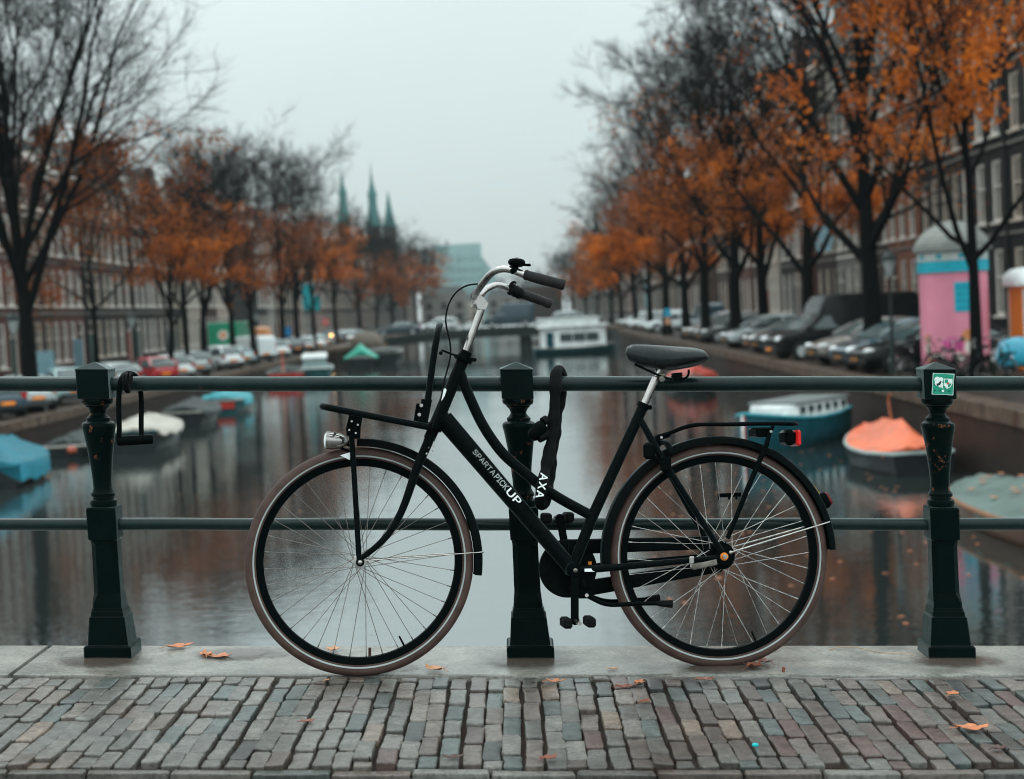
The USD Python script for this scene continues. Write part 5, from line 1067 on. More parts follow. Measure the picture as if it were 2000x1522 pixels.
for k, (x, y, kind, rz, s, lab) in enumerate([
    (-19, 262, 'rusty_right', 5.1, .84, 'faint russet tree beyond the far bridge on the left bank, nearest of six'), (-19, 290, 'orange_left', 2.2, 1.12, 'faint orange tree beyond the far bridge on the left bank'),
    (-19, 322, 'rusty_right', .6, .86, 'faint russet tree beyond the far bridge on the left bank, third of six'), (-19, 360, 'rusty_right', 2.9, .96, 'faint russet tree beyond the far bridge on the left bank, fourth of six'), (-19, 410, 'rusty_right', 1.2, 1.02, 'faint russet tree beyond the far bridge on the left bank, fifth of six'), (-19, 390, 'orange_left', 4.2, 1.35, 'faintest orange tree on the left bank before the pale teal block')]):
    tree(kind, x, y, LEFT_Z, lab, rz, s, GL)
for k, (px, kind, rz, s, lab, X) in enumerate([
    (1902, 'young_right', 2.6, 1.0, 'slim tree with bright orange leaves in front of the pink kiosk', 11.9),
    (1702, 'big_right', .5, 1.0, 'big dark forked tree with nearly bare crown behind the nearest black car', 12.25),
    (1577, 'leafy_right', 1.3, 1.0, 'thick trunked tree with wide orange crown behind the black van', 13.4),
    (1490, 'leafy_right', 3.9, .98, 'leaning tree with orange crown behind the white car right of the saddle', 13.2),
    (1435, 'big_right', 3.3, .98, 'dark tree with bare limbs over the silver cars', 11.4),
    (1376, 'rusty_right', .2, 1.0, 'russet tree behind the two dark cars above the saddle', 11.4),
    (1338, 'leafy_right', 5.4, .96, 'orange tree with spreading crown above the saddle', 11.4),
    (1300, 'rusty_right', 2.0, 1.0, 'russet tree beside the bright blue sign on the right bank', 11.4),
    (1268, 'leafy_right', 2.7, .9, 'orange tree over the white cars on the right bank', 11.4),
    (1240, 'rusty_right', 4.1, .84, 'russet tree right of the moored white houseboat', 11.4),
    (1213, 'leafy_right', 4.6, .8, 'low spreading orange tree right of the handlebar grips', 11.4)]):
    tree(kind, X, X * 3200 / (px - 1000.0), RIGHT_Z, lab, rz, s, GR)
for k, (y, kind, rz, s, lab) in enumerate([
    (192, 'rusty_right', 3.0, .74, 'faint russet tree beyond the far bridge on the right bank, nearest of six'), (222, 'rusty_right', 1.0, .70, 'faint russet tree beyond the far bridge on the right bank, second of six'),
    (258, 'leafy_right', .9, .75, 'faint orange tree beyond the far bridge on the right bank'), (310, 'rusty_right', 5.0, .7, 'faint russet tree beyond the far bridge on the right bank, fourth of six'), (350, 'rusty_right', 2.2, .74, 'faint russet tree beyond the far bridge on the right bank, fifth of six'), (395, 'rusty_right', 4.0, .76, 'faintest russet tree beyond the far bridge on the right bank')]):
    tree(kind, 11.6, y, RIGHT_Z, lab, rz, s, GR)
for k, (x, px) in enumerate(((-3.5, 980), (2.5, 1020), (8.5, 1062))):
    tree('rusty_right', x, 470 + 9 * k, -0.2, ('hazy tree closing the canal behind the bicycle stem', 'hazy tree closing the canal behind the bicycle bell', 'hazy tree closing the canal behind the bicycle grips')[k], 1.7 * k, .62 + .05 * k, 'trees at the end of the canal')
# ------------------------------------------------------------------ vehicles
CAR_GLASS = plain('car_glass', (0.030, 0.045, 0.046), 0.06, spec=1.0, var=0.1, coat=0.3)
TYRE = plain('car_tyre', (0.012, 0.012, 0.012), 0.7); HUB = plain('alloy_rim', (0.34, 0.36, 0.36), 0.3, spec=0.5)
TRIMB = plain('black_car_trim', (0.012, 0.013, 0.014), 0.45); HLAMP = plain('car_headlamp', (0.72, 0.75, 0.76), 0.1, coat=0.6); TLAMP = plain('car_tail_lamp', (0.28, 0.012, 0.010), 0.15)
PLATE = plain('orange_yellow_plate', (0.78, 0.22, 0.02), 0.4)
PAINT = {n: plain('car_paint_' + n, c, r, var=0.04, coat=.25 if n == 'black' else 0.8, metal=m, spec=.15 if n == 'black' else 0.4) for n, c, r, m in (
    ('black', (0.003, 0.0035, 0.004), .25, 0), ('dark_grey', (0.045, 0.046, 0.047), .28, .3), ('silver', (0.36, 0.40, 0.40), .28, .5), ('white', (0.66, 0.70, 0.70), .3, 0), ('red', (0.26, 0.012, 0.018), .25, 0),
    ('pale_teal', (0.30, 0.42, 0.42), .28, .3), ('brown_grey', (0.13, 0.11, 0.10), .28, .3), ('dark_blue', (0.010, 0.028, 0.040), .25, 0), ('green', (0.012, 0.20, 0.11), .3, 0), ('orange', (0.70, 0.30, 0.12), .35, 0), ('blue', (0.03, 0.30, 0.42), .3, 0))}
CAR = {
    'hatchback': dict(L=4.05, W=1.74, top=[(0, .56), (.10, .68), (.45, .80), (1.0, .92), (1.2, .95), (3.7, 1.0), (3.95, .92), (4.05, .72)], roof=[(.95, .92), (1.25, 1.10), (1.75, 1.38), (2.2, 1.46), (3.2, 1.42), (3.55, 1.32), (3.98, .98)], g=(1.05, 3.95)),
    'saloon': dict(L=4.6, W=1.80, top=[(0, .56), (.10, .68), (.5, .78), (1.15, .90), (1.4, .93), (3.6, .98), (4.4, .96), (4.6, .72)], roof=[(1.1, .90), (1.5, 1.10), (2.05, 1.36), (2.6, 1.42), (3.2, 1.38), (3.7, 1.20), (4.1, .98)], g=(1.2, 4.05)),
    'estate': dict(L=4.55, W=1.80, top=[(0, .58), (.10, .72), (.5, .84), (1.1, .96), (1.3, .99), (4.3, 1.04), (4.45, .96), (4.55, .74)], roof=[(1.0, .96), (1.4, 1.16), (1.95, 1.48), (2.5, 1.56), (3.9, 1.50), (4.2, 1.38), (4.45, 1.02)], g=(1.1, 4.42)),
}
def car(kind, label, group, x, y, z, ang, paint, cat='car', name='parked_car', s=1.0, plate=None):
    plate = plate or PLATE
    """its frame: +x forward, origin on the ground under the middle; ang = heading."""
    d = CAR[kind]; L, W = d['L'], d['W']; P = PAINT[paint]
    t = thing(name, label, cat, (x, y, z), ang, group=group, scale=s)
    X = np.r_[0, .03, .10, .25, np.linspace(.5, L - .5, 13), L - .25, L - .10, L - .03, L]
    tz = interp(d['top'], X); bz = interp([(0, .30), (.3, .22), (L - .3, .22), (L, .34)], X)
    hw = interp([(0, .66), (.1, .76), (.5, .85), (1.2, .87), (L - .9, .87), (L - .15, .80), (L, .70)], X) * W / 1.74
    xf = lambda x_: L / 2 - x_
    def body_ring(k):
        q = superellipse(26, hw[k], (tz[k] - bz[k]) / 2, 4.2); return [(xf(X[k]), a * (1 - .06 * max(b_, 0)), (tz[k] + bz[k]) / 2 + b_) for a, b_ in q]
    body = obj('body', loft([body_ring(k) for k in range(len(X))]), P, t, smooth=45)
    g0, g1 = d['g']; GX = np.linspace(g0, g1, 18); rz_ = interp(d['roof'], GX); bl = interp(d['top'], GX) - .06
    def cab_ring(k, grow=0.0, cut=None):
        n = 9; wb, wt = .82 * W / 1.74, .62 * W / 1.74; h = rz_[k] - bl[k]; f = min(h / .45, 1); wt = wb + (wt - wb) * f
        pr = [(-wb, 0), (-(wb * .55 + wt * .45), h * .48), (-(wt * .98 + wb * .02), h * .82), (-wt * .90, h * .95), (-wt * .55, h), (0, h * 1.015), (wt * .55, h), (wt * .90, h * .95), (wt * .98 + wb * .02, h * .82), (wb * .55 + wt * .45, h * .48), (wb, 0)]
        if cut: pr = [q for q in pr if q[1] > h * cut]
        c = np.array(pr); c[:, 0] *= 1 + grow; c[:, 1] += grow * .5 + (0)
        return [(xf(GX[k]), a, bl[k] + b_) for a, b_ in c]
    obj('windows', loft([cab_ring(k) for k in range(18)]), CAR_GLASS, t, smooth=40)
    top = [k for k in range(18) if rz_[k] > max(rz_) - .16]
    ring = [cab_ring(k, .012, .78) for k in top]
    obj('roof', loft([r_ + [(a, b_ * .98, c - .03) for a, b_, c in r_[::-1]] for r_ in ring]), P, t, smooth=40)
    pil = []
    for sgn in (-1, 1):
        sel = [cab_ring(k, .014)[8 if sgn > 0 else 2] for k in range(18) if GX[k] <= GX[top[0]] + .05]; pil.append(tube(sel, .042, 8)) if len(sel) > 1 else None
        sel = [cab_ring(k, .014)[8 if sgn > 0 else 2] for k in range(18) if GX[k] >= GX[top[-1]] - .05]; pil.append(tube(sel, .055, 8)) if len(sel) > 1 else None
        km = 9; rr_ = cab_ring(km, .012); pil.append(tube([rr_[10 if sgn > 0 else 0], rr_[9 if sgn > 0 else 1], rr_[8 if sgn > 0 else 2]], .045, 8))
        kq = top[0]; rr2 = cab_ring(kq, .012)
    for q_ in pil: obj('pillar', q_, P, t, smooth=40)
    for wx in (.80, L - .78):
        for sgn in (-1, 1):
            yy = sgn * (W / 2 - .005)
            arch = lathe([(.02, -.02), (.365, -.02), (.365, .02), (.02, .02)], 24)
            obj('wheel_arch', (np.stack([arch[0][:, 0] + xf(wx), arch[0][:, 2] + yy - sgn * .025, np.maximum(arch[0][:, 1] + .33, .20)], 1), arch[1]), TRIMB, t)
            wv = lathe([(.20, -.11), (.30, -.11), (.32, -.08), (.32, .08), (.30, .11), (.20, .11)], 24)
            wh = obj('wheel', (np.stack([wv[0][:, 0] + xf(wx), wv[0][:, 2] + yy - sgn * .085, wv[0][:, 1] + .32], 1), wv[1]), TYRE, t, smooth=40)
            rims = [lathe([(.195, -.01), (.215, .0), (.205, .012), (.17, .0)], 20)] + [move(box((.10, 0, 0), (.20, .05, .02), .006), rz=a * 2 * math.pi / 5) for a in range(5)] + [lathe([(.001, -.01), (.055, -.01), (.05, .015), (.001, .018)], 12)]
            rv = join(*rims); obj('rim', (np.stack([rv[0][:, 0] + xf(wx), (rv[0][:, 2] * sgn) + yy + sgn * .040, rv[0][:, 1] + .32], 1), rv[1]), HUB, wh, smooth=30)
    for sgn in (-1, 1):
        obj('headlight', ball((xf(.16), sgn * .60 * W / 1.74, .66), 1, 2, (.16, .17, .075)), HLAMP, t, smooth=True)
        obj('tail_light', box((xf(L - .07), sgn * .64 * W / 1.74, .82), (.12, .20, .26), .03), TLAMP, t, smooth=30)
        obj('wing_mirror', ball((xf(g0 + .42), sgn * (W / 2 + .06), 1.0), 1, 2, (.07, .11, .075)), P if paint != 'silver' else TRIMB, t, smooth=True)
    obj('front_bumper', box((xf(.045), 0, .36), (.12, 1.36, .20), .04), TRIMB, t, smooth=30); obj('rear_bumper', box((xf(L - .04), 0, .42), (.10, 1.40, .18), .04), TRIMB, t, smooth=30)
    obj('grille', box((xf(.0), 0, .56), (.06, .80, .10), .02), TRIMB, t)
    obj('number_plate', box((xf(-.03), 0, .42), (.02, .52, .11)), plate, t); obj('number_plate', box((xf(L + .02), 0, .58), (.02, .52, .11)), plate, t)
    return t
AMBER = plain('dull_amber_plate', (0.20, 0.085, 0.02), 0.5)
def van(label, group, x, y, z, ang, paint, L=5.2, H=1.98, W=1.92, cat='van', windows=True, name='parked_van'):
    t = thing(name, label, cat, (x, y, z), ang, group=group); P = PAINT[paint]; xf = lambda a: L / 2 - a
    top = [(0, .75), (.12, .92), (.45, 1.04), (.95, 1.16), (1.25, 1.38), (1.75, 1.78), (2.1, H - .07), (2.6, H), (L - .3, H - .02), (L - .06, H - .12), (L, H - .3)]
    X = np.r_[0, .04, .12, .3, .55, .95, 1.1, 1.25, 1.5, 1.75, 1.95, 2.1, 2.4, 2.8, 3.4, 4.0, L - .5, L - .25, L - .06, L]
    tz = interp(top, X); bz = interp([(0, .34), (.3, .25), (L - .3, .25), (L, .38)], X); hw = interp([(0, .74), (.12, .86), (.5, .93), (L - .3, .95), (L, .90)], X) * W / 1.92
    R = []
    for k in range(len(X)):
        h = tz[k] - bz[k]; w = hw[k]; tw = w * (1 - .10 * np.clip((tz[k] - 1.0) / .9, 0, 1))
        half = [(w * .94, 0), (w, .10 * h), (w, .45 * h), (w * .5 + tw * .5, .72 * h), (tw, .92 * h), (tw * .93, .985 * h), (tw * .6, h)]
        R.append([(xf(X[k]), a, bz[k] + b_) for a, b_ in half + [(-a, b_) for a, b_ in half[::-1]]])
    obj('body', loft(R), P, t, smooth=40)
    ws = [(1.02, 1.21, .70), (1.3, 1.44, .68), (1.6, 1.68, .66), (1.78, 1.81, .64)]
    obj('windscreen', loft([[(xf(a), -w, b_ + .012), (xf(a), w, b_ + .012), (xf(a) , w, b_ - .02), (xf(a), -w, b_ - .02)] for a, b_, w in ws]), CAR_GLASS, t)
    for sgn in (-1, 1):
        yy = sgn * (W / 2 * .965); pg = Polygon([(1.42, 1.18), (2.55, 1.18), (2.55, 1.66), (1.98, 1.66)])
        def pane(pg, nm):
            v, f = prism(pg, .012); zz = v[:, 1]; inset = .055 * np.clip((zz - 1.05) / .6, 0, 1); obj(nm, (np.stack([xf(v[:, 0]), sgn * (W / 2 * .990 - inset + v[:, 2]), zz], 1), f), CAR_GLASS, t)
        pane(pg, 'door_window')
        if windows: pane(Polygon([(2.75, 1.18), (3.8, 1.18), (3.8, 1.66), (2.75, 1.66)]), 'side_window'); pane(Polygon([(3.95, 1.18), (4.9, 1.18), (4.85, 1.66), (3.95, 1.66)]), 'side_window')
        obj('headlight', ball((xf(.14), sgn * .72, .84), 1, 2, (.16, .17, .13)), HLAMP, t, smooth=True); obj('tail_light', box((xf(L - .02), sgn * .86, 1.05), (.06, .10, .55), .02), TLAMP, t)
        obj('wing_mirror', box((xf(1.38), sgn * (W / 2 + .12), 1.22), (.12, .2, .26), .04), TRIMB, t, smooth=30)
        for wx in (.95, L - 1.0):
            yw = sgn * (W / 2 - .004); ar = lathe([(.02, -.02), (.39, -.02), (.39, .02), (.02, .02)], 24)
            obj('wheel_arch', (np.stack([ar[0][:, 0] + xf(wx), ar[0][:, 2] + yw - sgn * .02, np.maximum(ar[0][:, 1] + .35, .24)], 1), ar[1]), TRIMB, t)
            wv = lathe([(.20, -.11), (.32, -.11), (.34, -.08), (.34, .08), (.32, .11), (.20, .11)], 24)
            wh = obj('wheel', (np.stack([wv[0][:, 0] + xf(wx), wv[0][:, 2] + yw - sgn * .085, wv[0][:, 1] + .34], 1), wv[1]), TYRE, t, smooth=40)
            rv = join(lathe([(.195, -.01), (.215, .0), (.2, .012), (.10, .02), (.001, .02)], 20)); obj('rim', (np.stack([rv[0][:, 0] + xf(wx), rv[0][:, 2] * sgn + yw + sgn * .040, rv[0][:, 1] + .34], 1), rv[1]), HUB, wh, smooth=30)
    obj('bumper', box((xf(.05), 0, .45), (.14, 1.6, .30), .05), TRIMB, t, smooth=30); obj('rear_bumper', box((xf(L - .03), 0, .46), (.10, 1.7, .2), .04), TRIMB, t, smooth=30)
    obj('grille', box((xf(.02), 0, .78), (.08, .9, .14), .03), TRIMB, t); obj('number_plate', box((xf(-.04), 0, .46), (.02, .52, .11)), PLATE, t); obj('number_plate', box((xf(L + .03), 0, .62), (.02, .52, .11)), PLATE, t)
    return t
GCL, GCR = 'cars parked along the left quay', 'cars parked along the right quay'
# left quay: tails towards the canal and us; px of the plate in the photograph -> place along the quay
HL = math.radians(128)
left_cars = [(6, 'hatchback', 'dark_blue', 'dark car nearest the left edge, under the top rail', 0), (66, 'hatchback', 'silver', 'grey hatchback second from the left edge, seen under the top rail', 0), (140, 'estate', 'pale_teal', 'pale teal estate car just left of the left railing post', 0),
             (243, 'hatchback', 'silver', 'silver car just right of the left railing post', 0), (318, 'hatchback', 'red', 'dark red hatchback above the top rail', 0), (352, 'hatchback', 'white', 'white car right behind the dark red hatchback', 0), (385, 'estate', 'silver', 'silver estate car below the small orange tree', 0),
             (452, 'estate', 'white', 'large white car nearest the green truck', 0), (478, 'saloon', 'pale_teal', 'pale teal saloon behind the large white car', 0), (548, 'estate', 'white', 'white estate car right of the white van', 0),
             (578, 'hatchback', 'dark_grey', 'dark grey hatchback under the turquoise banner', 0), (600, 'hatchback', 'silver', 'silver hatchback below the round red sign', 0), (622, 'saloon', 'white', 'white saloon left of the lit amber lamp', 0), (640, 'hatchback', 'pale_teal', 'pale teal hatchback under the lit amber lamp', 0), (664, 'estate', 'dark_blue', 'dark estate car just right of the lit amber lamp', 0), (684, 'hatchback', 'white', 'white hatchback, farthest but one in the left row', 0), (700, 'hatchback', 'silver', 'silver hatchback, farthest in the left row', 0)]
for px, kind, paint, lab, _ in left_cars:
    Xr = -18.25; y = Xr * 3200 / (px - 1000.0)
    L = CAR[kind]['L']; hd = HL + RNG.normal() * .03
    car(kind, lab, GCL, Xr + math.cos(hd) * L / 2, y + math.sin(hd) * L / 2, LEFT_Z, hd, paint)
Y = 18.2 * 3200 / (1000 - 515.0); van('white van parked between white cars on the left quay', GCL, -18.2 + math.cos(HL) * 2.6, Y + math.sin(HL) * 2.6, LEFT_Z, HL + .02, 'white', windows=False)
Y = 25.0 * 3200 / (1000 - 527.0); van('pale orange delivery van standing in the left street behind white cars', None, -24.4, Y - 10, LEFT_Z, math.radians(90), 'orange', L=5.0, H=2.5, windows=False)
# green truck with a pale round emblem on its tail
tx, ty = -23.4, 23.4 * 3200 / (1000 - 434.0)
gt = thing('green_truck', 'green box truck with a pale round emblem on its tail in the left street', 'truck', (tx, ty, LEFT_Z))
obj('box_body', box((0, 2.6, 1.95), (2.45, 5.2, 2.3), .06), PAINT['green'], gt, smooth=30)
obj('cab', loft([[(-1.1, yy, .5), (1.1, yy, .5), (1.1, yy, zz), (-1.1, yy, zz)] for yy, zz in ((5.25, 2.4), (6.6, 2.4), (7.2, 1.5), (7.3, .9))]), PAINT['green'], gt)
obj('chassis', box((0, 3.2, .62), (1.9, 6.6, .3)), TRIMB, gt)
v, f = lathe([(.001, 0), (.42, 0), (.42, .012), (.001, .014)], 28); obj('emblem', (np.stack([v[:, 0], -v[:, 2] - .001, v[:, 1] + 2.05], 1), f), TRIM['white'], gt)
v, f = lathe([(.001, 0), (.20, 0), (.20, .012), (.001, .014)], 20); obj('emblem_centre', (np.stack([v[:, 0], -v[:, 2] - .014, v[:, 1] + 2.05], 1), f), PLATE, gt)
obj('tail_door', box((0, -.012, 1.05), (2.2, .03, .45), .01), PAINT['white'], gt)
for sx in (-1, 1):
    obj('tail_light', box((sx * 1.05, -.02, .72), (.22, .05, .12)), TLAMP, gt)
    for yy in (1.2, 6.2):
        v, f = lathe([(.2, -.13), (.45, -.13), (.47, -.1), (.47, .1), (.45, .13), (.2, .13)], 20); obj('wheel', (np.stack([v[:, 2] + sx * 1.0, v[:, 0] + yy, v[:, 1] + .47], 1), f), TYRE, gt, smooth=40)
# right quay: noses towards the canal
HR = math.radians(180 + 11)
def nose_right(px, Xn=10.55): return Xn, Xn * 3200 / (px - 1000.0)
for px, kind, paint, lab, da in [(1664, 'saloon', 'black', 'black car nearest the pink kiosk on the right quay', 0), (1632, 'hatchback', 'dark_blue', 'dark car half hidden behind the nearest black car', .05), (1581, 'hatchback', 'brown_grey', 'grey brown hatchback between the black van and the black cars', 0),
                                 (1470, 'hatchback', 'black', 'black hatchback just left of the black van', .05), (1455, 'saloon', 'brown_grey', 'brown grey saloon between the silver white car and the black van', 0), (1411, 'hatchback', 'silver', 'silver white hatchback above the saddle', 0),
                                 (1360, 'saloon', 'dark_grey', 'dark saloon with a bright headlamp left of the silver white hatchback', 0), (1336, 'estate', 'brown_grey', 'brown estate car behind the dark saloon on the right quay', 0), (1254, 'hatchback', 'white', 'white hatchback left of the bright blue sign', 0), (1238, 'estate', 'silver', 'silver estate, second white car left of the bright blue sign', 0), (1222, 'hatchback', 'white', 'white hatchback, third left of the bright blue sign', 0), (1206, 'saloon', 'silver', 'silver saloon at the far end of the right row', 0)]:
    x, y = nose_right(px); L = CAR[kind]['L']; hd = HR + da
    car(kind, lab, GCR, x - math.cos(hd) * L * .55, y - math.sin(hd) * L * .55, RIGHT_Z, hd, paint, s=1.1, plate=AMBER)
x, y = nose_right(1517, 10.4); van('long black van parked with its nose to the canal on the right quay', GCR, x - math.cos(HR) * 2.6, y - math.sin(HR) * 2.6, RIGHT_Z, HR, 'black', L=6.0, H=2.5, W=2.05, windows=False)
x, y = 14.5, 14.5 * 3200 / 400.; van('dark van standing in the right street behind the brown cars', None, x, y + 6, RIGHT_Z, math.radians(92), 'dark_blue', L=5.2, H=2.2, windows=False)
# on the far bridge
car('hatchback', 'white car crossing the far bridge left of the stem', 'cars on the far bridge', -7.6, 170.5, .48, math.pi, 'white')
car('saloon', 'small dark car on the far bridge at its left end', 'cars on the far bridge', -11.9, 170.5, .28, math.pi, 'dark_blue')
car('estate', 'silver car on the far bridge at its right end', 'cars on the far bridge', 6.3, 170.5, .4, 0, 'silver')
van('dark van crossing the far bridge behind the handlebar', 'cars on the far bridge', -.4, 170.4, .6, math.pi, 'dark_blue', L=5.4, H=2.5, windows=False)

# ------------------------------------------------------------------ boats
HULLS = {n: plain('hull_' + n, c, r, var=0.25, scale=2, spec=.12) for n, c, r in (('black', (0.010, 0.012, 0.013), .35), ('teal', (0.006, 0.048, 0.062), .3), ('white', (0.74, 0.77, 0.76), .35), ('brown', (0.07, 0.035, 0.022), .4), ('red', (0.30, 0.025, 0.018), .35), ('dark_teal', (0.010, 0.045, 0.050), .35))}
def tarp(name, col): return plain('tarp_' + name, col, .42, var=.22, scale=1.6, bump=.012, bscale=5)
TARPS = {n: tarp(n, c) for n, c in (('blue', (0.007, 0.135, 0.185)), ('cyan', (0.028, 0.27, 0.32)), ('cream', (0.50, 0.46, 0.40)), ('orange', (0.66, 0.155, 0.075)), ('green_grey', (0.095, 0.135, 0.122)), ('emerald', (0.020, 0.33, 0.23)), ('dark', (0.015, 0.022, 0.022)), ('pale', (0.50, 0.55, 0.54)))}
RIMS = plain('boat_rim', (0.30, 0.29, 0.26), .5, var=.3)
WOODR = plain('brown_boat_rim', (0.20, 0.085, 0.035), .45, var=.3)
def hull(t, L, Bm, fb, mt, bow=.30, stern=.72, sheer=.22, rim=RIMS, n=22, draft=.25):
    """+x is the bow."""
    u = np.linspace(0, 1, n); x = -L / 2 + L * u
    beam = Bm / 2 * np.where(u < .45, stern + (1 - stern) * np.sin(np.clip(u / .45, 0, 1) * math.pi / 2), np.cos(np.clip((u - .45) / .55, 0, 1) ** (1.0 / max(bow, .2) * .62) * math.pi / 2) ** .75); beam = np.maximum(beam, .02)
    top = fb + sheer * np.clip((u - .45) / .55, 0, 1) ** 2 + .08 * np.clip((.3 - u) / .3, 0, 1)
    R = []
    for k in range(n):
        b_ = beam[k]; R.append([(x[k], b_ * a, z) for a, z in ((1.0, top[k]), (.97, top[k] * .45), (.86, -.02), (.5, -draft), (-.5, -draft), (-.86, -.02), (-.97, top[k] * .45), (-1.0, top[k]))])
    obj('hull', loft(R), mt, t, smooth=40)
    e = np.r_[[(x[k], beam[k], top[k]) for k in range(n)], [(x[k], -beam[k], top[k]) for k in range(n - 1, -1, -1)]]
    obj('gunwale', tube(e, .045, 8, closed=True), rim, t, smooth=50)
    return x, beam, top
def cover(t, x, beam, top, mt, ridge, name='cover', k0=0, k1=None, drop=.16, sag=.1, seed=0, over=1.05):
    """a tarpaulin over a ridge, hanging over the gunwales in folds: ridge = [(u, height)]."""
    n = len(x); k1 = n if k1 is None else k1; R = []
    for k in range(k0, k1):
        u = (k - k0) / max(k1 - 1 - k0, 1); h = float(interp(ridge, u)); b_ = beam[k] * over + .03; row = []
        for a in np.linspace(-1, 1, 15):
            z = top[k] + .05 + h * (1 - abs(a)) ** .85 - sag * h * math.sin(abs(a) * math.pi)
            w = .11 * (meshkit.fbm(np.array([[x[k] * 2.2 + seed, a * 4, seed]]), 4)[0] - .5) * 2
            row.append((x[k], b_ * a, z + w * (abs(a) < .98)))
        fold = .05 * math.sin(x[k] * 5 + seed)
        row = [(x[k], -b_ - .02, top[k] - drop - fold)] + row + [(x[k], b_ + .02, top[k] - drop - fold)]
        R.append(row)
    R = np.array(R); inner = R.copy(); inner[:, :, 2] -= .02
    obj(name, loft(np.concatenate([R, inner[:, ::-1]], 1)), mt, t, smooth=50)
def boat(name, label, px, py, X, ang, cat='boat'):
    p = at_z(px, py, WATER_Z)
    return thing(name, label, cat, (p[0] if X is None else X, p[1], WATER_Z), ang)
def place(b, x, y, a): UsdGeom.Xformable(b).GetOrderedXformOps()[0].Set(mat4(((math.cos(a), math.sin(a), 0), (-math.sin(a), math.cos(a), 0), (0, 0, 1)), (x, y, WATER_Z)))
# left bank
b = boat('covered_boat', 'boat under a bright blue tarpaulin at the left edge', 12, 938, None, 1.72); x, be, to = hull(b, 5.6, 2.1, .55, HULLS['black'], rim=TARPS['blue']); cover(b, x, be, to, TARPS['blue'], [(0, .15), (.25, .75), (.7, .55), (1, .05)], drop=.40, seed=3)
b = boat('small_boat', 'small dark boat with a red fender between the blue covered boat and the left post', 142, 886, None, 1.62); x, be, to = hull(b, 4.2, 1.6, .32, HULLS['black']); cover(b, x, be, to, TARPS['dark'], [(0, .1), (.4, .34), (1, .02)], k0=5, seed=5)
obj('fender', ball((-2.1, -.45, .28), 1, 2, (.22, .16, .13)), plain('dull_orange_float', (.32, .07, .04), .5), b, smooth=True); obj('thwart', box((-1.4, 0, .33), (.5, 1.1, .05), .01), WOODR, b)
b = boat('covered_boat', 'boat under a cream tarpaulin with dark hull behind the hanging lock', 285, 872, None, 1.66); x, be, to = hull(b, 6.0, 2.3, .62, HULLS['black'], rim=HULLS['dark_teal']); cover(b, x, be, to, TARPS['cream'], [(0, .10), (.3, .50), (.75, .35), (1, .02)], drop=.10, seed=8)
b = boat('dark_boat', 'low dark boat moored between the cream and the cyan covered boats', 375, 826, None, 1.66); x, be, to = hull(b, 6.5, 2.2, .55, HULLS['black']); cover(b, x, be, to, TARPS['dark'], [(0, .2), (.5, .45), (1, .02)], seed=9)
b = boat('covered_boat', 'boat under a cyan tarpaulin with a red stern board just below the top rail', 442, 802, None, 1.66); x, be, to = hull(b, 6.0, 2.3, .55, HULLS['dark_teal']); cover(b, x, be, to, TARPS['cyan'], [(0, .15), (.35, .50), (.8, .3), (1, .02)], k0=3, drop=.22, seed=12); obj('stern_board', box((-3.02, 0, .38), (.06, 1.3, .30), .02), HULLS['red'], b)
b = boat('red_boat', 'red boat with an orange pennant just above the top rail on the left', 560, 748, None, 1.66); x, be, to = hull(b, 8.5, 2.5, .75, HULLS['red']); cover(b, x, be, to, TARPS['dark'], [(0, .1), (.5, .2), (1, .02)], k0=6, seed=14)
obj('pennant', (lambda m: (np.stack([m[0][:, 0] - 3.2, m[0][:, 2], m[0][:, 1] + .8], 1), m[1]))(prism(Polygon([(-.45, 0), (.45, 0), (.05, 1.5), (-.1, 1.5)]), .05)), plain('orange_pennant', (0.60, 0.13, 0.07), .5), b)
b = boat('cabin_boat', 'small pale teal cabin boat left of the front carrier hoop', 618, 742, None, 1.66); x, be, to = hull(b, 6.0, 2.3, .8, HULLS['dark_teal'], rim=HULLS['white'])
obj('cabin', loft([[(xx, -w, .8), (xx, w, .8), (xx, w * .85, z), (xx, -w * .85, z)] for xx, w, z in ((-1.9, .85, 1.5), (-.2, .85, 1.55), (.6, .7, 1.2))]), PAINT['pale_teal'], b); obj('cabin_roof', loft([[(xx, -w, z), (xx, w, z), (xx, w, z + .08), (xx, -w, z + .08)] for xx, w, z in ((-2.1, .85, 1.5), (.1, .8, 1.75))]), HULLS['white'], b)
for sg in (-1, 1): obj('window', box((-.9, sg * .79, 1.2), (1.2, .03, .32)), CAR_GLASS, b)
b = boat('covered_boat', 'boat with an emerald green canopy far along the left quay', 706, 716, None, 1.66); x, be, to = hull(b, 7.5, 2.6, .75, HULLS['black']); cover(b, x, be, to, TARPS['emerald'], [(0, .5), (.3, 1.15), (.75, 1.05), (1, .1)], k0=1, k1=14, drop=.05, seed=20)
b = boat('barge', 'long dark barge moored below the left end of the far bridge', 752, 708, None, 1.64); x, be, to = hull(b, 14, 3.2, .95, HULLS['black'], bow=.24); obj('hatch', box((-1, 0, 1.0), (8, 2.2, .35), .06), TARPS['dark'], b, smooth=30)
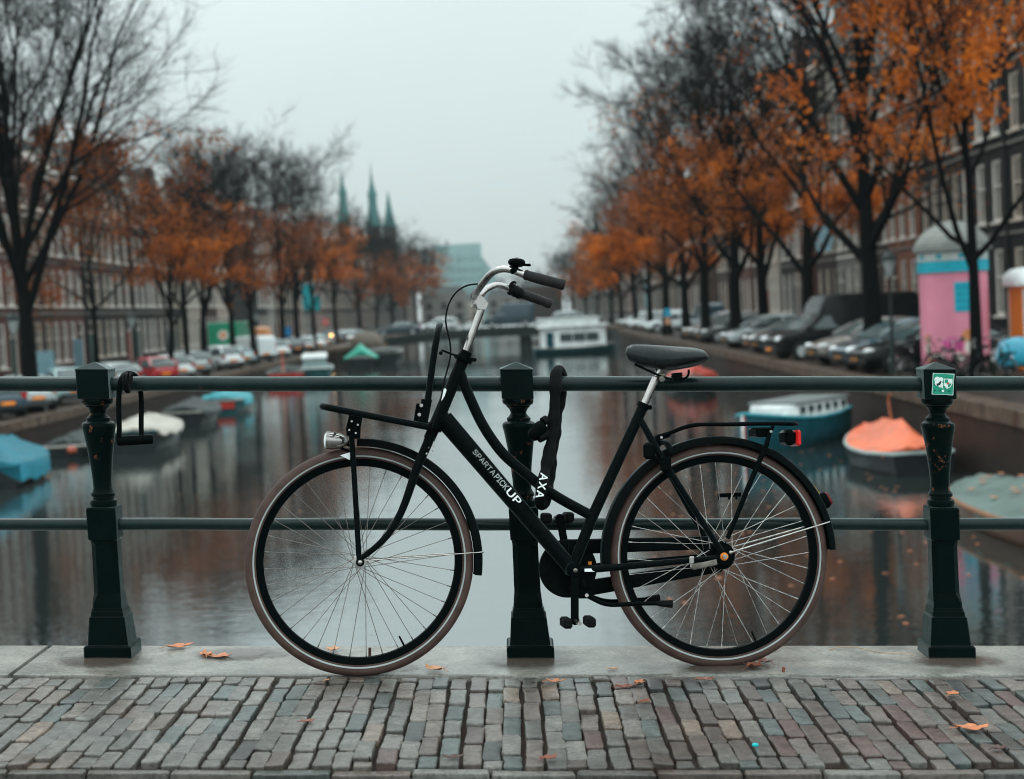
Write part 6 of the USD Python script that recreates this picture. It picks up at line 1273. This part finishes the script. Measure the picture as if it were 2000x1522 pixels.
# houseboat
hb_ = boat('houseboat', 'white houseboat with a long window moored before the far bridge', 1122, 690, None, 0.03)
x, be, to = hull(hb_, 7.0, 4.4, .55, HULLS['dark_teal'], bow=.22, stern=.95)
obj('cabin', box((-.1, 0, 1.40), (5.5, 3.6, 1.75), .05), HULLS['white'], hb_, smooth=30); obj('cabin_roof', box((-.1, 0, 2.36), (6.1, 4.1, .16), .04), HULLS['white'], hb_, smooth=30); obj('upper_cabin', box((-.25, .5, 2.72), (4.9, 2.4, .55), .06), HULLS['white'], hb_, smooth=30); obj('roof_edge', box((-.25, .5, 3.04), (5.2, 2.7, .10), .03), TARPS['pale'], hb_, smooth=30)
obj('window_frame', box((.35, -1.81, 1.42), (3.6, .04, .86)), HULLS['white'], hb_)
for k in range(3): obj('window', box((-.78 + k * 1.13, -1.84, 1.42), (1.06, .03, .72)), CAR_GLASS, hb_)
obj('door', box((-2.15, -1.83, 1.25), (.62, .05, 1.36)), HULLS['teal'], hb_)
# right bank
PALEG = plain('grey_cabin_roof', (0.16, 0.18, 0.18), .5, var=.3)
b = boat('motor_boat', 'teal hulled boat with a white cabin and a red stem stripe behind the rear carrier', 1555, 872, None, -2.22); b_p = b
UsdGeom.Xformable(b).GetOrderedXformOps()[0].Set(mat4(((.88 * math.cos(-2.22), .88 * math.sin(-2.22), 0), (-.88 * math.sin(-2.22), .88 * math.cos(-2.22), 0), (0, 0, .88)), (7.6, 45.8, WATER_Z)))
x, be, to = hull(b, 5.6, 2.3, .88, HULLS['teal'], bow=.36, sheer=.30, rim=TARPS['cyan'], n=26)
obj('cabin', loft([[(xx, -w, z0), (xx, w, z0), (xx, w * .92, z), (xx, -w * .92, z)] for xx, w, z0, z in ((-2.4, .9, .85, 1.34), (1.0, .85, .85, 1.32), (1.5, .6, .95, 1.26))]), HULLS['white'], b); obj('cabin_roof', loft([[(xx, -w, z), (xx, w, z), (xx, w, z + .06), (xx, -w, z + .06)] for xx, w, z in ((-2.5, .9, 1.34), (1.1, .85, 1.33))]), PALEG, b)
for sg in (-1, 1):
    for k in range(6): obj('window', box((-2.1 + k * .56, sg * .862, 1.14), (.27, .10, .22), .02), CAR_GLASS, b)
for k in range(2):
    obj('stem_stripe', tube([(2.72 + .02 * k, -.13 + .10 * k - .02, z) for z in (.05, .4, .8, 1.12)], .06, 8), HULLS['red'] if k else HULLS['white'], b, smooth=True)
b = boat('covered_boat', 'red covered boat far along the right quay beside the saddle', 1352, 760, None, -1.66); x, be, to = hull(b, 6, 2.2, .6, HULLS['black']); cover(b, x, be, to, tarp('red', (0.40, 0.06, 0.04)), [(0, .2), (.5, .65), (1, .05)], seed=23)
b = boat('covered_boat', 'dark boat with an orange tent-shaped tarpaulin left of the right post', 1752, 917, None, 1.62); place(b, 8.85, 38.8, 1.62); x, be, to = hull(b, 5.0, 1.9, .44, HULLS['black'], bow=.42, sheer=.30, rim=plain('pale_teal_rim', (0.28, 0.34, 0.33), .45)); cover(b, x, be, to, TARPS['orange'], [(0, .08), (.26, .66), (.36, .68), (.8, .26), (1, .06)], k0=2, drop=.03, sag=.18, seed=31, over=.93)
b = boat('covered_boat', 'long low boat under a grey green tarpaulin strewn with leaves right of the right post', 1985, 1018, None, 1.6); place(b, 8.75, 27.6, 1.6); x, be, to = hull(b, 7.0, 2.2, .38, HULLS['brown'], bow=.32, sheer=.12, rim=WOODR); cover(b, x, be, to, TARPS['green_grey'], [(0, .10), (.4, .50), (.8, .25), (1, .02)], k0=0, drop=.03, sag=.22, seed=40, over=.96)
lv = []
for k in range(22):
    i = RNG.integers(2, 18); a = RNG.uniform(-.8, .8); h = float(interp([(0, .10), (.4, .50), (.8, .25), (1, .02)], i / 21))
    lv.append(move(box((0, 0, 0), (.13, .10, .008)), (x[i], be[i] * a, to[i] + .09 + h * (1 - abs(a)) ** .85 - .22 * h * math.sin(abs(a) * math.pi)), RNG.uniform(0, 6)))
obj('fallen_leaves', join(*lv), plain('pale_orange_leaf', (0.48, 0.22, 0.12), .5), b, kind='stuff')

# ------------------------------------------------------------------ kiosk, lamps, signs, banners
kx, ky = 13.0, 48.3
ki = thing('advertising_column', 'round pink advertising kiosk with a turquoise band and a ribbed grey dome', 'kiosk', (kx, ky, RIGHT_Z), cols=((1, 0, 0), (0, 1, 0), (0, 0, .945)))
PINK = plain('pink_poster', (0.58, 0.20, 0.275), .5, var=.10, scale=.9); TURQ = plain('turquoise_band', (0.010, 0.29, 0.37), .4, var=.1); DEEPT = plain('deep_turquoise', (0.006, 0.12, 0.19), .4); PALEK = plain('pale_kiosk_stone', (0.42, 0.44, 0.42), .5, var=.15)
obj('drum', lathe([(.98, 0), (.98, 3.15)], 48), PINK, ki, smooth=40)
obj('plinth', lathe([(1.04, 0), (1.04, .22), (1.0, .25)], 48), PLINTH, ki, smooth=30)
bd = obj('band', lathe([(1.0, 3.15), (1.02, 3.16), (1.02, 3.50), (1.0, 3.51)], 48), TURQ, ki, smooth=30)
obj('frieze', lathe([(1.0, 3.51), (1.01, 3.52), (1.01, 3.78), (1.0, 3.79)], 48), PALEK, ki, smooth=30)
for k in range(10):
    a = k * .628 + .3; obj('frieze_opening', move(box((1.012, 0, 3.65), (.012, .16, .14)), rz=a), TURQ, ki)
dome = [(1.06, 3.79), (1.13, 3.83), (1.13, 3.92), (1.10, 3.95), (1.12, 4.0), (1.06, 4.06), (1.07, 4.11), (.98, 4.19), (.98, 4.23), (.86, 4.36), (.72, 4.49), (.52, 4.62), (.28, 4.72), (.06, 4.76)]
an = np.linspace(0, 2 * np.pi, 96, endpoint=False)
obj('dome', loft([[(r * (1 + (.025 * (abs(math.sin(a * 12)) - .5) if r < 1.0 else 0)) * math.cos(a), r * (1 + (.025 * (abs(math.sin(a * 12)) - .5) if r < 1.0 else 0)) * math.sin(a), z) for a in an] for r, z in dome]), plain('grey_dome', (0.20, 0.21, 0.195), .45, var=.3, scale=3), ki, smooth=40)
def patch(a0, z0, wa, hz, mt, name, r=.986, n=22, e=2.0, par=None, ph=0):
    """a shape printed on the drum: an outline in angle and height laid on the cylinder."""
    o = superellipse(n, wa, hz, e) * (1 + (0 if e > 5 else .12) * np.sin(3 * np.linspace(0, 2 * np.pi, n, endpoint=False) + ph))[:, None]
    rings = [[(rr * math.cos(a0 + q[0] / .98), rr * math.sin(a0 + q[0] / .98), z0 + q[1]) for q in o * s_] for rr, s_ in ((r, 1), (r + .004, .98), (r + .004, .5))]
    obj(name, loft(rings, False, True), mt, ki)
face = math.atan2(-ky, -kx)
POST_W = plain('poster_cream', (0.60, 0.50, 0.44), .5, var=.25, scale=6); POST_O = plain('poster_ginger', (0.50, 0.19, 0.07), .5, var=.3, scale=7); POST_D = plain('poster_dark', (0.09, 0.045, 0.05), .5, var=.4, scale=8); POST_P = plain('poster_magenta', (0.50, 0.07, 0.22), .5, var=.15, scale=2)
aa_ = np.linspace(face + .02, face + .62, 9); obj('poster_panel', loft([[(r_ * math.cos(a), r_ * math.sin(a), z_) for r_, z_ in ((.983, 1.93), (.990, 1.93), (.990, 2.84), (.983, 2.84))] for a in aa_]), TURQ, ki, smooth=30)
for k in range(4): obj('panel_line', loft([[(r_ * math.cos(a), r_ * math.sin(a), z_) for r_, z_ in ((.989, 2.05 + k * .2), (.993, 2.05 + k * .2), (.993, 2.08 + k * .2), (.989, 2.08 + k * .2))] for a in np.linspace(face + .06, face + .58, 9)]), DEEPT, ki)
patch(face - .02, .98, .34, .20, POST_P, 'poster_shape', e=3)
for a, z, w_, h_, m_, r_ in ((-.93, 1.10, .10, .17, POST_O, .990), (-.90, .85, .12, .22, POST_W, .989), (.36, 1.18, .20, .20, POST_O, .990), (.50, .86, .22, .34, POST_W, .989), (.62, 1.06, .12, .22, POST_O, .993), (-.62, .52, .30, .16, POST_W, .991), (-.75, .44, .16, .10, POST_O, .995), (.12, .52, .22, .16, POST_W, .991), (.40, .40, .26, .20, POST_D, .993), (-.3, .30, .34, .14, POST_D, .993), (.62, .42, .12, .22, POST_W, .996), (.22, 1.13, .05, .07, POST_D, .996), (-.80, 1.08, .04, .06, POST_D, .996)):
    patch(face + a, z, w_, h_, m_, 'poster_shape', r_, ph=a * 9)
# orange cabinet with a white rounded lid at the right edge
oc = thing('orange_cabinet', 'orange cabinet with a white rounded lid at the right edge', 'cabinet', (15.14, 48.0, RIGHT_Z))
obj('body', box((0.35, 0, 1.25), (1.5, 1.5, 2.5), .06), plain('orange_cabinet_paint', (0.85, 0.23, 0.01), .4, var=.08), oc, smooth=30)
obj('lid', loft([[(a * sc + .35, b_ * sc, z) for a, b_ in superellipse(28, .98, .98, 5)] for z, sc in ((2.48, .98), (2.56, 1.0), (2.72, .98), (2.88, .90), (2.98, .76), (3.02, .5))]), HULLS['white'], oc, smooth=40)
[obj('corner_post', box((sx * .70 + .35, sy * .70, 1.2), (.14, .14, 2.4), .02), TRIM['white'], oc) for sx in (-1, 1) for sy in (-1, 1)]
IRON = plain('lamp_post_iron', (0.012, 0.017, 0.017), .4); LGLASS = plain('lantern_glass', (0.30, 0.32, 0.31), .1, var=.1, coat=.5)
def lamp(label, x, y, z, H=3.7):
    t = thing('street_lamp', label, 'street lamp', (x, y, z), group='crown lanterns along the quays')
    obj('post', lathe([(.14, 0), (.14, .35), (.09, .42), (.075, .9), (.09, .95), (.055, 1.05), (.042, H - .75), (.06, H - .72), (.04, H - .66)], 14), IRON, t, smooth=35)
    obj('arm', tube([(-.30, 0, H - .95), (.30, 0, H - .95)], .018, 8), IRON, t)
    ln = obj('lantern', lathe([(.10, H - .66), (.21, H - .16), (.21, H - .14)], 8), LGLASS, t)
    obj('lantern_frame', join(*[tube([(.105 * math.cos(a), .105 * math.sin(a), H - .66), (.222 * math.cos(a), .222 * math.sin(a), H - .14)], .014, 5) for a in np.linspace(0, 2 * np.pi, 8, endpoint=False)]), IRON, ln)
    obj('crown', join(lathe([(.25, H - .14), (.26, H - .10), (.14, H + .06), (.10, H + .10), (.04, H + .13), (.05, H + .18), (.01, H + .24)], 12), *[ball((.23 * math.cos(a), .23 * math.sin(a), H - .05), .04, 1) for a in np.linspace(0, 2 * np.pi, 8, endpoint=False)]), IRON, t, smooth=35)
for px, lab in ((26, 'crown lantern on a post at the left edge, left of the bare tree'), (257, 'crown lantern on a post just right of the left railing post'), (500, 'crown lantern on a post before the pale orange van')):
    x_, y_ = lx(px, -18.3); lamp(lab, x_, y_, LEFT_Z)
lamp('crown lantern on a post between the big dark tree and the kiosk', 11.5, 11.5 * 3200 / 738., RIGHT_Z, 3.6)
def pole_sign(name, label, x, y, z, H, parts, cat='sign'):
    t = thing(name, label, cat, (x, y, z)); obj('pole', cyl((0, 0, 0), (0, 0, H), .04, 10), IRON, t, smooth=40)
    for nm, m, mt in parts: obj(nm, m, mt, t)
    return t
disc = lambda r, z, y=-.05: (lambda m: (np.stack([m[0][:, 0], -m[0][:, 2] + y, m[0][:, 1] + z], 1), m[1]))(lathe([(.001, 0), (r, 0), (r, .02), (.001, .02)], 24))
x_, y_ = lx(635, -18.6); pole_sign('traffic_sign', 'round red traffic sign on a pole left of the lit amber lamp', x_, y_, LEFT_Z, 2.9, [('disc', disc(.36, 2.6), plain('red_sign', (0.50, 0.03, 0.03), .4)), ('sign_bar', box((0, -.075, 2.6), (.46, .012, .12)), TRIM['white'])])
x_, y_ = lx(560, -19.4); pole_sign('parking_sign', 'blue parking sign on a pole between white cars on the left quay', x_, y_, LEFT_Z, 2.3, [('panel', box((0, -.05, 2.0), (.62, .03, .8), .01), plain('blue_sign', (0.02, 0.17, 0.36), .4))])
x_, y_ = lx(85, -19.6); pole_sign('notice_board', 'pale blue notice board on a pole beside the bare tree at the left', x_, y_, LEFT_Z, 2.3, [('panel', box((0, -.06, 1.6), (.75, .06, 1.35), .02), plain('pale_blue_panel', (0.13, 0.22, 0.25), .4))])
x_, y_ = lx(150, -20.2); pole_sign('parking_meter', 'slim blue grey parking meter between the left post and the bare tree', x_, y_, LEFT_Z, 1.2, [('body', box((0, -.02, 1.5), (.40, .30, 2.3), .04), plain('blue_grey_metal', (0.07, 0.12, 0.14), .4))], 'parking meter')
x_, y_ = lx(645, -18.0)
ll = thing('amber_lamp', 'small lit amber lamp on a post far along the left quay', 'lamp', (x_, y_, LEFT_Z))
obj('post', cyl((0, 0, 0), (0, 0, 1.15), .05, 10), IRON, ll); obj('lamp_head', ball((0, -.02, 1.27), .15, 2), usdkit.material(stage, '/World/Looks/amber_light', {'e': ('emission', {'color': (1.0, 0.52, 0.16), 'strength': 5.0})}, [], surface='e.emission'), ll, smooth=True)
x_, y_ = 11.3, 11.3 * 3200 / 302.; pole_sign('quay_sign', 'bright blue sign with a pale orange lower panel on the right quay', x_, y_, RIGHT_Z, 1.9, [('panel', box((0, -.06, 1.65), (.48, .03, .62), .01), plain('bright_blue_sign', (0.03, 0.30, 0.45), .4)), ('lower_panel', box((0, -.06, 1.05), (.36, .03, .52), .01), plain('pale_orange_sign', (0.55, 0.28, 0.18), .5))])
TBAN = plain('turquoise_cloth', (0.008, 0.22, 0.25), .6, var=.15)
def cloth(w, h, seed):
    U, V = np.linspace(0, 1, 10), np.linspace(0, 1, 16); uu, vv = np.meshgrid(U, V, indexing='ij')
    taper = 1 - .25 * np.clip(.25 - vv, 0, 1) / .25
    P = np.stack([(uu - .5) * w * taper, .06 * np.sin(uu * 7 + seed + vv * 3), (vv - 1) * h], -1); i = (np.arange(9)[:, None] * 16 + np.arange(15)[None]).ravel()
    f = quads(np.stack([i, i + 16, i + 17, i + 1], 1)); v = P.reshape(-1, 3); return join((v, f), (v + [0, .02, 0], f[:, ::-1]))
for px, w, h, lab in ((604, 1.25, 2.7, 'larger turquoise banner hanging over the left street'), (621, .65, 1.7, 'smaller turquoise banner right of the larger one over the left street')):
    Xb = -20.5; Yb = Xb * 3200 / (px - 1000.); zt = at_y(px, 554 if w > 1 else 577, Yb)[2]
    t = thing('banner', lab, 'banner', (Xb, Yb, LEFT_Z)); zt -= LEFT_Z
    obj('pole', join(cyl((-w * .55, 0, 0), (-w * .55, 0, zt + .2), .045, 10), cyl((-w * .55, 0, zt), (w * .5, 0, zt), .025, 8)), TRIM['white'], t); obj('cloth', move(cloth(w, h, px), (0, 0, zt)), TBAN, t, smooth=True)
Xb, Yb = 18.2, 18.2 * 3200 / 606.; p0 = at_y(1606, 392, Yb); p1 = at_y(1606, 492, Yb)
t = thing('banner', 'tall pale blue banner hanging behind the trees on the right', 'banner', (p0[0], Yb, RIGHT_Z)); obj('pole', join(cyl((.6, 0, 0), (.6, 0, p0[2] + .2), .05, 10), cyl((-.5, 0, p0[2]), (.6, 0, p0[2]), .03, 8)), IRON, t); obj('cloth', move(cloth(1.05, p0[2] - p1[2], 2), (0, 0, p0[2])), plain('pale_blue_cloth', (0.28, 0.45, 0.52), .6), t, smooth=True)
x_, y_ = 15.8, 15.8 * 3200 / 266.; t = thing('banner', 'thin pale turquoise banner behind the white cars on the right', 'banner', (x_, y_, RIGHT_Z)); obj('pole', cyl((.4, 0, 0), (.4, 0, 4.6), .05, 8), TRIM['white'], t); obj('cloth', move(cloth(.7, 3.2, 5), (0, 0, 4.5)), plain('pale_turquoise_cloth', (0.20, 0.42, 0.45), .6), t, smooth=True)
# bicycles parked around the kiosk, and a covered scooter
for k, (px, X, ang, lab) in enumerate(((1828, 11.3, 2.2, 'black bicycle parked before the pink kiosk, left one'), (1868, 11.2, 1.7, 'black bicycle parked before the pink kiosk, middle one'), (1925, 11.6, 2.5, 'black bicycle parked right of the pink kiosk'), (1965, 12.4, 1.9, 'black bicycle parked under the orange cabinet'))):
    copy_of(bicycle, 'bicycle', lab, 'bicycle', loc=(X, X * 3200 / (px - 1000.), RIGHT_Z + .01), rz=ang, group='bicycles parked around the kiosk')
sc = thing('covered_scooter', 'scooter under a bright blue cover at the right edge', 'scooter', (14.2, 45.4, RIGHT_Z), .3)
obj('cover', loft([[(xx, a * w, .25 + (b_ + 1) * h / 2) for a, b_ in superellipse(18, 1, 1, 2.6)] for xx, w, h in ((-.95, .12, .35), (-.8, .28, .75), (-.3, .34, .85), (.2, .30, .75), (.55, .34, 1.05), (.8, .25, .95), (.95, .08, .5))]), PAINT['blue'], sc, smooth=50)
for xx in (-.65, .7):
    v, f = lathe([(.1, -.06), (.22, -.06), (.24, 0), (.22, .06), (.1, .06)], 18); obj('wheel', (np.stack([v[:, 0] + xx, v[:, 2], v[:, 1] + .24], 1), f), TYRE, sc, smooth=40)

# ------------------------------------------------------------------ fallen leaves on the kerb and the bricks
LEAVES = [plain('fallen_leaf_' + n, c, .35, var=.3, scale=30) for n, c in (('ginger', (0.46, 0.155, 0.065)), ('pale', (0.58, 0.27, 0.13)), ('brown', (0.17, 0.055, 0.032)), ('dark', (0.055, 0.025, 0.020)))]
def leaf(L, curl, seed, lobes=5):
    rn = np.random.default_rng(seed); n = 26; t = np.linspace(0, 2 * np.pi, n, endpoint=False)
    r = (.5 + .10 * np.cos(lobes * t) + .05 * rn.normal(size=n)) * np.where(np.abs(t - np.pi) < .4, .85, 1)
    R = []
    for s in (1.0, .66, .33):
        x, y = L * r * s * np.cos(t), L * .62 * r * s * np.sin(t)
        z = curl * L * ((x / L) ** 2 * 1.8 + np.abs(y / L) * .9) + .02 * L * np.sin(5 * t + seed) * s + .004
        R.append(np.stack([x, y, z], 1))
    up = loft(R, False, True); lo = (up[0] - [0, 0, .0012], up[1][:, ::-1])
    return join(up, lo, tube([(-L * .42, 0, .004 + curl * L * .3), (-L * .7, L * .06, .003)], .0012, 5))
FL = 'fallen leaves on the kerb and the bricks'
for k, (px, py, L, curl, m_, rz, lab) in enumerate([
    (347, 1266, .085, .34, 0, .4, 'ginger curled leaf on the kerb right of the left post'), (402, 1281, .062, .40, 0, 1.9, 'small ginger leaf on the kerb, left of a touching pair'), (428, 1284, .078, .22, 0, .1, 'flat ginger leaf on the kerb, right of a touching pair'),
    (650, 1272, .055, .5, 1, 1.5, 'pale leaf on the kerb seen through the front wheel'), (851, 1310, .072, .42, 1, 2.6, 'pale curled leaf on the kerb right of the front wheel'), (1471, 1306, .070, .75, 2, .8, 'brown rolled leaf against the rear tyre'), (1492, 1296, .060, .6, 2, 2.4, 'thin brown leaf beside the rear tyre'),
    (1197, 1308, .032, .2, 1, .2, 'tiny pale leaf on the kerb between the wheels'), (1084, 1333, .055, .25, 0, .1, 'ginger leaf on the bricks below the middle post'), (1221, 1343, .055, .2, 2, .3, 'brown leaf on the bricks between the wheels'), (1249, 1335, .045, .3, 0, 1.2, 'small ginger leaf on the bricks just right of the brown one'),
    (1378, 1330, .060, .3, 2, .2, 'brown leaf on the bricks under the rear wheel'), (1858, 1358, .050, .35, 0, 1.0, 'rusty leaf on the bricks under the right post'), (1895, 1424, .080, .15, 0, .1, 'large rusty leaf on the bricks at the lower right'), (1950, 1464, .045, .3, 3, .5, 'dark leaf on the bricks in the lower right corner'),
    (885, 1482, .050, .3, 3, .3, 'dark leaf on the bricks at the bottom, left one'), (1072, 1483, .050, .3, 2, .8, 'brown leaf on the bricks at the bottom centre'), (600, 1411, .040, .2, 2, .4, 'small brown leaf on the bricks below the front wheel'), (1258, 1372, .040, .2, 2, .9, 'small brown leaf on the bricks below the saddle'), (638, 1330, .018, .1, 1, .9, 'tiny pale leaf on the bricks below the front tyre')]):
    q = on_deck(px, py, .006); t = thing('fallen_leaf', lab, 'leaf', deck_to_world(q), group=FL, cols=[list(np.array(DX) * math.cos(rz) + np.array(DY) * math.sin(rz)), list(-np.array(DX) * math.sin(rz) + np.array(DY) * math.cos(rz)), DZ])
    obj('blade', leaf(L, curl * .6, k + 50), LEAVES[m_], t, smooth=50)
for k, (px, py, h, lab) in enumerate(((722, 1283, .030, 'dark upright stub of leaf stalk on the kerb behind the front wheel'), (1530, 1312, .014, 'short brown cigarette end standing on the kerb right of the rear wheel'))):
    q = on_deck(px, py, .004); obj('stub', move(tube([(0, 0, 0), (.002, 0, h)], .005, 10), deck_to_world(q)), LEAVES[3 if k == 0 else 2], None, smooth=40, label=lab, cat='litter')
q = on_deck(1475, 1457, .004); obj('bottle_cap', move(lathe([(.008, 0), (.0085, .004), (.007, .006), (.001, .0062)], 16), deck_to_world(q)), plain('turquoise_cap', (0.01, 0.40, 0.42), .3), None, label='tiny turquoise cap lying on the bricks', cat='litter')
tw = [deck_to_world(on_deck(*q_)) for q_ in ((1618, 1270, .004), (1645, 1264, .012), (1680, 1266, .010), (1712, 1273, .006), (1750, 1276, .008), (1786, 1279, .006))]
obj('dry_stalk', tube(spl(np.array(tw), 30), .0014, 6), plain('dry_straw', (0.40, 0.28, 0.17), .6), None, smooth=True, label='thin dry grass stalk lying on the kerb left of the right post', cat='stalk')
# leaves drifting on the water
fl = []
for k in range(240):
    y_ = RNG.uniform(20, 70); x_ = RNG.uniform(2.0, 9.8) if RNG.random() < .97 else RNG.uniform(-14, 2)
    fl.append(move(leaf(.10, .1, k % 7), (x_, y_, WATER_Z + .004), RNG.uniform(0, 6)))
obj('floating_leaves', join(*fl), LEAVES[0], None, label='small orange leaves drifting on the dark water', cat='leaves', kind='stuff')

# ------------------------------------------------------------------ damp air
hz = usdkit.material(stage, '/World/Looks/damp_air', {'v': ('principled_volume', {'color': (0.80, 0.95, 0.95), 'density': HAZE_DENSITY, 'anisotropy': 0.2})}, [], volume='v.volume')
obj('haze', box((0, 282, 29), (1130, 710, 66)), hz, kind='stuff', label='thin damp haze between the houses', cat='haze')
